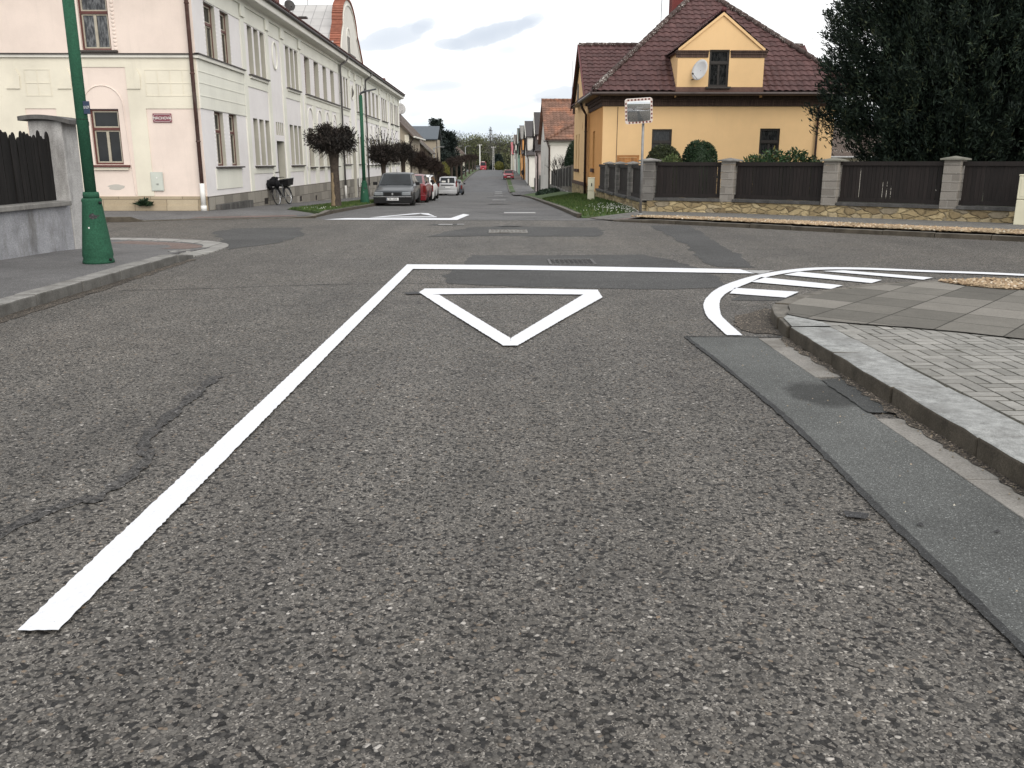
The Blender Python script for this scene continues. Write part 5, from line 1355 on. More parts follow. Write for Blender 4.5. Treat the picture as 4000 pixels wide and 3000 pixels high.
def fence_post(p, u, z0, z1, w, mat, capm):
    b = MB(); n_ = (-u[1], u[0])
    q = [(p[0] + u[0] * a * w / 2 + n_[0] * c * w / 2, p[1] + u[1] * a * w / 2 + n_[1] * c * w / 2) for a, c in ((-1, -1), (1, -1), (1, 1), (-1, 1))]
    z = z0; k = 0
    while z < z1 - .02:
        j = [(x + rnd.uniform(-.006, .006), y + rnd.uniform(-.006, .006)) for x, y in q]
        b.prism(j, z, min(z + .196, z1)); z += .2
    po = b.build('post', mat, fn, bevel=.01)
    c = MB(); w2 = w / 2 + .075
    q = [(p[0] + u[0] * a * w2 + n_[0] * d * w2, p[1] + u[1] * a * w2 + n_[1] * d * w2) for a, d in ((-1, -1), (1, -1), (1, 1), (-1, 1))]
    c.add([(x, y, z1) for x, y in q] + [(x, y, z1 + .035) for x, y in q] + [(p[0], p[1], z1 + .095)], [(3, 2, 1, 0), (0, 1, 5, 4), (1, 2, 6, 5), (2, 3, 7, 6), (3, 0, 4, 7), (4, 5, 8), (5, 6, 8), (6, 7, 8), (7, 4, 8)])
    c.build('cap', capm, po)
for i in range(len(FPTS) - 1): fence_bay(FPTS[i], FPTS[i + 1], .37, 1.43 + .02 * (i > 1))
for i, p in enumerate(FPTS):
    a = FPTS[max(0, i - 1)]; c = FPTS[min(len(FPTS) - 1, i + 1)]; L = math.hypot(c[0] - a[0], c[1] - a[1])
    fence_post(p, ((c[0] - a[0]) / L, (c[1] - a[1]) / L), .36, 1.45 + .03 * (i > 2), .38, block_m if i else block_dark, mk_concrete('post_cap', (.17, .165, .14), .3, 6., .4) if i > 1 else conc_grey)
for i in range(3):
    fence_bay(SIDE[i + 1], SIDE[i], .30 - i * .01, 1.34)
    fence_post(SIDE[i + 1], (0, 1), .30 - i * .01, 1.36 - i * .005, .30, block_dark, conc_grey)
fence_bay((4.33, 37.85), SIDE[3], .27, 1.33, post=.12)
t = thing('garden_gate', 'orange varnished wooden gate panel in the garden in front of the yellow house', 'gate', (5.0, 34.3, 0))
b = MB(); b.box(4.55, 5.4, 34.28, 34.34, 1.60, 1.68); b.box(4.55, 4.63, 34.28, 34.34, .1, 1.60); b.box(5.32, 5.4, 34.28, 34.34, .1, 1.60); b.build('gate_frame', wood_warm, t)
b = MB(); 
for k in range(6): b.box(4.635 + k * .114, 4.635 + k * .114 + .108, 34.30, 34.325, .15, 1.59)
b.build('boards', wood_warm, t)
def cabinet(label, x, y, rz, w, d, h, hm):
    t = thing('utility_cabinet', label, 'cabinet', (x, y, H(x, y) + .11), rz)
    b = MB(); b.box(-w / 2, w / 2, -d / 2, d / 2, 0, hm - .006); b.build('base', cabinet_m, t, local=True, bevel=.012)
    b = MB(); b.box(-w / 2, w / 2, -d / 2, d / 2, hm + .006, h); bo = b.build('body', cabinet_m, t, local=True, bevel=.012)
    b = MB(); b.box(-w / 2 + .05, w / 2 - .05, -d / 2 - .006, -d / 2, hm + .06, h - .06); b.build('door', cabinet_m, bo, local=True)
    b = MB(); b.box(-w / 2 - .012, w / 2 + .012, -d / 2 - .012, d / 2 + .012, h, h + .03); b.build('lid', cabinet_m, t, local=True, bevel=.01)
    b = MB(); b.box(w / 2 - .14, w / 2 - .10, -d / 2 - .016, -d / 2 - .006, (h + hm) / 2 - .06, (h + hm) / 2 + .06); b.build('handle', plastic_b, bo, local=True)
    return t
cabinet('large cream utility cabinet standing on the footpath against the slatted fence', 11.78, 19.05, R(-38), .95, .32, 1.05, .55)
cabinet('slim cream utility cabinet on the grass beside the yellow house corner', 3.72, 35.6, R(-4), .27, .2, .86, .36)
# ------------------------------------------------------------------ traffic mirror
t = thing('traffic_mirror', 'square convex traffic mirror with red and white chequered rim on a grey post', 'traffic mirror', (3.66, 22.72, .12))
b = MB(); b.tube([(3.66, 22.72, .1), (3.645, 22.72, 2.92)], .032, 14); b.lathe((3.66, 22.72), [(.06, .11), (.06, .14), (.034, .16)], 12); b.build('post', galv, t, smooth=True)
mc = Vector((3.507, 22.60, 2.665)); roll = R(3.6); tilt = R(9); yaw = R(-4)
Mx = Matrix.Translation(mc) @ Matrix.Rotation(yaw, 4, 'Z') @ Matrix.Rotation(tilt, 4, 'X') @ Matrix.Rotation(-roll, 4, 'Y')
def rrect(w, h, r, n=5):
    o = []
    for cx, cz, a0 in ((w / 2 - r, h / 2 - r, 0), (-w / 2 + r, h / 2 - r, 90), (-w / 2 + r, -h / 2 + r, 180), (w / 2 - r, -h / 2 + r, 270)):
        for k in range(n + 1):
            a = R(a0 + 90 * k / n); o.append((cx + r * math.cos(a), cz + r * math.sin(a)))
    return o
ot = rrect(.68, .60, .06); it = rrect(.565, .485, .03)
b = MB(); nn = len(ot)
vs = [Mx @ Vector((x, -.03, z)) for x, z in ot] + [Mx @ Vector((x, -.03, z)) for x, z in it] + [Mx @ Vector((x, .05, z)) for x, z in ot] + [Mx @ Vector((x, -.012, z)) for x, z in it]
fs = [(i, (i + 1) % nn, nn + (i + 1) % nn, nn + i) for i in range(nn)] + [(i, 2 * nn + i, 2 * nn + (i + 1) % nn, (i + 1) % nn) for i in range(nn)] + [tuple(range(2 * nn, 3 * nn))] + [(nn + i, nn + (i + 1) % nn, 3 * nn + (i + 1) % nn, 3 * nn + i) for i in range(nn)]
b.add(vs, fs); rim = b.build('rim', simple('rim_white', (.68, .60, .55), .5, 0, .06, 6), t)
b = MB()
def chk(x0, x1, z0, z1): b.slab([Mx @ Vector(p) for p in ((x0, -.031, z0), (x1, -.031, z0), (x1, -.031, z1), (x0, -.031, z1))], Mx.to_3x3() @ Vector((0, -.002, 0)))
for k in range(7):
    x = -.255 + k * .085
    chk(x - .021, x + .021, .250, .290); chk(x - .021 + .02, x + .041, -.290, -.250)
for k in range(5):
    z = -.19 + k * .095
    chk(-.333, -.297, z - .021, z + .021); chk(.297, .333, z - .011, z + .031)
b.build('red_blocks', simple('rim_red', (.16, .035, .03), .5, 0, .1, 6), rim)
b = MB(); nx = 12
for i in range(nx + 1):
    for j in range(nx + 1):
        x = -.2825 + .565 * i / nx; z = -.2425 + .485 * j / nx; b.v.append(tuple(Mx @ Vector((x, -.022 - .045 * (1 - (x / .29) ** 2 * .5 - (z / .25) ** 2 * .5), z))))
for i in range(nx):
    for j in range(nx): b.f.append((i * (nx + 1) + j, (i + 1) * (nx + 1) + j, (i + 1) * (nx + 1) + j + 1, i * (nx + 1) + j + 1)); b.mi.append(0)
mm, mbb = newmat('mirror_face'); setin(mm, mbb, col=(.72, .73, .73), metal=1., rough=.05)
b.build('mirror_face', mm, rim, smooth=True)
b = MB(); b.box(3.60, 3.70, 22.66, 22.76, 2.55, 2.60); b.box(3.60, 3.70, 22.66, 22.76, 2.76, 2.81); b.build('bracket', galv, t)
# ------------------------------------------------------------------ the white house and the row beyond
def street_house(name, label, y0, y1, X, zg, ze, zrg, wallm, roofm, cross=None, tile=False, base=None, flip=False, depth=9., windows=2, door=True, pipe=gutter_brown, lowm=None, chim=True):
    """gabled house: the cross wing shows its gable to the street (x = X), a lower hipped block stands towards us"""
    s = -1 if X > 0 else 1            # facing direction of the street front
    t = thing(name, label, 'house', (X - s * depth / 2, (y0 + y1) / 2, zg))
    ym = y0 + (y1 - y0) * (.30 if cross is None else cross)      # wing starts here
    U = Vector((0, -1, 0)) if X > 0 else Vector((0, 1, 0)); n = Vector((-1, 0, 0)) if X > 0 else Vector((1, 0, 0))
    fr = (Vector((X, 0, 0)), U, n); frs = (Vector((0, y0, 0)), Vector((1, 0, 0)), Vector((0, -1, 0)))
    back = X - s * depth
    yr = (ym + y1) / 2
    w = MB(); hs = []
    lo_, hi_ = (-y1, -y0) if X > 0 else (y0, y1)
    L = hi_ - lo_
    for k in range(windows + 1):
        c = lo_ + L * (k + .5) / (windows + 1); hs.append((c - .5, c + .5, zg + 1.1, zg + 2.7, .12))
    if door: hs[0] = (hs[0][0], hs[0][1], zg, zg + 2.3, .2)
    wall_holes(w, fr, hi_, zg - .8, ze, hs, u0=lo_)
    xa, xb = min(X, back), max(X, back)
    wall_holes(w, frs, xb, zg - .8, ze, [], u0=xa)
    w.quad((xa, y1, zg - .8), (xb, y1, zg - .8), (xb, y1, ze), (xa, y1, ze))
    w.add([(X, ym, ze), (X, yr, zrg - .1), (X, y1, ze)], [(0, 1, 2)])
    hy = ze + (y0 * 0) 
    w.quad((xa, ym, ze), (xb, ym, ze), (xb, ym, ze + .05), (xa, ym, ze + .05))
    w.build('wall', wallm, t)
    for k, q in enumerate(hs):
        if k == 0 and door:
            b = MB(); O, U_, n_ = fr
            c = [O + U_ * q[0] - n_ * .18, O + U_ * q[1] - n_ * .18, O + U_ * q[1] - n_ * .12, O + U_ * q[0] - n_ * .12]
            b.prism([(p.x, p.y) for p in c], zg, zg + 2.3); b.build('door', frame_dark, t)
        else: window(t, fr, q[0], q[1], q[2], q[3], .08, 'white')
    if y0 < 130:
        b = MB(); zt = zrg - 1.9; O, U_, n_ = fr; uc = -yr if X > 0 else yr
        wbox(b, fr, uc - .35, uc + .35, zt - .8, zt + .3, 0, .02); b.build('attic_window', conc_dark, t)
    if base is not None:
        b = MB(); wbox(b, fr, lo_, hi_, zg - .8, zg + .5, 0, .04); b.build('plinth', base, t)
    r = MB(); o = .3; xs = X + s * o; e = ze - .12
    q1 = [(xs, ym - .3, ze - .05), (back, ym - .3, ze - .05), (back, yr, zrg), (xs, yr, zrg)]; q2 = [(xs, y1 + .3, ze - .05), (back, y1 + .3, ze - .05), (back, yr, zrg), (xs, yr, zrg)]
    roof_slab(r, q1, .10); roof_slab(r, q2, .10)
    hz = ze + min(depth / 2, (ym - y0) * 1.3) * .95
    hip = [(xs, y0 - .35, ze - .08), (back + s * .0, y0 - .35, ze - .08)]
    ax_ = (X + back) / 2; apx = (ax_, ym + .8, min(zrg - .4, ze + (ym + .8 - y0) * 1.0 + .6))
    hb = [hip[0], hip[1], apx, (xs, ym + .6, ze - .08)]
    r.add([hip[0], hip[1], apx, (xs, ym + 1.5, ze - .08), (back, ym + 1.5, ze - .08)], [(0, 1, 2), (0, 2, 3), (1, 4, 2)])
    rl = r.build('roof', lowm or roofm, t)
    if tile:
        tb = MB()
        c1 = q1 if s > 0 else q1
        tiled(tb, [q1[0], q1[1], q1[2], q1[3]], .30, .37, .03, .03, .03)
        tiled(tb, [hip[0], hip[1], apx], .30, .37, .03, .03, .03); tiled(tb, [(xs, ym + 1.5, ze - .08), hip[0], apx], .30, .37, .03, .03, .03)
        tb.build('roof_tiles', roofm, t)
        tb = MB(); ridge_tiles(tb, (hip[0][0], hip[0][1], hip[0][2] + .1), (apx[0], apx[1], apx[2] + .1), .13); tb.build('ridge_tiles', tile_orange, t, smooth=True)
        tb = MB(); ridge_tiles(tb, (xs, yr, zrg + .08), (back, yr, zrg + .08), .12); tb.build('ridge_tiles', tile_orange, t, smooth=True)
    g = MB(); g.tube([(xs + s * .05, y0 - .4, ze - .14), (back, y0 - .4, ze - .14)], .06, 6); g.tube([(xs + s * .05, y0 - .4, ze - .14), (xs + s * .05, ym - .3, ze - .14)], .06, 6); g.build('gutter', pipe, t)
    downspout(t, [(xs, y0 - .3, ze - .2), (X + s * .08, y0 - .08, ze - .7), (X + s * .08, y0 - .08, zg - .3)], pipe, .07)
    if chim:
        b = MB(); b.box(ax_ - .35, ax_ + .35, yr - .4, yr + .4, zrg - .6, zrg + .7); b.build('chimney', brick_m, t)
    return t
wh = street_house('white_house', 'white house with orange clay tiled gable and hipped roof beyond the yellow house', 73, 89, 4.25, -.9, 3.2, 6.75, pl_white, tile_orange, cross=.20, tile=True, chim=False, depth=11)
b = MB()
for z, d in ((2.75, .08), (2.92, .14), (3.05, .2)): b.box(4.25 - d, 12, 73 - d, 73.0, z, z + .12); b.box(4.25 - d, 4.25, 73.0, 76, z, z + .12)
b.build('cornice', trim_white, wh)
antenna('roof_aerial', 'tall thin aerial rod rising above the orange tiled white house', (6.6, 81, 6.4), 3.6, [])
street_house('rose_house', 'narrow rose coloured house with dark gabled roof in the row beyond the white house', 93, 101, 4.2, -1.55, 2.6, 6.3, pl_rose, roof_dark, cross=.22)
street_house('cream_house', 'cream house with tall dark gable and lower dark hipped roof between rose and orange houses', 123, 139, 4.25, -1.75, 2.4, 7.1, pl_white, roof_dark, cross=.25)
street_house('orange_house', 'orange house with weathered grey roof in the row on the street', 142.5, 165, 4.15, -1.25, 2.75, 7.4, pl_orange, roof_grey, cross=.30, lowm=roof_dark)
street_house('green_house', 'pale house with green painted front and very dark roof far down the row', 168, 192, 4.25, -1.0, 3.2, 7.9, pl_green, roof_green, cross=.35)
street_house('pale_house', 'far cream house with brown tiled gable beside the red roofed one', 197, 232, 4.2, -.8, 3.6, 7.3, pl_white, roof_brown, cross=.4)
street_house('red_roof_house', 'farthest cream house of the row with a bright crimson roof', 240, 285, 4.1, -.8, 3.4, 6.9, pl_cream, roof_crim, cross=.12)
# the taller street-side storeys of four of them, gable to the street
for (nm, y0, y1, zt, zrg, X, mt, rm_) in (('rose_house', 95.5, 101, 4.3, 6.6, 4.16, pl_rose, roof_dark), ('cream_house', 127.5, 139, 4.95, 7.2, 4.2, pl_white, roof_dark), ('orange_house', 150, 165, 5.2, 7.5, 4.1, pl_orange, roof_grey), ('green_house', 177, 192, 5.0, 8.0, 4.2, pl_green, roof_green), ('pale_house', 212, 232, 5.6, 7.8, 4.15, pl_white, roof_brown)):
    p = bpy.data.objects[nm]; ym = (y0 + y1) / 2
    b = MB(); b.box(X, 9, y0, y1, 1.2, zt); b.add([(X, y0, zt), (X, y1, zt), (X, ym, zrg - .1)], [(0, 1, 2)]); b.build('upper_storey', mt, p)
    b = MB()
    for ya in (y0 - .3, y1 + .3): roof_slab(b, [(X - .3, ya, zt - .1), (9.2, ya, zt - .1), (9.2, ym, zrg), (X - .3, ym, zrg)], .12)
    b.build('upper_roof', rm_, p)
    b = MB(); b.slab([(X - .34, y0 - .35, zt - .28), (X - .34, ym, zrg - .15), (X - .34, ym, zrg + .08), (X - .34, y0 - .35, zt - .02)], (.06, 0, 0)); b.build('verge_board', trim_white if nm != 'orange_house' else roof_dark, p)
    downspout(p, [(X - .1, y0 - .1, zt - .2), (X - .1, y0 - .1, 2.0)], gutter_brown, .06)
# concrete post fence between yellow and white house, bushes, side fence further on
t = thing('picket_fence', 'low fence of concrete posts and dark pickets between the yellow and white houses', 'fence', (4.3, 62, -.6))
y = 51.0; k = 0
ys = []
while y < 73: ys.append(y); y += 2.45
for y in ys:
    b = MB(); z = H(4.3, y) + .1; b.box(4.2, 4.42, y - .11, y + .11, z - .3, z + 1.5); b.box(4.18, 4.44, y - .13, y + .13, z + 1.5, z + 1.56); b.build('post', conc_grey, t)
for a, c in zip(ys, ys[1:]):
    b = MB(); z = H(4.3, (a + c) / 2) + .1; yy = a + .16
    b.box(4.28, 4.32, a + .11, c - .11, z + .45, z + .53); b.box(4.28, 4.32, a + .11, c - .11, z + 1.15, z + 1.23)
    while yy < c - .2: b.box(4.25, 4.28, yy, yy + .09, z + .35, z + 1.4 + .1 * math.sin((yy - a) / (c - a) * math.pi)); yy += .115
    b.build('picket_panel', wood_dark, t)
b = MB(); b.box(4.2, 4.42, 51, 72.8, -1.6, -.35); b.build('base_wall', conc_grey, t)
t = thing('garden_wall', 'low grey garden fence with arched gate beyond the white house', 'fence', (4.25, 101.5, -2))
b = MB(); b.box(4.15, 4.35, 89.3, 91.8, -2.2, -.3); b.box(4.15, 4.35, 100.2, 102.8, -2.4, -.4); b.build('boards', conc_grey, t)
b = MB(); b.box(4.1, 4.4, 89.1, 89.4, -2.2, .1); b.build('post', conc_grey, t)
t = thing('outbuilding', 'small house with brown roof and grey gutter glimpsed behind the yellow house corner', 'house', (19.5, 50, 0))
b = MB(); b.box(16.2, 24, 48, 55, -.5, 1.75); b.build('wall', pl_white, t)
b = MB(); roof_slab(b, [(15.9, 47.6, 1.7), (24.3, 47.6, 1.7), (24.3, 51.5, 3.7), (15.9, 51.5, 3.7)], .12); roof_slab(b, [(15.9, 55.4, 1.7), (24.3, 55.4, 1.7), (24.3, 51.5, 3.7), (15.9, 51.5, 3.7)], .12); b.build('roof', roof_brown, t)
b = MB(); b.tube([(15.9, 47.5, 1.66), (24.3, 47.5, 1.66)], .07, 6); b.build('gutter', galv, t)
b = MB(); b.slab([(15.85, 47.6, 1.55), (15.85, 51.5, 3.55), (15.85, 51.5, 3.75), (15.85, 47.6, 1.75)], (.05, 0, 0)); b.build('verge_board', galv, t)
# ------------------------------------------------------------------ left near corner: wall, pier, pickets
t = thing('garden_wall', 'old stained render garden wall with concrete coping beside the green lamp post', 'wall', (-7.1, 8, .1))
b = MB(); b.box(-7.28, -6.98, -8, 14.58, -.2, .76); b.build('wall', conc_wall, t, bevel=.01)
b = MB()
y = -8.
while y < 14.5: b.box(-7.36, -6.90, y + .004, min(y + 1.5, 14.6) - .004, .76, .835); y += 1.5
b.build('coping', conc_grey, t, bevel=.012)
t = thing('gate_pier', 'tall grey rendered pier with curved dark cap at the street corner', 'pier', (-7.2, 14.85, .1))
b = MB(); b.box(-7.50, -6.97, 14.60, 15.12, -.1, 2.08); b.build('shaft', conc_pier, t, bevel=.015)
b = MB(); n = 14; x0, x1 = -7.60, -6.80
vs = []
for i in range(n + 1):
    f = i / n; x = x0 + (x1 - x0) * f; z = 2.085 + .10 * (1 - (2 * f - .9) ** 2) * .5 - .03 * f
    for y in (14.50, 15.22): vs += [(x, y, z - .02), (x, y, z + .045)]
fs = []
for i in range(n):
    a = i * 4; c = a + 4
    fs += [(a, c, c + 1, a + 1), (a + 2, a + 3, c + 3, c + 2), (a + 1, c + 1, c + 3, a + 3), (a, a + 2, c + 2, c)]
fs += [(0, 1, 3, 2), (4 * n, 4 * n + 2, 4 * n + 3, 4 * n + 1)]
b.add(vs, fs); b.build('cap', conc_dark, t)
b = MB(); b.box(-7.48, -6.99, 14.62, 15.10, 1.98, 2.12); b.build('cap_bed', conc_grey, t)
t = thing('picket_fence', 'black weathered picket fence with ragged rounded tops on the garden wall', 'fence', (-7.2, 8, .8))
b = MB(); rp = random.Random(11); y = -7.8
while y < 14.5:
    w = rp.uniform(.07, .11); h = rp.choice([1.86, 1.9, 1.95, 1.88, 1.83]) + rp.uniform(-.05, .04); x = -7.17 + rp.uniform(-.012, .012); l = rp.uniform(-.015, .015)
    z0 = .84
    pr = [(y, z0), (y + w, z0), (y + w + l, h - .09), (y + w * .8 + l, h - .03), (y + w * .5 + l, h), (y + w * .2 + l, h - .025), (y + l, h - .08)]
    b.slab([(x, a, c) for a, c in pr], (-.025, 0, 0)); y += w + rp.choice([.002, .004, .012])
b.build('pickets', picket_m, t)
b = MB(); b.box(-7.27, -7.20, -8, 14.58, 1.0, 1.10); b.box(-7.27, -7.20, -8, 14.58, 1.58, 1.68); b.build('rail', picket_m, t)
b = MB(); 
for y in np.arange(-7.5, 14.6, 2.4): b.box(-7.30, -7.235, y, y + .07, .835, 1.75)
b.build('post', picket_m, t)
# ------------------------------------------------------------------ green street lamps
def green_lamp_post(label, x, y, z, s=1., yaw=0.):
    t = thing('street_lamp', label, 'street lamp', (x, y, z), yaw)
    b = MB()
    b.lathe((0, 0), [(.200, 0), (.200, .03), (.185, .07), (.195, .10), (.190, .16), (.122, .80), (.128, .83), (.118, .86)], 28); b.lathe((0, 0), [(.100, .86), (.103, .90), (.097, .94)], 24)
    bs = b.build('base', green_lamp, t, local=True, smooth=False)
    me = bs.data; me.polygons.foreach_set('use_smooth', [len(p.vertices) == 4 for p in me.polygons])
    b = MB(); b.tube([(0, 0, .93), (0, 0, 4.35)], [.073, .071], 18, cap=True); b.build('pole', green_lamp, t, local=True, smooth=True)
    b = MB()
    a0, a1 = R(-112), R(-53)
    pts = []
    for k in range(7):
        a = a0 + (a1 - a0) * k / 6
        pts.append(a)
    rr = lambda z: .190 + (z - .16) / .64 * (.122 - .190)
    vs = []
    for z in (.20, .58):
        for a in pts: vs.append(((rr(z) + .004) * math.cos(a), (rr(z) + .004) * math.sin(a), z))
    n = len(pts); b.add(vs, [(i, i + 1, n + i + 1, n + i) for i in range(n - 1)]); dr = b.build('service_door', green_lamp, bs, local=True)
    b = MB(); 
    for (a, z) in ((R(-18), .80), (R(-18), .05)):
        r0 = .135 if z > .5 else .20
        b.blob((r0 * math.cos(a), r0 * math.sin(a), z), (.018, .03, .02), 8, 6)
    b.build('lock', plastic_b, bs, local=True)
    b = MB(); rc = random.Random(2)
    for (a, z, w, h) in ((R(-72), .625, .045, .05), (R(-55), .62, .03, .022), (R(-88), .55, .010, .012), (R(-40), .635, .012, .012)):
        q = rr(z) + .003
        b.add([((q + (k * 0)) * math.cos(a + w / .17 * math.cos(k * .628) * rc.uniform(.7, 1.2)), q * math.sin(a + w / .17 * math.cos(k * .628) * rc.uniform(.7, 1.2)), z + h * math.sin(k * .628) * rc.uniform(.7, 1.2)) for k in range(10)], [tuple(range(10))])
    b.build('chipped_paint', tar, bs, local=True)
    b = MB(); q = rr(.47) + .004; a = R(-92); b.add([(q * math.cos(a - .06), q * math.sin(a - .06), .44), (q * math.cos(a + .06), q * math.sin(a + .06), .44), (q * math.cos(a + .06), q * math.sin(a + .06), .49), (q * math.cos(a - .06), q * math.sin(a - .06), .49)], [(0, 1, 2, 3)]); b.build('sticker', white_pvc, bs, local=True)
    b = MB(); b.tube([(0, 0, 4.33), (0, 0, 4.42), (.10, 0, 4.47), (.22, 0, 4.50)], .045, 10); b.build('bracket', lamp_head_m, t, local=True, smooth=True)
    b = MB(); b.slab([(.10, -.10, 4.46), (.62, -.07, 4.56), (.66, 0, 4.565), (.62, .07, 4.56), (.10, .10, 4.46)], (0, 0, .055)); lh = b.build('lamp_head', lamp_head_m, t, local=True, bevel=.012)
    b = MB(); b.slab([(.2, -.06, 4.472), (.56, -.05, 4.543), (.56, .05, 4.543), (.2, .06, 4.472)], (0, 0, .008)); b.build('lens', lampglass, lh, local=True)
    return t
nl = green_lamp_post('large green lamp post with chipped paint on the near left kerb', -5.425, 11.95, .115)
b = MB(); b.box(.055, .135, -.055, -.03, 1.93, 2.09); tp_ = b.build('number_plate', blue_m, nl, local=True, bevel=.004)
v, f = text_mb('117', .05); b = MB(); b.add([(x + .095, -.0575 + y, z + 2.01) for x, y, z in v], f); b.build('lettering', white_pvc, tp_, local=True)
b = MB(); b.lathe((0, 0), [(.0725, 1.86), (.0745, 1.865), (.0725, 1.87)], 14); b.build('strap', plastic_b, nl, local=True)
green_lamp_post('green lamp post with curved grey head beside the parked grey saloon', -5.62, 37.6, H(-5.6, 37.6) + .11)
def pole_lamp(label, x, y, h, arm=.8, m=galv):
    z = H(x, y); t = thing('lamp_post', label, 'street lamp', (x, y, z))
    b = MB(); b.tube([(x, y, z - .2), (x, y, z + h)], [.11, .08], 8); b.build('pole', m, t, smooth=True)
    b = MB(); b.tube([(x, y, z + h - .1), (x + arm * .5, y, z + h + .1), (x + arm, y, z + h + .15)], .05, 6); b.build('arm', m, t)
    b = MB(); b.box(x + arm - .1, x + arm + .4, y - .08, y + .08, z + h + .08, z + h + .16); b.build('lamp_head', galv, t)
    return t
pole_lamp('tall thin grey lamp post in front of the blue grey roofed house', -8.0, 113, 5.1, .9)
pole_lamp('thin pale lamp post beside the dark conifer over the clipped trees', -7.4, 156, 5.2, .8)
pole_lamp('thin lamp post near the small cream house with a pyramid roof', -7.2, 200, 5.6, .8)
def utility_pole(label, x, y, h, lattice=False):
    z = H(x, y); t = thing('utility_pole', label, 'pole', (x, y, z))
    b = MB()
    if not lattice: b.tube([(x, y, z - .3), (x, y, z + h)], [.20, .15], 8)
    else:
        for dx in (-.28, .28): b.tube([(x + dx, y, z - .3), (x + dx * .5, y, z + h)], .10, 6)
        k = .5
        while k < h - 1:
            f = 1 - .5 * k / h; b.tube([(x - .28 * f, y, z + k), (x + .28 * f, y, z + k + .7)], .05, 4); k += .7
    b.build('shaft', white_pvc if not lattice else conc_pier, t)
    b = MB(); b.box(x - .7, x + .7, y - .06, y + .06, z + h - .35, z + h - .25); b.build('crossarm', conc_pier, t)
    b = MB(); 
    for dx in (-.6, 0, .6): b.lathe((x + dx, y), [(.07, z + h - .25), (.09, z + h - .15), (.05, z + h - .02)], 6)
    b.build('insulators', white_pvc, t)
    return t
utility_pole('tall white pole standing behind the red van at the end of the street', -6.0, 300, 8.3)
utility_pole('pale lattice pole to the right of the red van', -1.5, 300, 7.6, True)
t = thing('overhead_wire', 'thin wire slung between the two far poles', 'wire', (-3.7, 300, 4)); b = MB(); b.tube([(-6, 300, 4.6), (-3.7, 300, 4.35), (-1.5, 300, 4.5)], .04, 4); b.build('wire', conc_grey, t)
# ------------------------------------------------------------------ houses beyond the long apartment house
t = thing('beige_house', 'beige gabled house with brown tiled roof adjoining the end of the apartment building', 'house', (-12.5, 92, -1.7))
zg = -1.75; ze = 4.15
b = MB(); O = (Vector((-8.5, 0, 0)), Vector((0, 1, 0)), Vector((1, 0, 0)))
hs = [(87.7, 88.6, 1.5, 3.1, .12), (91.4, 92.5, 1.3, 3.1, .12), (94.6, 95.6, 1.5, 3.1, .12)]
wall_holes(b, O, 98.5, zg - 1, ze, hs, u0=86.5)
b.quad((-17.5, 86.5, zg - 1), (-8.5, 86.5, zg - 1), (-8.5, 86.5, ze), (-17.5, 86.5, ze)); b.add([(-17.5, 86.5, ze), (-8.5, 86.5, ze), (-13, 86.5, 8.9)], [(0, 1, 2)])
b.quad((-17.5, 98.5, zg - 1), (-8.5, 98.5, zg - 1), (-8.5, 98.5, ze), (-17.5, 98.5, ze)); b.add([(-17.5, 98.5, ze), (-8.5, 98.5, ze), (-13, 98.5, 8.9)], [(0, 1, 2)])
b.build('wall', pl_beige, t)
b = MB(); b.box(-8.9, -8.47, 86.44, 86.48, zg, 3.9); b.build('corner_strip', pl_cream, t)
for q in hs: window(t, O, q[0], q[1], q[2], q[3], .08, 'brown')
b = MB(); roof_slab(b, [(-8.0, 86.1, 3.75), (-8.0, 98.9, 3.75), (-13, 98.9, 9.05), (-13, 86.1, 9.05)], .14); roof_slab(b, [(-18, 86.1, 3.75), (-18, 98.9, 3.75), (-13, 98.9, 9.05), (-13, 86.1, 9.05)], .14); b.build('roof', roof_brown, t)
b = MB(); b.tube([(-7.95, 86.0, 3.7), (-7.95, 99, 3.7)], .08, 6); b.build('gutter', trim_white, t)
downspout(t, [(-8.05, 87, 3.6), (-8.4, 87.0, 3.2), (-8.4, 87.0, -2)], gutter_brown, .06)
b = MB(); b.box(-12, -11.4, 93, 93.7, 7.5, 9.6); b.build('chimney', brick_m, t)
dish('satellite_dish', 'pale round satellite dish high above the beige house roof', (-9.40, 88.5, 6.40), .50, R(-70), R(15), conc_pier, (-9.40, 88.6, 5.3))
antenna('roof_aerial', 'wide television aerial standing over the pale dish on the beige house', (-9.42, 88.7, 5.5), 2.3, [(2.2, 2.6, R(2), 10)])
t = thing('red_roof_house', 'house showing only a dark red roof behind the beige house', 'house', (-10.5, 108, -2))
b = MB(); b.box(-14, -9.2, 104, 112, -3, 3.4); b.build('wall', pl_beige, t)
b = MB(); roof_slab(b, [(-8.9, 103.6, 3.2), (-8.9, 112.4, 3.2), (-11.4, 112.4, 6.3), (-11.4, 103.6, 6.3)], .12); roof_slab(b, [(-14.3, 103.6, 3.2), (-14.3, 112.4, 3.2), (-11.4, 112.4, 6.3), (-11.4, 103.6, 6.3)], .12); b.build('roof', roof_red, t)
b = MB(); b.box(-12, -11.5, 107, 107.6, 5.5, 7); b.build('chimney', brick_m, t)
t = thing('blue_roof_house', 'beige house with a plain blue grey sheet roof before the dark conifer', 'house', (-11, 120, -2))
b = MB(); b.box(-15, -8.0, 117, 125, -3, 4.25); b.build('wall', pl_beige, t)
b = MB(); roof_slab(b, [(-15.3, 116.6, 4.25), (-7.75, 116.6, 4.25), (-7.75, 121, 6.0), (-15.3, 121, 6.0)], .15); roof_slab(b, [(-15.3, 125.4, 4.25), (-7.75, 125.4, 4.25), (-7.75, 121, 6.0), (-15.3, 121, 6.0)], .15); b.build('roof', roof_blue, t)
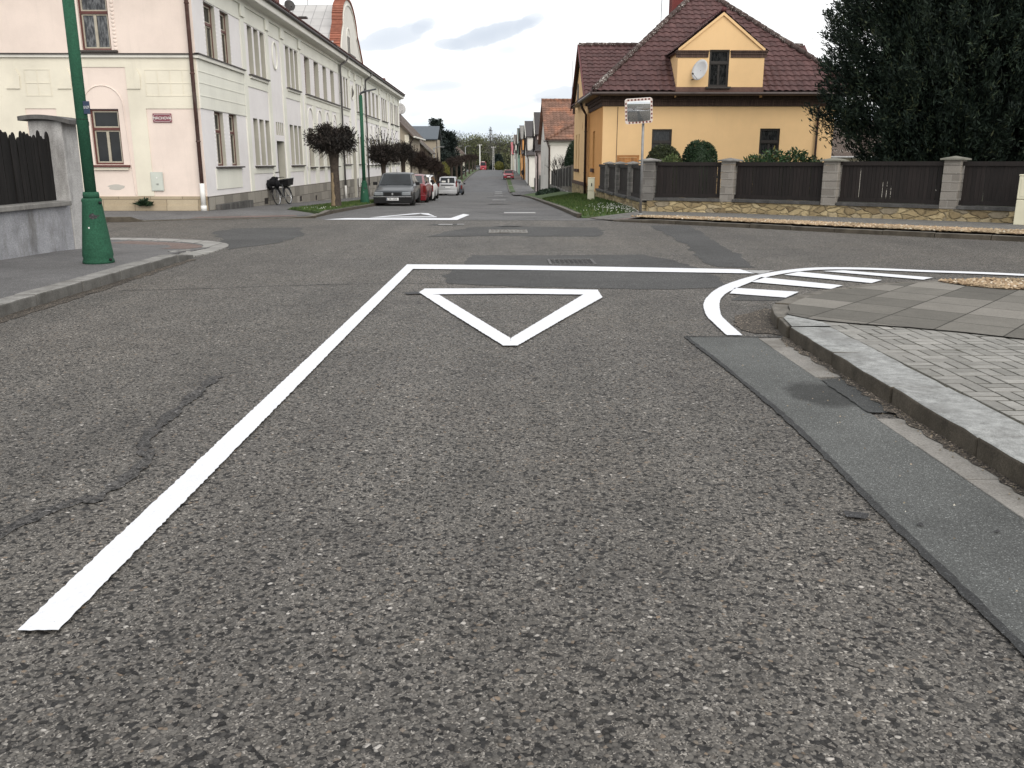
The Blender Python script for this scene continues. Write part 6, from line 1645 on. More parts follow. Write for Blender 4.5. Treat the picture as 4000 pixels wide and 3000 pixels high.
b = MB(); b.box(-10.2, -9.3, 116.96, 117.0, 1.0, 2.6); b.box(-7.99, -7.96, 119, 120, 1.0, 2.6); b.build('window', glass_d, t)
b = MB(); b.box(-7.95, -7.85, 117, 117.1, -2.5, 4.2); b.build('downspout', gutter_brown, t)
t = thing('low_house', 'one storey house with mossy brown gabled roof in front of the blue roofed house', 'house', (-10, 104, -2))
b = MB(); b.box(-12.4, -7.9, 103, 109, -3, 2.5); b.add([(-12.4, 103, 2.5), (-7.9, 103, 2.5), (-10.15, 103, 4.6)], [(0, 1, 2)]); b.build('wall', mk_plaster('grey_brown_plaster', (.15, .125, .10), .2), t)
b = MB(); roof_slab(b, [(-7.5, 102.6, 2.35), (-7.5, 109.3, 2.35), (-10.15, 109.3, 4.85), (-10.15, 102.6, 4.85)], .14); roof_slab(b, [(-12.8, 102.6, 2.35), (-12.8, 109.3, 2.35), (-10.15, 109.3, 4.85), (-10.15, 102.6, 4.85)], .14); b.build('roof', roof_brown, t)
b = MB(); b.slab([(-7.45, 102.55, 2.2), (-10.15, 102.55, 4.75), (-10.15, 102.55, 4.95), (-7.45, 102.55, 2.4)], (0, -.05, 0)); b.build('verge_board', conc_grey, t)
t = thing('cream_cottage', 'small far cream house with a pyramid roof beside the thin lamp post', 'house', (-10, 212, -1))
b = MB(); b.box(-13.5, -8.0, 208, 216, -2, 3.2); b.build('wall', pl_cream, t)
b = MB(); b.add([(-13.9, 207.6, 3.1), (-7.6, 207.6, 3.1), (-7.6, 216.4, 3.1), (-13.9, 216.4, 3.1), (-10.6, 212, 5.9)], [(0, 1, 4), (1, 2, 4), (2, 3, 4), (3, 0, 4), (3, 2, 1, 0)]); b.build('roof', roof_brown, t)
b = MB(); b.box(-10, -9.4, 207.95, 208, .3, 1.6); b.build('window', glass_d, t)
# low garden walls and gate pillars between the clipped trees and those houses
for (lab, y0, y1, h, m) in (('pale rendered gate pillar just past the apartment building', 84.0, 84.9, 1.9, pl_white), ('second pale gate pillar half hidden by the dark trees', 100.2, 101.2, 1.8, pl_white)):
    t = thing('gate_pillar', lab, 'pillar', (-8.3, y0, H(-8.3, y0))); z = H(-8.3, y0)
    b = MB(); b.box(-8.7, -7.7, y0, y1, z - .3, z + h); b.build('shaft', m, t)
    b = MB(); b.box(-8.78, -7.62, y0 - .08, y1 + .08, z + h, z + h + .1); b.build('cap', conc_grey, t)
t = thing('hedge', 'dark clipped garden hedge behind the parked cars', 'hedge', (-8.6, 92, -2)); rs = np.random.RandomState(9)
Pn = np.stack([rs.uniform(-9.2, -8.5, 9000), rs.uniform(81.8, 140, 9000), rs.uniform(0, 1.5, 9000)], 1); Pn[:, 2] += np.array([zr(y) for y in Pn[:, 1]])
V, F = leaf_cloud(Pn, rs.normal(size=Pn.shape) + (.5, -.3, .3), .16, .09, rs); mb_np(V, F).build('foliage', twig_red, t, uv=False)
# ------------------------------------------------------------------ plants
def clump_points(rs, n, c, r, shell=.55):
    d = rs.normal(size=(n, 3)); d /= np.linalg.norm(d, axis=1)[:, None]
    q = rs.uniform(shell ** 3, 1, n) ** (1 / 3)
    return np.array(c) + d * q[:, None] * np.array(r), d
# the big yew behind the fence
YP = [2.3, 3.3, 4.0, 4.4, 4.3, 3.9, 2.7, 1.2]
def yew():
    rs = np.random.RandomState(21)
    t = thing('yew_tree', 'huge dark evergreen yew filling the garden behind the slatted fence', 'tree', (14.2, 27.6, .1))
    b = MB()
    for k in range(5):
        a = k * 1.3; x, y = 14.2 + .5 * math.cos(a), 27.6 + .4 * math.sin(a)
        b.tube([(x, y, -.1), (x + .4 * math.cos(a), y + .4 * math.sin(a), 1.2), (x + 1.2 * math.cos(a), y + 1.2 * math.sin(a), 3.5), (x + 1.6 * math.cos(a), y + 1.6 * math.sin(a), 6)], [.2, .17, .12, .05], 8)
    b.build('trunk', bark_m, t, smooth=True)
    # boughs: many drooping sprays grouped along rising limbs
    P = []; D = []
    for k in range(760):
        th = rs.uniform(0, 2 * math.pi) if rs.rand() < .35 else rs.uniform(math.pi * .85, math.pi * 2.05); z = rs.beta(1.1, 1.15) * 8.2 + .75
        prof = np.interp(z, [.7, 1.5, 2.5, 4, 5.5, 7, 8.5, 9.2], YP)
        rr = prof * rs.uniform(.74, 1.03)
        if rs.rand() < .07: rr *= 1.10
        c = np.array([14.75 + rr * math.cos(th), 27.6 + rr * .8 * math.sin(th), z])
        out = np.array([math.cos(th), math.sin(th), .55 + rs.uniform(-.2, .7)])
        m = rs.randint(150, 250); sp = rs.uniform(.35, .62)
        ax = out / np.linalg.norm(out)
        tt = rs.uniform(-.7, 1, m)[:, None]
        q = c + ax * tt * sp * 1.45 + rs.normal(size=(m, 3)) * sp * .36 * (1.12 - np.clip(tt, 0, 1) * .8)
        P.append(q); D.append(ax * 1.2 + rs.normal(size=(m, 3)) * .65 + np.array([0, 0, .15]))
    P = np.concatenate(P); D = np.concatenate(D)
    V, F = leaf_cloud(P, D, .14, .036, rs, .05)
    # pointed leading shoots standing out of the outline
    P2 = []; D2 = []
    for k in range(240):
        th = rs.uniform(math.pi * .75, math.pi * 1.75) if rs.rand() < .8 else rs.uniform(0, 6.28); z = rs.uniform(1.2, 7.6)
        prof = np.interp(z, [.7, 1.5, 2.5, 4, 5.5, 7, 8.5, 9.2], YP)
        c = np.array([14.75 + prof * math.cos(th), 27.6 + prof * .8 * math.sin(th), z])
        ax = np.array([math.cos(th) * .9, math.sin(th) * .9, rs.uniform(.3, 1.3)]); ax /= np.linalg.norm(ax); L = rs.uniform(.35, .75)
        for j in range(46):
            f = j / 46; P2.append(c + ax * f * L); D2.append(ax * .9 + rs.normal(size=3) * .8 * (1.1 - f * .5))
    V2, F2 = leaf_cloud(np.array(P2), np.array(D2), .085, .022, rs)
    m1 = mb_np(V, F); m1.add(V2.tolist(), F2)
    m1.build('foliage', leaf_yew, t, uv=False)
    P3 = []; D3 = []
    for k in range(170):
        th = rs.uniform(math.pi * .8, math.pi * 1.9); z = rs.uniform(1.0, 7.8)
        prof = np.interp(z, [.7, 1.5, 2.5, 4, 5.5, 7, 8.5, 9.2], YP) * rs.uniform(.93, 1.02)
        c = np.array([14.75 + prof * math.cos(th), 27.6 + prof * .8 * math.sin(th), z])
        ax = np.array([math.cos(th) * .7 + rs.uniform(-.3, .3), math.sin(th) * .7, rs.uniform(.5, 1.5)]); ax /= np.linalg.norm(ax); L = rs.uniform(.5, 1.0)
        for j in range(80):
            f = rs.rand(); r_ = (1 - f) * .20 + .02
            P3.append(c + ax * f * L + rs.normal(size=3) * r_ * .6); D3.append(ax * .8 + rs.normal(size=3) * .7)
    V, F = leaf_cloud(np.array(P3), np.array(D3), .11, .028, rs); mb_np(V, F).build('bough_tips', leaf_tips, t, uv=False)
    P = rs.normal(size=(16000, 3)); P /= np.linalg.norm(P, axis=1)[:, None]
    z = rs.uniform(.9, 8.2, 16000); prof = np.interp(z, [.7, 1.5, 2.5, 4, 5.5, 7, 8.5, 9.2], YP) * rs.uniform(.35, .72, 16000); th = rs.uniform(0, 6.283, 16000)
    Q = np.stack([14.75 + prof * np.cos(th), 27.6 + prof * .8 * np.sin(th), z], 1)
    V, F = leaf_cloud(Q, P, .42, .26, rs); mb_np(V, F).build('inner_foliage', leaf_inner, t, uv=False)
yew()
def bush(name, label, c, r, mat, n, ln, wd, seed, shell=.75, core=True, flat=True, group=None, updir=.25, square=0):
    rs = np.random.RandomState(seed); t = thing(name, label, 'bush', (c[0], c[1], c[2] - r[2]), 0, group)
    P, d = clump_points(rs, n, c, r, shell)
    k = rs.normal(size=(14, 3)); k /= np.linalg.norm(k, axis=1)[:, None]
    bumpy = 1 + .07 * np.sin((d @ k.T) * 5).mean(1)[:, None] * 2
    if square: d2 = np.sign(d) * np.abs(d) ** square; P = np.array(c) + d2 * np.array(r) * (np.linalg.norm((P - np.array(c)) / np.array(r), axis=1)[:, None])
    P = np.array(c) + (P - np.array(c)) * bumpy
    D = d + rs.normal(size=(n, 3)) * .6 + (0, 0, updir)
    V, F = leaf_cloud(P, D, ln, wd, rs); mb_np(V, F).build('foliage', mat, t, uv=False)
    b = MB()
    if core: b.blob(c, (r[0] * .86, r[1] * .86, r[2] * .86), 16, 10, .04, random.Random(seed)); 
    b.tube([(c[0], c[1], c[2] - r[2] - .3), (c[0], c[1], c[2])], .05, 6)
    b.build('branches', mat if core else bark_m, t)
    return t
bush('topiary_bush', 'clipped dark dome shaped bush behind the fence beside the mirror post', (5.36, 29.0, .95), (.62, .6, 1.02), leaf_dome, 9000, .06, .03, 1, .86, square=.85)
bush('topiary_bush', 'clipped round green bush second from the mirror post', (6.52, 29.0, 1.15), (.55, .54, .92), leaf_topi, 9000, .055, .032, 2, .86, square=.72)
bush('spring_shrub', 'small pale green shrub growing in front of the dark dome bush', (5.42, 28.0, 1.1), (.40, .35, .58), leaf_light, 1500, .075, .035, 3, .2, False)
t = thing('rhododendron', 'broad glossy leaved shrub in bud below the right hand window of the yellow house', 'bush', (9.1, 29.0, .1))
rs = np.random.RandomState(6); PP = []; DD = []
for (c, r) in (((8.35, 29, .9), (.6, .5, .75)), ((8.9, 28.9, 1.05), (.62, .5, .8)), ((9.65, 29, 1.05), (.55, .5, .8)), ((10.25, 28.9, .85), (.5, .45, .72)), ((8.9, 28.4, .8), (.6, .4, .6))):
    P, d = clump_points(rs, 1500, c, r, .6); 
    PP.append(P); DD.append(d + rs.normal(size=P.shape) * .7)
V, F = leaf_cloud(np.concatenate(PP), np.concatenate(DD), .12, .05, rs, -.05); mb_np(V, F).build('foliage', leaf_rhod, t, uv=False)
b = MB()
for k in range(8): b.tube([(9.1 + rnd.uniform(-.3, .3), 29, 0), (8.2 + k * .3, 29 + rnd.uniform(-.2, .2), 1.2)], .03, 5)
b.build('branches', bark_m, t)
bush('cypress', 'dark clipped column shaped cypress beside the white house fence', (5.05, 58.5, 1.0), (.72, .7, 1.75), leaf_cyp, 6000, .10, .05, 12, .85)
bush('golden_bush', 'yellow green bush below the bare shrub by the white house', (4.85, 63, -.15), (.42, .42, .7), leaf_light, 1600, .09, .05, 13, .6)
bush('low_bush', 'low dark green cushion bush on the grass before the concrete post fence', (3.55, 60.5, -.75), (.95, 1.2, .42), leaf_cyp, 3000, .10, .05, 14, .7)
# bare shrub by the white house
def twigs(b, p, d, L, r, depth, rs, spread=.5, up=.2, cnt=3):
    d = np.array(d, float); d /= np.linalg.norm(d); q = p + d * L
    mid = (p + q) / 2 + rs.normal(size=3) * L * .05
    b.tube([p, mid, q], [r, r * .8, r * .6], 4 if depth < 2 else 5, cap=False)
    if depth <= 0: return
    for k in range(cnt):
        f = rs.uniform(.45, 1); twigs(b, p + d * L * f, d + rs.normal(size=3) * spread + (0, 0, up), L * rs.uniform(.55, .85), r * .55, depth - 1, rs, spread, up, cnt)
t = thing('bare_shrub', 'leafless spreading shrub against the white house wall', 'bush', (4.75, 66, -.8)); rs = np.random.RandomState(3); b = MB()
for k in range(5): twigs(b, np.array([4.75, 66, -.8]), (rs.uniform(-.45, .45), rs.uniform(-.3, .3), 1), 1.35, .05, 3, rs, .42, .25, 4)
b.build('branches', twig_dark, t, uv=False)
# pollarded street trees
def globe_tree(label, x, y, trunk_h, cr, ch, seed, mat=twig_dark, long_twigs=0, n=5200, leafn=0, bare=False, group='pollarded trees along the verge', leafm=None, r0=.12):
    z = H(x, y) + .11
    rs = np.random.RandomState(seed)
    t = thing('street_tree', label, 'tree', (x, y, z), 0, group)
    b = MB(); lean = rs.uniform(-.05, .05, 2)
    prof = [(0, r0 * 1.35), (.06, r0 * 1.15), (.3, r0), (.75, r0 * .92), (1, r0 * 1.15), (1.12, r0 * .9)]
    pts = [(x + lean[0] * f, y + lean[1] * f, z - .05 + trunk_h * f) for f, r in prof]
    b.tube(pts, [r for f, r in prof], 14)
    tr = b.build('trunk', bark_m, t, smooth=True)
    if bare:
        b = MB(); n_ = 7
        vs = []
        for f in np.linspace(.06, .66, 9):
            rr = np.interp(f, [p[0] for p in prof], [p[1] for p in prof]) + .006
            a0, a1 = R(-112) - (.62 + .15 * math.sin(f * 19)) * (1 - f * .6), R(-112) + (.42 + .16 * math.sin(f * 31 + 1)) * (1.0 - f * .85)
            for k in range(n_):
                a = a0 + (a1 - a0) * k / (n_ - 1); vs.append((x + lean[0] * f + rr * math.cos(a), y + lean[1] * f + rr * math.sin(a), z - .05 + trunk_h * f))
        b.add(vs, [(i * n_ + k, i * n_ + k + 1, (i + 1) * n_ + k + 1, (i + 1) * n_ + k) for i in range(8) for k in range(n_ - 1)])
        b.build('bare_patch', bark_bare, tr, uv=False)
    c0 = np.array([x, y, z + trunk_h]); cc = c0 + (0, 0, ch * .30)
    b = MB()
    for k in range(26):
        d = rs.normal(size=3); d[2] = abs(d[2]) * .6 + .05; d /= np.linalg.norm(d)
        e = cc + d * np.array([cr * .8, cr * .8, ch * .55]); m = (c0 + e) / 2 + rs.normal(size=3) * .06
        b.tube([c0 - (0, 0, rs.uniform(0, .2)), m, e], [.045, .03, .012], 5, cap=False)
    b.build('limbs', bark_m, t, smooth=True)
    P = []; D = []
    clus = []
    for k in range(70):
        d = rs.normal(size=3); d /= np.linalg.norm(d)
        if d[2] < -.45: d[2] *= -1
        q = rs.uniform(.35, 1.0) ** .6
        clus.append((cc + d * q * np.array([cr, cr, ch * .5]), d))
    for c, d in clus:
        m = n // 70
        P.append(c + rs.normal(size=(m, 3)) * np.array([cr * .13, cr * .13, ch * .085])); D.append(np.tile(d, (m, 1)) * .5 + rs.normal(size=(m, 3)) * .8)
    P = np.concatenate(P); D = np.concatenate(D)
    V, F = leaf_cloud(P, D, .12, .032, rs); m = mb_np(V, F)
    P3, d3 = clump_points(rs, int(n * .22), cc, (cr * .98, cr * .98, ch * .5), .3); V, F = leaf_cloud(P3, rs.normal(size=P3.shape) + d3 * .4, .22, .012, rs); m.add(V.tolist(), F)
    m.build('crown', mat, t, uv=False)
    if long_twigs:
        b = MB()
        for k in range(long_twigs):
            d = rs.normal(size=3); d[2] = abs(d[2]) + .25; d /= np.linalg.norm(d)
            p = cc + d * np.array([cr * .75, cr * .75, ch * .4]); L = rs.uniform(.35, .95) * (0.6 + d[2] * .6)
            e = p + (d + np.array([0, 0, .45])) * L * .75; b.tube([p, (p + e) / 2 + rs.normal(size=3) * .03, e], [.011, .009, .006], 4, cap=False)
            for j in range(3):
                q = p + (e - p) * rs.uniform(.5, 1); b.blob(q, (.018, .018, .024), 5, 4)
            b.blob(e, (.022, .022, .03), 5, 4)
        b.build('long_twigs', mat, t, uv=False)
    if leafm:
        P3, d3 = clump_points(rs, 900, cc + (0, 0, ch * .2), (cr * 1.0, cr, ch * .5), .5); V, F = leaf_cloud(P3, d3 + rs.normal(size=P3.shape) * .6, .16, .07, rs); mb_np(V, F).build('leaves', leafm, t, uv=False)
    return t
globe_tree('pollarded globe tree with a bare strip down its trunk, nearest on the grass verge', -5.63, 31.0, 1.86, .80, 1.02, 1, bare=True, n=6500, r0=.155)
globe_tree('clipped tree with long upright twigs behind the grey saloon', -5.9, 46.4, 1.85, .74, 1.05, 2, long_twigs=110, n=6500)
globe_tree('dense dark clipped tree next after the long twigged one', -5.85, 55.5, 2.15, .72, 1.35, 3, twig_dark, 0, 6500)
globe_tree('third dense dark clipped tree in the row, before the brown gabled house', -5.75, 66, 2.0, .78, 1.45, 4, twig_red, 0, 6500)
globe_tree('reddish clipped tree in the row left of the silver people carrier', -5.7, 77.5, 2.05, .72, 1.3, 5, twig_red, 0, 5500)
globe_tree('clipped tree dark behind the yellow green shrub', -6.1, 88, 1.9, .8, 1.35, 6, twig_red, 0, 4500)
for k, (yy, lab) in enumerate(((113, 'clipped reddish tree first beyond the yellow green shrub'), (127, 'clipped reddish tree second beyond the yellow green shrub'), (143, 'clipped reddish tree third beyond the yellow green shrub'), (160, 'clipped reddish tree fourth beyond the yellow green shrub'), (180, 'clipped reddish tree fifth beyond the yellow green shrub'), (203, 'clipped reddish tree sixth beyond the yellow green shrub'), (228, 'clipped reddish tree seventh and last before the red van'))):
    globe_tree(lab, -5.85 + .02 * k, yy, 2.6, .98, 1.45, 20 + k, twig_red, 0, 2600, r0=.16)
bush('forsythia', 'yellow green shrub rising out of the row of dark clipped trees', (-6.0, 98, .15), (.72, .8, 1.25), leaf_forsy, 3600, .13, .06, 31, .5)
bush('brown_shrub', 'round brownish clipped shrub below the yellow green one', (-5.9, 96.5, -.75), (.85, .8, 1.0), twig_red, 4200, .15, .05, 32, .6)
# dark conifer and far wood
def conifer(label, x, y, h, r, seed, mat=leaf_con):
    z = H(x, y); rs = np.random.RandomState(seed); t = thing('conifer', label, 'tree', (x, y, z))
    b = MB(); b.tube([(x, y, z - .2), (x, y, z + h * .9)], [.25, .05], 8); b.build('trunk', bark_m, t)
    P = []; D = []
    for k in range(170):
        f = rs.uniform(.06, 1) ; th = rs.uniform(0, 6.28); rr = r * (1 - f) ** .7 * rs.uniform(.55, 1.08) + .12
        c = np.array([x + rr * math.cos(th), y + rr * math.sin(th), z + h * f]); m = 42; ax = np.array([math.cos(th), math.sin(th), .7])
        P.append(c + ax * rs.uniform(-.6, .6, (m, 1)) * .6 + rs.normal(size=(m, 3)) * .24); D.append(ax + rs.normal(size=(m, 3)) * .6)
    V, F = leaf_cloud(np.concatenate(P), np.concatenate(D), .42, .14, rs); mb_np(V, F).build('foliage', mat, t, uv=False)
    b = MB(); b.lathe((x, y), [(r * .75, z + .3), (r * .7, z + h * .35), (r * .35, z + h * .7), (.05, z + h * .93)], 12); b.build('inner_branches', mat, t)
conifer('tall dark conifer with a spiky top beside the blue grey roof', -9.9, 146, 9.0, 2.6, 41)
conifer('second dark conifer with a spreading top right of the taller one', -8.1, 149, 7.2, 2.3, 42)
conifer('small dark conifer at the far end of the street before the wood', .0, 318, 5.2, 2.6, 43)
bush('golden_bush', 'small yellow bush beside the red car at the far right kerb', (.35, 262, .1), (1.4, 1.3, 1.3), leaf_forsy, 1600, .25, .12, 44, .6)
def wood():
    rs = np.random.RandomState(77); P = []; D = []; tb = MB(); Pg = []; Dg = []
    for k in range(200):
        x = rs.uniform(-45, 45); y = rs.uniform(330, 372); h = rs.uniform(10.0, 14.2) * (1.06 if -24 < x < -12 else .97); r = rs.uniform(2.2, 3.6)
        if -8 < x < -3: h *= .95
        z = -2.0
        green = rs.rand() < .62
        tb.tube([(x, y, z), (x + rs.uniform(-.5, .5), y, z + h * .55), (x + rs.uniform(-1, 1), y, z + h * .97)], [.22, .15, .03], 5)
        for j in range(6):
            a = rs.uniform(0, 6.28); f = rs.uniform(.35, .85); tb.tube([(x, y, z + h * f), (x + r * .8 * math.cos(a), y + r * .8 * math.sin(a), z + h * min(1.02, f + .22))], [.08, .02], 4)
        m = 620
        q = rs.normal(size=(m, 3)) * (r * .5, r * .5, h * .24) + (x, y, z + h * rs.uniform(.52, .66))
        q = q[(q[:, 2] > z) & (q[:, 2] < z + h * 1.02)]
        (P if green else Pg).append(q); (D if green else Dg).append(rs.normal(size=q.shape) + (0, 0, .7))
    q = np.stack([rs.uniform(-50, 50, 8000), rs.uniform(326, 345, 8000), rs.uniform(-2, 4.5, 8000)], 1); P.append(q); D.append(rs.normal(size=q.shape))
    V, F = leaf_cloud(np.concatenate(P), np.concatenate(D), .75, .22, rs); m = mb_np(V, F); m.cur = 0
    V, F = leaf_cloud(np.concatenate(Pg), np.concatenate(Dg), .95, .10, rs); m.cur = 1; m.add(V.tolist(), F)
    m.cur = 2; m.add(tb.v, tb.f)
    o = m.build('far_wood', [wood_m, wood_grey, wood_grey], uv=False, origin=(0, 345, -2)); tag(o, kind='stuff')
    # undergrowth bank behind it
    b = MB(); rs2 = random.Random(5)
    for k in range(40): b.blob((-60 + k * 3.3, 366 + rs2.uniform(-4, 4), 1.0), (3.6, 2.5, rs2.uniform(3.0, 5.0)), 9, 7, .2, rs2)
    o = b.build('far_undergrowth', wood_m, uv=False, origin=(0, 366, -2)); tag(o, kind='stuff')
wood()
def birch(label, x, y, h, seed):
    z = H(x, y); rs = np.random.RandomState(seed); t = thing('birch_tree', label, 'tree', (x, y, z)); b = MB()
    b.tube([(x, y, z), (x + .2, y, z + h * .5), (x, y, z + h)], [.25, .16, .03], 6)
    for k in range(30):
        f = rs.uniform(.3, .95); a = rs.uniform(0, 6.28); L = (1 - f) * 4 + .8; b.tube([(x, y, z + h * f), (x + L * .6 * math.cos(a), y + L * .6 * math.sin(a), z + h * f + L * .8)], [.05, .015], 4)
    b.build('trunk', wood_grey, t, uv=False)
    P = np.concatenate([rs.normal(size=(70, 3)) * (2.6 * (1.1 - f), 2.0, h * .07) + (x, y, z + h * f) for f in np.linspace(.35, 1.0, 9)]); P = P[P[:, 2] < z + h * 1.03]
    V, F = leaf_cloud(P, rs.normal(size=P.shape) + (0, 0, .5), .55, .12, rs); mb_np(V, F).build('crown', wood_grey, t, uv=False)
birch('tall slender bare tree rising above the far wood', -2.6, 325, 14.2, 3)
# ------------------------------------------------------------------ vehicles
def wheel(t, x, y, r, w, sgn, rimm=alloy):
    b = MB(); n = 24
    prof = [(r * .62, -w / 2), (r * .93, -w / 2), (r, -w * .36), (r, w * .36), (r * .93, w / 2), (r * .62, w / 2)]
    vs = [(x + o, y + q * math.cos(6.2832 * k / n), r + q * math.sin(6.2832 * k / n)) for q, o in prof for k in range(n)]
    b.add(vs, [(i * n + k, i * n + (k + 1) % n, (i + 1) * n + (k + 1) % n, (i + 1) * n + k) for i in range(len(prof) - 1) for k in range(n)])
    wh = b.build('wheel', rubber, t, local=True, smooth=True)
    b = MB(); xo = x + sgn * w * .36
    for k in range(7):
        a = 6.2832 * k / 7; a1 = a + .22; a0 = a - .22
        b.add([(xo, y + .2 * r * math.cos(a0), r + .2 * r * math.sin(a0)), (xo, y + .62 * r * math.cos(a0 + .06), r + .62 * r * math.sin(a0 + .06)), (xo, y + .62 * r * math.cos(a1 - .06), r + .62 * r * math.sin(a1 - .06)), (xo, y + .2 * r * math.cos(a1), r + .2 * r * math.sin(a1))], [(0, 1, 2, 3)])
    b.add([(xo + sgn * .01, y + .24 * r * math.cos(.5236 * k), r + .24 * r * math.sin(.5236 * k)) for k in range(12)], [tuple(range(12))])
    b.tube([(xo - sgn * .02, y + .62 * r * math.cos(.2618 * k), r + .62 * r * math.sin(.2618 * k)) for k in range(25)], .018, 4, cap=False)
    b.build('rim', rimm, wh, local=True)
    b = MB(); b.add([(x - sgn * w * .1, y + .63 * r * math.cos(.2618 * k), r + .63 * r * math.sin(.2618 * k)) for k in range(24)], [tuple(range(24))]); b.build('hub', plastic_b, wh, local=True)
def car(name, label, cat, spec, loc, rz, col_m, plate=None, plate_rear=True, group=None, low_m=None):
    """spec: L, W, body stations [(s, z_bottom, z_top, half width factor)], cabin (s: windscreen foot, roof front, roof rear, rear glass foot; z: belt, roof)"""
    L, W = spec['L'], spec['W']; hw = W / 2
    t = thing(name, label, cat, loc, rz, group)
    y_ = lambda s: s - L / 2
    # lower body, lofted
    b = MB(); rings = []
    for (s, zb, zt, k) in spec['body']:
        h = hw * k; zm = zb + (zt - zb) * .52
        half = [(h * .80, zb), (h * .95, zb + .05), (h * .985, zb + .16), (h, zm), (h * .985, zt - .14), (h * .93, zt - .04), (h * .80, zt), (h * .4, zt + .018)]
        rings.append([(x, y_(s), z) for x, z in half] + [(-x, y_(s), z) for x, z in half[::-1]])
    n = len(rings[0])
    b.add([p for r_ in rings for p in r_], [(i * n + k, i * n + (k + 1) % n, (i + 1) * n + (k + 1) % n, (i + 1) * n + k) for i in range(len(rings) - 1) for k in range(n)] + [tuple(range(n - 1, -1, -1)), tuple(range((len(rings) - 1) * n, len(rings) * n))])
    # cabin shell
    s0, s1, s2, s3 = spec['cab']; zb, zr_ = spec['cabz']; wb = hw * .90; wt = hw * spec.get('tumble', .72)
    A = [(-wb, y_(s0), zb), (wb, y_(s0), zb), (wb, y_(s3), zb), (-wb, y_(s3), zb)]; T = [(-wt, y_(s1), zr_ - .03), (wt, y_(s1), zr_ - .03), (wt, y_(s2), zr_ - .03), (-wt, y_(s2), zr_ - .03)]
    C = [(-wt * .6, y_(s1) + .06, zr_), (wt * .6, y_(s1) + .06, zr_), (wt * .6, y_(s2) - .06, zr_ - .005), (-wt * .6, y_(s2) - .06, zr_ - .005)]
    b.add(A + T + C, [(0, 1, 5, 4), (1, 2, 6, 5), (2, 3, 7, 6), (3, 0, 4, 7), (4, 5, 9, 8), (5, 6, 10, 9), (6, 7, 11, 10), (7, 4, 8, 11), (8, 9, 10, 11)])
    bo = b.build('body', col_m, t, local=True, bevel=.02, smooth=True)
    lerp = lambda p, q, f: tuple(p[i] + (q[i] - p[i]) * f for i in range(3))
    def pane(nm, q, m=glass_car, inset=(.08, .12), lift=.008, par=t):
        a, b1, c, d = q
        u0, v0 = inset
        P = [lerp(lerp(a, b1, u), lerp(d, c, u), v) for u, v in ((u0, v0), (1 - u0, v0), (1 - u0, 1 - v0 * .8), (u0, 1 - v0 * .8))]
        nn = (Vector(P[1]) - Vector(P[0])).cross(Vector(P[3]) - Vector(P[0])).normalized(); ctr = sum((Vector(p) for p in P), Vector()) / 4
        if nn.dot(ctr - Vector((0, 0, zb))) < 0: nn = -nn
        mb = MB(); mb.slab([Vector(p) + nn * .001 for p in P], nn * lift); return mb.build(nm, m, par, local=True)
    pane('windscreen', (A[0], A[1], T[1], T[0]), inset=(.05, .06)); pane('rear_window', (A[3], A[2], T[2], T[3]), inset=(.08, spec.get('rear_in', .08)))
    for sgn, i0, i1 in ((1, 1, 2), (-1, 0, 3)):
        mid = spec.get('pillar', .5)
        Am = lerp(A[i0], A[i1], mid); Tm = lerp(T[i0], T[i1], mid)
        pane('side_window', (A[i0], Am, Tm, T[i0]), inset=(.05, .10)); pane('side_window', (Am, A[i1], T[i1], Tm), inset=(.05, .10))
    r, ww = spec.get('wr', .30), .19
    for (s, xs) in ((spec['axles'][0], 1), (spec['axles'][0], -1), (spec['axles'][1], 1), (spec['axles'][1], -1)):
        wheel(t, xs * (hw - ww / 2 + .012), y_(s), r, ww, xs)
    b = MB()
    for s in spec['axles']:
        for xs in (1, -1):
            x = xs * (hw + .002); q = [(x, y_(s) + (r + .055) * math.cos(k * .2618), r + (r + .055) * math.sin(k * .2618)) for k in range(-1, 14)]
            b.slab(q, (-xs * .10, 0, 0))
    b.build('wheel_arch', plastic_b, bo, local=True)
    f0 = y_(0); f1 = y_(L); zf = spec['lamp_z']; lw = spec.get('lamp_w', .34)
    for xs in (1, -1):
        b = MB(); b.box(min(xs * hw * .90, xs * (hw * .90 - lw)), max(xs * hw * .90, xs * (hw * .90 - lw)), f0 - .012, f0 + .06, zf - .07, zf + .07); b.build('headlight', lampglass, t, local=True, bevel=.02)
        b = MB(); rw, rh, rz0 = spec['tail']; b.box(min(xs * hw * .97, xs * (hw * .97 - rw)), max(xs * hw * .97, xs * (hw * .97 - rw)), f1 - .10, f1 + .012, rz0, rz0 + rh); b.build('tail_light', tail_red, t, local=True, bevel=.02)
        b = MB(); yy = y_(s0 + .30); b.box(min(xs * (hw - .02), xs * (hw + .17)), max(xs * (hw - .02), xs * (hw + .17)), yy, yy + .10, zb + .0, zb + .14); b.build('wing_mirror', plastic_b, t, local=True, bevel=.03)
    b = MB(); b.box(-hw * .42, hw * .42, f0 - .014, f0 + .04, zf - .075, zf + .05); gl = b.build('grille', plastic_b, t, local=True)
    if spec.get('badge'): b = MB(); b.add([(.045 * math.cos(k * .785), f0 - .018, zf - .01 + .05 * math.sin(k * .785)) for k in range(8)], [tuple(range(8))]); b.build('badge', chrome, gl, local=True)
    bm_ = low_m or col_m
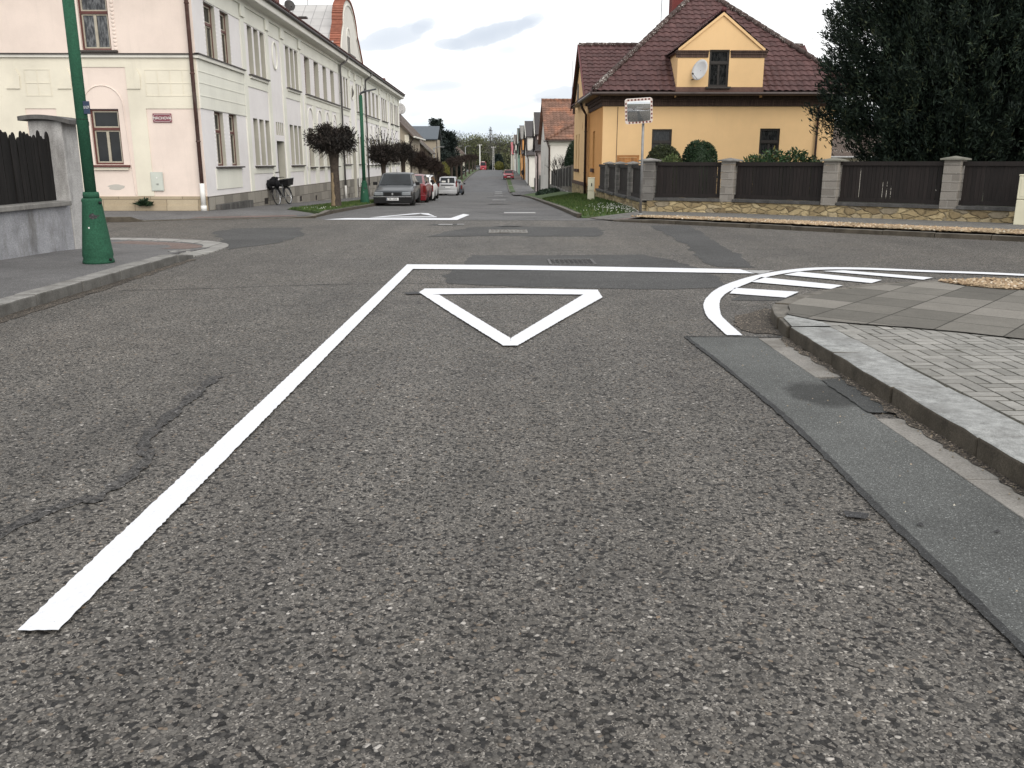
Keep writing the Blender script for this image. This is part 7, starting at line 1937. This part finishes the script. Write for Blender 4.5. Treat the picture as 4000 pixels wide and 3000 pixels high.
    for (nm, yy, d) in (('front_bumper', f0, -1), ('rear_bumper', f1, 1)):
        b = MB(); z0, z1 = spec.get('bump', (.22, .50)); b.box(-hw * .95, hw * .95, min(yy + d * .05, yy - d * .12), max(yy + d * .05, yy - d * .12), z0, z1); o = b.build(nm, bm_, t, local=True, bevel=.03)
        if spec.get('trim'): b = MB(); yq = yy + d * .052; b.box(-hw * .94, hw * .94, min(yq, yq + d * .006), max(yq, yq + d * .006), z1 - .045, z1 - .012); b.build('bright_strip', chrome, o, local=True)
        if plate:
            zc = spec.get('plate_z', (.40, .55))[0 if d < 0 else 1]; yq = yy + d * (.058 if zc < z1 else .016)
            b = MB(); b.box(-.26, .26, min(yq, yq + d * .008), max(yq, yq + d * .008), zc - .055, zc + .055); pl = b.build('number_plate', plate_m, t, local=True)
            b = MB(); xa = -.255 if d < 0 else .215; b.box(xa, xa + .04, min(yq + d * .008, yq + d * .010), max(yq + d * .008, yq + d * .010), zc - .05, zc + .05); b.build('country_band', blue_m, pl, local=True)
            if isinstance(plate, str):
                v, f = text_mb(plate, .095); b = MB(); sx = 1 if d < 0 else -1
                b.add([(sx * x + .02 * sx, yq + d * .011, z + zc) for x, y, z in v], f if d < 0 else [q[::-1] for q in f]); b.build('lettering', ink, pl, local=True)
    return t, bo, y_
def rzr(x, y): return H(x, y) + .004
SALOON = dict(L=4.40, W=1.70, body=[(0, .34, .70, .90), (.10, .26, .74, .97), (.9, .20, .84, 1.), (1.40, .19, .93, 1.), (3.5, .20, .96, 1.), (4.25, .24, .95, .97), (4.40, .34, .86, .92)], cab=(1.25, 1.95, 3.0, 3.7), cabz=(.90, 1.40), axles=(.82, 3.48), lamp_z=.62, lamp_w=.36, tail=(.36, .16, .66), trim=True, badge=True, plate_z=(.40, .74), bump=(.22, .53), tumble=.74)
t, bo, y_ = car('parked_car', 'grey saloon car facing us with black bumper, nearest in the row of parked cars', 'car', SALOON, (-4.46, 39.9, rzr(-4.4, 39.9)), 0, carpaint('grey_car_paint', (.032, .038, .045), .3), '2SL A325', low_m=plastic_b)
t.rotation_euler = (R(1.4), 0, 0)
b = MB(); b.tube([(0, y_(1.98), 1.39), (-.03, y_(2.1), 1.55)], .008, 5); b.build('aerial', plastic_b, t, local=True)
LIFT = dict(L=4.50, W=1.72, body=[(0, .32, .68, .88), (.12, .24, .76, .97), (1.0, .20, .92, 1.), (1.5, .19, .98, 1.), (3.7, .20, 1.02, 1.), (4.38, .25, 1.04, .97), (4.50, .34, .95, .92)], cab=(1.15, 2.0, 3.1, 4.15), cabz=(.96, 1.43), axles=(.88, 3.45), lamp_z=.64, tail=(.16, .34, .62), plate_z=(.40, .80), tumble=.72)
t, _, _ = car('parked_car', 'red liftback parked tail towards us behind the grey saloon', 'car', LIFT, (-4.44, 46.9, rzr(-4.4, 46.9)), R(180), carpaint('red_car_paint', (.15, .006, .011)), True)
t.rotation_euler = (R(-1.4), 0, R(180))
ESTATE = dict(L=4.30, W=1.66, body=[(0, .32, .66, .88), (.12, .24, .74, .97), (.95, .20, .90, 1.), (1.4, .19, .95, 1.), (3.6, .20, .98, 1.), (4.2, .25, .98, .98), (4.30, .34, .92, .94)], cab=(1.05, 1.85, 3.85, 4.24), cabz=(.93, 1.45), axles=(.80, 3.3), lamp_z=.62, tail=(.17, .36, .62), plate_z=(.40, .72), tumble=.76)
t, _, _ = car('parked_car', 'white estate car with roof rails, third in the parked row', 'car', ESTATE, (-4.42, 52.0, rzr(-4.4, 52)), R(180), carpaint('white_car_paint', (.72, .73, .74)), True)
t.rotation_euler = (R(-1.5), 0, R(180))
b = MB()
for s in (1, -1): b.tube([(s * .60, -.2, 1.44), (s * .61, 0, 1.50), (s * .61, 1.5, 1.50), (s * .60, 1.75, 1.43)], .018, 6)
b.build('roof_rail', plastic_b, t, local=True)
VANC = dict(L=4.50, W=1.75, body=[(0, .34, .74, .88), (.12, .26, .86, .97), (.9, .22, 1.02, 1.), (1.3, .21, 1.08, 1.), (3.9, .22, 1.10, 1.), (4.42, .26, 1.12, .98), (4.50, .34, 1.08, .95)], cab=(.95, 1.75, 4.0, 4.46), cabz=(1.06, 1.66), axles=(.85, 3.65), lamp_z=.70, tail=(.13, .50, .82), plate_z=(.45, .78), tumble=.80, wr=.32)
t, _, _ = car('parked_car', 'silver people carrier seen from behind with papers in its rear window', 'car', VANC, (-4.47, 81.2, rzr(-4.4, 81)), R(180), carpaint('silver_car_paint', (.46, .47, .49), .3), True)
b = MB(); b.box(-.55, .55, 2.252, 2.262, .92, 1.0); b.build('garnish', plastic_b, t, local=True)
b = MB(); b.box(-.16, -.04, 2.19, 2.20, 1.18, 1.5); b.box(.15, .5, 2.19, 2.20, 1.2, 1.34); o = b.build('paper_notice', white_pvc, t, local=True)
t, _, _ = car('parked_car', 'dark blue car half hidden beyond the silver people carrier', 'car', LIFT, (-4.25, 87.5, rzr(-4.4, 87)), R(180), carpaint('dark_blue_paint', (.05, .06, .075), .3), True)
t, _, _ = car('parked_car', 'red car with pale roof parked on the right verge facing us', 'car', dict(ESTATE, L=3.9, body=[(s * .907, a, c, k) for s, a, c, k in ESTATE['body']], cab=(.95, 1.65, 3.4, 3.82), axles=(.75, 3.1)), (1.72, 146, rzr(1.7, 146) + .06), 0, carpaint('bright_red_paint', (.26, .01, .025)), True)
b = MB(); b.box(-.62, .62, -.25, 1.4, 1.452, 1.47); b.build('roof_panel', white_pvc, t, local=True, bevel=.008)
VAN = dict(L=5.4, W=2.0, body=[(0, .36, 1.0, .90), (.12, .28, 1.1, .97), (.9, .24, 1.28, 1.), (1.3, .24, 1.35, 1.), (5.2, .26, 1.4, 1.), (5.4, .36, 1.35, .96)], cab=(.7, 1.5, 5.3, 5.38), cabz=(1.3, 2.5), axles=(.95, 4.4), lamp_z=.88, tail=(.14, .5, .9), plate_z=(.45, .6), tumble=.84, wr=.34, pillar=.25)
t, _, _ = car('delivery_van', 'red van coming over the rise at the far end of the street', 'van', VAN, (-4.55, 277, rzr(-4.5, 277)), 0, carpaint('van_red_paint', (.36, .02, .035)), True)
b = MB(); b.box(-.5, .5, -.9, -.5, 2.5, 2.62); b.build('roof_light', white_pvc, t, local=True)
t, _, _ = car('parked_car', 'very dark car standing beside the red van', 'car', SALOON, (-6.25, 276, rzr(-6.2, 276)), 0, carpaint('black_paint', (.02, .022, .026)), True)
# ------------------------------------------------------------------ bicycle leaning on the facade
t = thing('bicycle', 'dark bicycle with black bags leaning on the house wall by the door', 'bicycle', (-8.3, 34.6, H(-8.3, 34.6) + .12))
Mb = Matrix.Rotation(R(-10), 4, 'Z') @ Matrix.Rotation(R(-10), 4, 'Y') @ Matrix.Rotation(R(-90), 4, 'Z')   # local: x = along the bike (front +x), z up
def bk(p): return tuple(Mb @ Vector(p))
rw = .335
def bw(nm, cx, steer=0.):
    def q(a, r, o=0): return bk((cx + r * math.cos(a), o, rw + r * math.sin(a)))
    b = MB(); b.tube([q(6.2832 * k / 28, rw - .02) for k in range(29)], .021, 8, cap=False); w = b.build(nm, rubber, t, local=True, smooth=True)
    b = MB(); b.tube([q(6.2832 * k / 28, rw - .048) for k in range(29)], .012, 6, cap=False)
    b.build('rim', chrome, w, local=True)
    b = MB()
    for k in range(18): b.tube([q(k * .349, .02, .02 * (-1) ** k), q(k * .349 + .15, rw - .05)], .0025, 3)
    b.tube([q(0, 0, -.05), q(0, 0, .05)], .022, 8); b.build('spokes', galv, w, local=True)
    b = MB(); 
    a0, a1 = (R(20), R(200)) if cx < 0 else (R(30), R(170))
    for s in (-.03, .0, .03): b.tube([q(a0 + (a1 - a0) * k / 10, rw + .02, s) for k in range(11)], .014, 5)
    b.build('mudguard', plastic_b, t, local=True)
bw('wheel', -.53); bw('wheel', .53)
b = MB(); bb_, st_, hd_, ra, fa_ = (-.08, 0, .30), (-.22, 0, .78), (.36, 0, .82), (-.53, 0, rw), (.53, 0, rw)
for a, c, r in ((bb_, st_, .018), (bb_, hd_, .02), (st_, hd_, .017), (bb_, ra, .012), (st_, ra, .011), (hd_, fa_, .016)): b.tube([bk(a), bk(c)], r, 8)
b.build('frame', simple('bike_paint', (.03, .035, .04), .3, .2, .2, 5), t, local=True)
b = MB(); b.tube([bk((.35, 0, .82)), bk((.32, 0, .98)), bk((.34, .16, 1.02)), bk((.22, .28, 1.02)), bk((.14, .30, 1.0))], .013, 7); b.tube([bk((.32, 0, .98)), bk((.34, -.16, 1.02)), bk((.22, -.28, 1.02)), bk((.14, -.30, 1.0))], .013, 7); b.build('handlebar', plastic_b, t, local=True)
b = MB(); b.slab([bk(p) for p in ((-.38, -.09, .93), (-.38, .09, .93), (-.2, .06, .92), (-.1, .02, .91), (-.1, -.02, .91), (-.2, -.06, .92))], Mb.to_3x3() @ Vector((0, 0, .05))); b.tube([bk((-.24, 0, .76)), bk((-.26, 0, .93))], .013, 6); b.build('saddle', plastic_b, t, local=True, bevel=.012)
b = MB(); b.tube([bk((-.08, -.09, .30)), bk((-.08, .09, .30))], .015, 6); b.tube([bk((-.08, .09, .30)), bk((.03, .09, .18))], .01, 5); b.tube([bk((-.08, -.09, .30)), bk((-.19, -.09, .42))], .01, 5); b.box(0, 0, 0, 0, 0, 0); b.build('crank', galv, t, local=True)
b = MB(); b.slab([bk(p) for p in ((-.82, -.09, .68), (-.28, -.09, .70), (-.28, .09, .70), (-.82, .09, .68))], Mb.to_3x3() @ Vector((0, 0, .025))); b.build('carrier', plastic_b, t, local=True)
b = MB()
for qi, (c, r) in enumerate((((.60, -.02, .86), (.22, .19, .13)), ((.50, .05, .99), (.17, .14, .09)), ((.70, -.10, .80), (.13, .12, .17)), ((.58, .16, .80), (.15, .10, .16)), ((.44, -.10, .93), (.10, .12, .10)))):
    k = MB(); k.blob((0, 0, 0), r, 10, 7, .22, random.Random(3 + qi)); b.add([bk((x + c[0], y + c[1], z + c[2])) for x, y, z in k.v], k.f)
b.build('front_bag', simple('black_cloth', (.010, .010, .012), .85, 0, .3, 8, spec=.2), t, local=True, smooth=True)
b = MB(); cq = [(-.86, -.17, .72), (-.40, -.17, .72), (-.40, .17, .72), (-.86, .17, .72)]; tq = [(-.93, -.23, .98), (-.36, -.23, .96), (-.36, .23, .96), (-.93, .23, .98)]
b.add([bk(p) for p in cq + tq], [(3, 2, 1, 0), (0, 1, 5, 4), (1, 2, 6, 5), (2, 3, 7, 6), (3, 0, 4, 7)]); b.build('rear_box', plastic_b, t, local=True)
b = MB(); b.tube([bk(p) for p in tq + tq[:1]], .014, 5); b.build('box_rim', galv, t, local=True)
b = MB(); k = MB(); k.blob((0, 0, 0), (.03, .04, .04), 8, 6); b.add([bk((x + .50, y, z + .74)) for x, y, z in k.v], k.f); b.build('headlamp', chrome, t, local=True)
b = MB(); k = MB(); k.blob((0, 0, 0), (.03, .05, .03), 8, 6); b.add([bk((x - .84, y, z + .60)) for x, y, z in k.v], k.f); b.build('reflector', lampglass, t, local=True)
# a walker far down the right-hand footpath
def walker():
    x, y = 3.85, 140.; z = H(x, y) + .11
    t = thing('person', 'distant person in dark clothing standing on the far right footpath by the orange house', 'person', (x, y, z))
    me = bpy.data.meshes.new('body')
    V = [(0, 0, .95), (0, 0, 1.15), (0, .01, 1.38), (0, 0, 1.50), (0, -.01, 1.58), (0, -.015, 1.70), (.20, 0, 1.40), (.25, .02, 1.12), (.24, -.06, .88), (-.20, 0, 1.40), (-.25, .02, 1.12), (-.24, -.06, .88), (.10, 0, .88), (.11, -.02, .48), (.11, .01, .08), (.12, -.14, .04), (-.10, 0, .88), (-.11, .02, .48), (-.11, .05, .08), (-.12, -.10, .04)]
    E = [(0, 1), (1, 2), (2, 3), (3, 4), (4, 5), (2, 6), (6, 7), (7, 8), (2, 9), (9, 10), (10, 11), (0, 12), (12, 13), (13, 14), (14, 15), (0, 16), (16, 17), (17, 18), (18, 19)]
    RD = [.16, .16, .18, .07, .085, .09, .075, .055, .04, .075, .055, .04, .10, .07, .05, .04, .10, .07, .05, .04]
    me.from_pydata(V, E, []); me.materials.append(simple('dark_clothes', (.02, .022, .026), .85, 0, .3, 6))
    o = bpy.data.objects.new('body', me); COL.objects.link(o); o.parent = t
    md = o.modifiers.new('Skin', 'SKIN'); sv = me.skin_vertices[0].data
    for i, r in enumerate(RD): sv[i].radius = (r, r * .8)
    sv[0].use_root = True
    o.modifiers.new('Sub', 'SUBSURF').levels = 1
    b = MB(); b.blob((0, -.03, 1.63), (.082, .095, .12), 10, 8); h = b.build('head', simple('skin', (.42, .26, .19), .6), t, local=True, smooth=True)
    b = MB(); b.blob((0, .0, 1.68), (.095, .10, .09), 10, 6); b.build('hair', plastic_b, t, local=True, smooth=True)
walker()
# ------------------------------------------------------------------ sky, light, camera
W = bpy.data.worlds.new('World'); SC.world = W; W.use_nodes = True
class _W: node_tree = W.node_tree
nt = W.node_tree; nt.nodes.clear()
SUN_EL, SUN_AZ = 33, 152          # azimuth clockwise from +Y
sky = N(_W, 'ShaderNodeTexSky', sky_type='NISHITA', sun_disc=False, sun_elevation=R(SUN_EL), sun_rotation=R(SUN_AZ), air_density=1.0, dust_density=2.0, ozone_density=1.0).outputs[0]
d = N(_W, 'ShaderNodeTexCoord').outputs['Generated']
sp = N(_W, 'ShaderNodeSeparateXYZ', {0: d})
dx, dy, dz = sp.outputs
ady = mth(_W, 'MAXIMUM', mth(_W, 'ABSOLUTE', dy), .02)
u = mth(_W, 'DIVIDE', dx, ady); v = mth(_W, 'DIVIDE', dz, ady)
# cloud deck: bright white overcast with thinner bluish and greyer parts
cl = N(_W, 'ShaderNodeCombineXYZ', {0: u, 1: v, 2: mth(_W, 'MULTIPLY', dy, .4)}).outputs[0]
wob = N(_W, 'ShaderNodeTexNoise', {'Vector': mapping(_W, cl, (1, 1.5, 1)), 'Scale': 11., 'Detail': 6., 'Roughness': .6})
ws = N(_W, 'ShaderNodeSeparateColor', {0: wob.outputs[1]})
front = ramp(_W, dy, [(.0, 0), (.15, 1)])
WHITE = (10.8, 10.8, 10.7); GREY = (6.6, 7.0, 7.7); BLUE = (5.9, 6.9, 8.0)
deck = mixc(_W, ramp(_W, noise(_W, mapping(_W, cl, (1.2, 2.5, 1)), 2.0, 6, .6), [(.35, 0), (.75, .14)]), WHITE, GREY)
low = mth(_W, 'ADD', v, mth(_W, 'MULTIPLY', mth(_W, 'SUBTRACT', ws.outputs[0], .5), .05))
low = mth(_W, 'ADD', low, mth(_W, 'MULTIPLY', mth(_W, 'MAXIMUM', mth(_W, 'MULTIPLY', u, -1.), 0.), .12))
band = ramp(_W, low, [(.0, .30), (.015, .48), (.032, .75), (.048, .62), (.062, .0)])
deck = mixc(_W, band, deck, BLUE)
def puff(uc, vc, a, b_, rot, amt, soft=.55, wobk=.9):
    """one grey cloud bank, placed by its bearing and height in the sky"""
    global deck
    c, s = math.cos(rot), math.sin(rot)
    du = mth(_W, 'SUBTRACT', u, uc); dv = mth(_W, 'SUBTRACT', v, vc)
    x = mth(_W, 'DIVIDE', mth(_W, 'ADD', mth(_W, 'MULTIPLY', du, c), mth(_W, 'MULTIPLY', dv, s)), a)
    y = mth(_W, 'DIVIDE', mth(_W, 'SUBTRACT', mth(_W, 'MULTIPLY', dv, c), mth(_W, 'MULTIPLY', du, s)), b_)
    x = mth(_W, 'ADD', x, mth(_W, 'MULTIPLY', mth(_W, 'SUBTRACT', ws.outputs[1], .5), wobk * 1.6))
    y = mth(_W, 'ADD', y, mth(_W, 'MULTIPLY', mth(_W, 'SUBTRACT', ws.outputs[2], .5), wobk * 2.4))
    r2 = mth(_W, 'ADD', mth(_W, 'MULTIPLY', x, x), mth(_W, 'MULTIPLY', y, y))
    m = ramp(_W, r2, [(.0, amt), (soft, amt * .85), (1., 0)])
    m = mth(_W, 'MULTIPLY', m, front)
    deck = mixc(_W, m, deck, (5.8, 6.25, 7.0))
PUFFS = []
PUFFS = [(-.112, .131, .052, .0125, R(14), .85), (-.078, .1425, .016, .008, R(20), .6), (-.006, .1345, .060, .0125, R(16), 1.), (-.052, .123, .020, .007, R(4), .8), (.035, .147, .020, .009, R(30), .7),
    (.012, .1175, .014, .005, R(5), .6), (-.068, .0785, .030, .006, R(6), .7), (-.09, .152, .03, .012, R(-20), .35), (.030, .0605, .035, .004, R(12), .55), (-.0915, .051, .02, .005, R(8), .5), (.075, .070, .045, .010, R(4), .8),
    (.35, .22, .2, .06, .2, .5), (-.5, .3, .25, .07, .1, .5)]
for q in PUFFS: puff(*q)
col = mixc(_W, .90, sky, deck)
bg = N(_W, 'ShaderNodeBackground', {'Color': col, 'Strength': .1})
out = N(_W, 'ShaderNodeOutputWorld', {0: bg.outputs[0]})
sl = bpy.data.lights.new('sun', 'SUN'); sl.energy = 1.5; sl.angle = R(50); sl.color = (1., .93, .84)
so = bpy.data.objects.new('sun', sl); COL.objects.link(so)
az, el = R(SUN_AZ), R(SUN_EL)
sd = Vector((math.sin(az) * math.cos(el), math.cos(az) * math.cos(el), math.sin(el)))
so.rotation_euler = sd.to_track_quat('Z', 'Y').to_euler(); so.location = (0, -20, 30)
cam = bpy.data.cameras.new('camera'); co_ = bpy.data.objects.new('camera', cam); COL.objects.link(co_)
cam.sensor_fit = 'HORIZONTAL'; cam.sensor_width = 36; cam.lens = 36 * 3400 / 4000
cam.clip_start = .05; cam.clip_end = 6000
co_.location = (0, 0, 1.45)
co_.rotation_euler = (R(90 - 14.35), 0, R(-.898))
SC.camera = co_
SC.view_settings.view_transform = 'Standard'; SC.view_settings.look = 'None'; SC.view_settings.exposure = .37; SC.view_settings.gamma = 1
SC.cycles.use_denoising = True
SC.cycles.max_bounces = 6; SC.cycles.diffuse_bounces = 3; SC.cycles.glossy_bounces = 3
SC.render.resolution_x = 1024; SC.render.resolution_y = 768
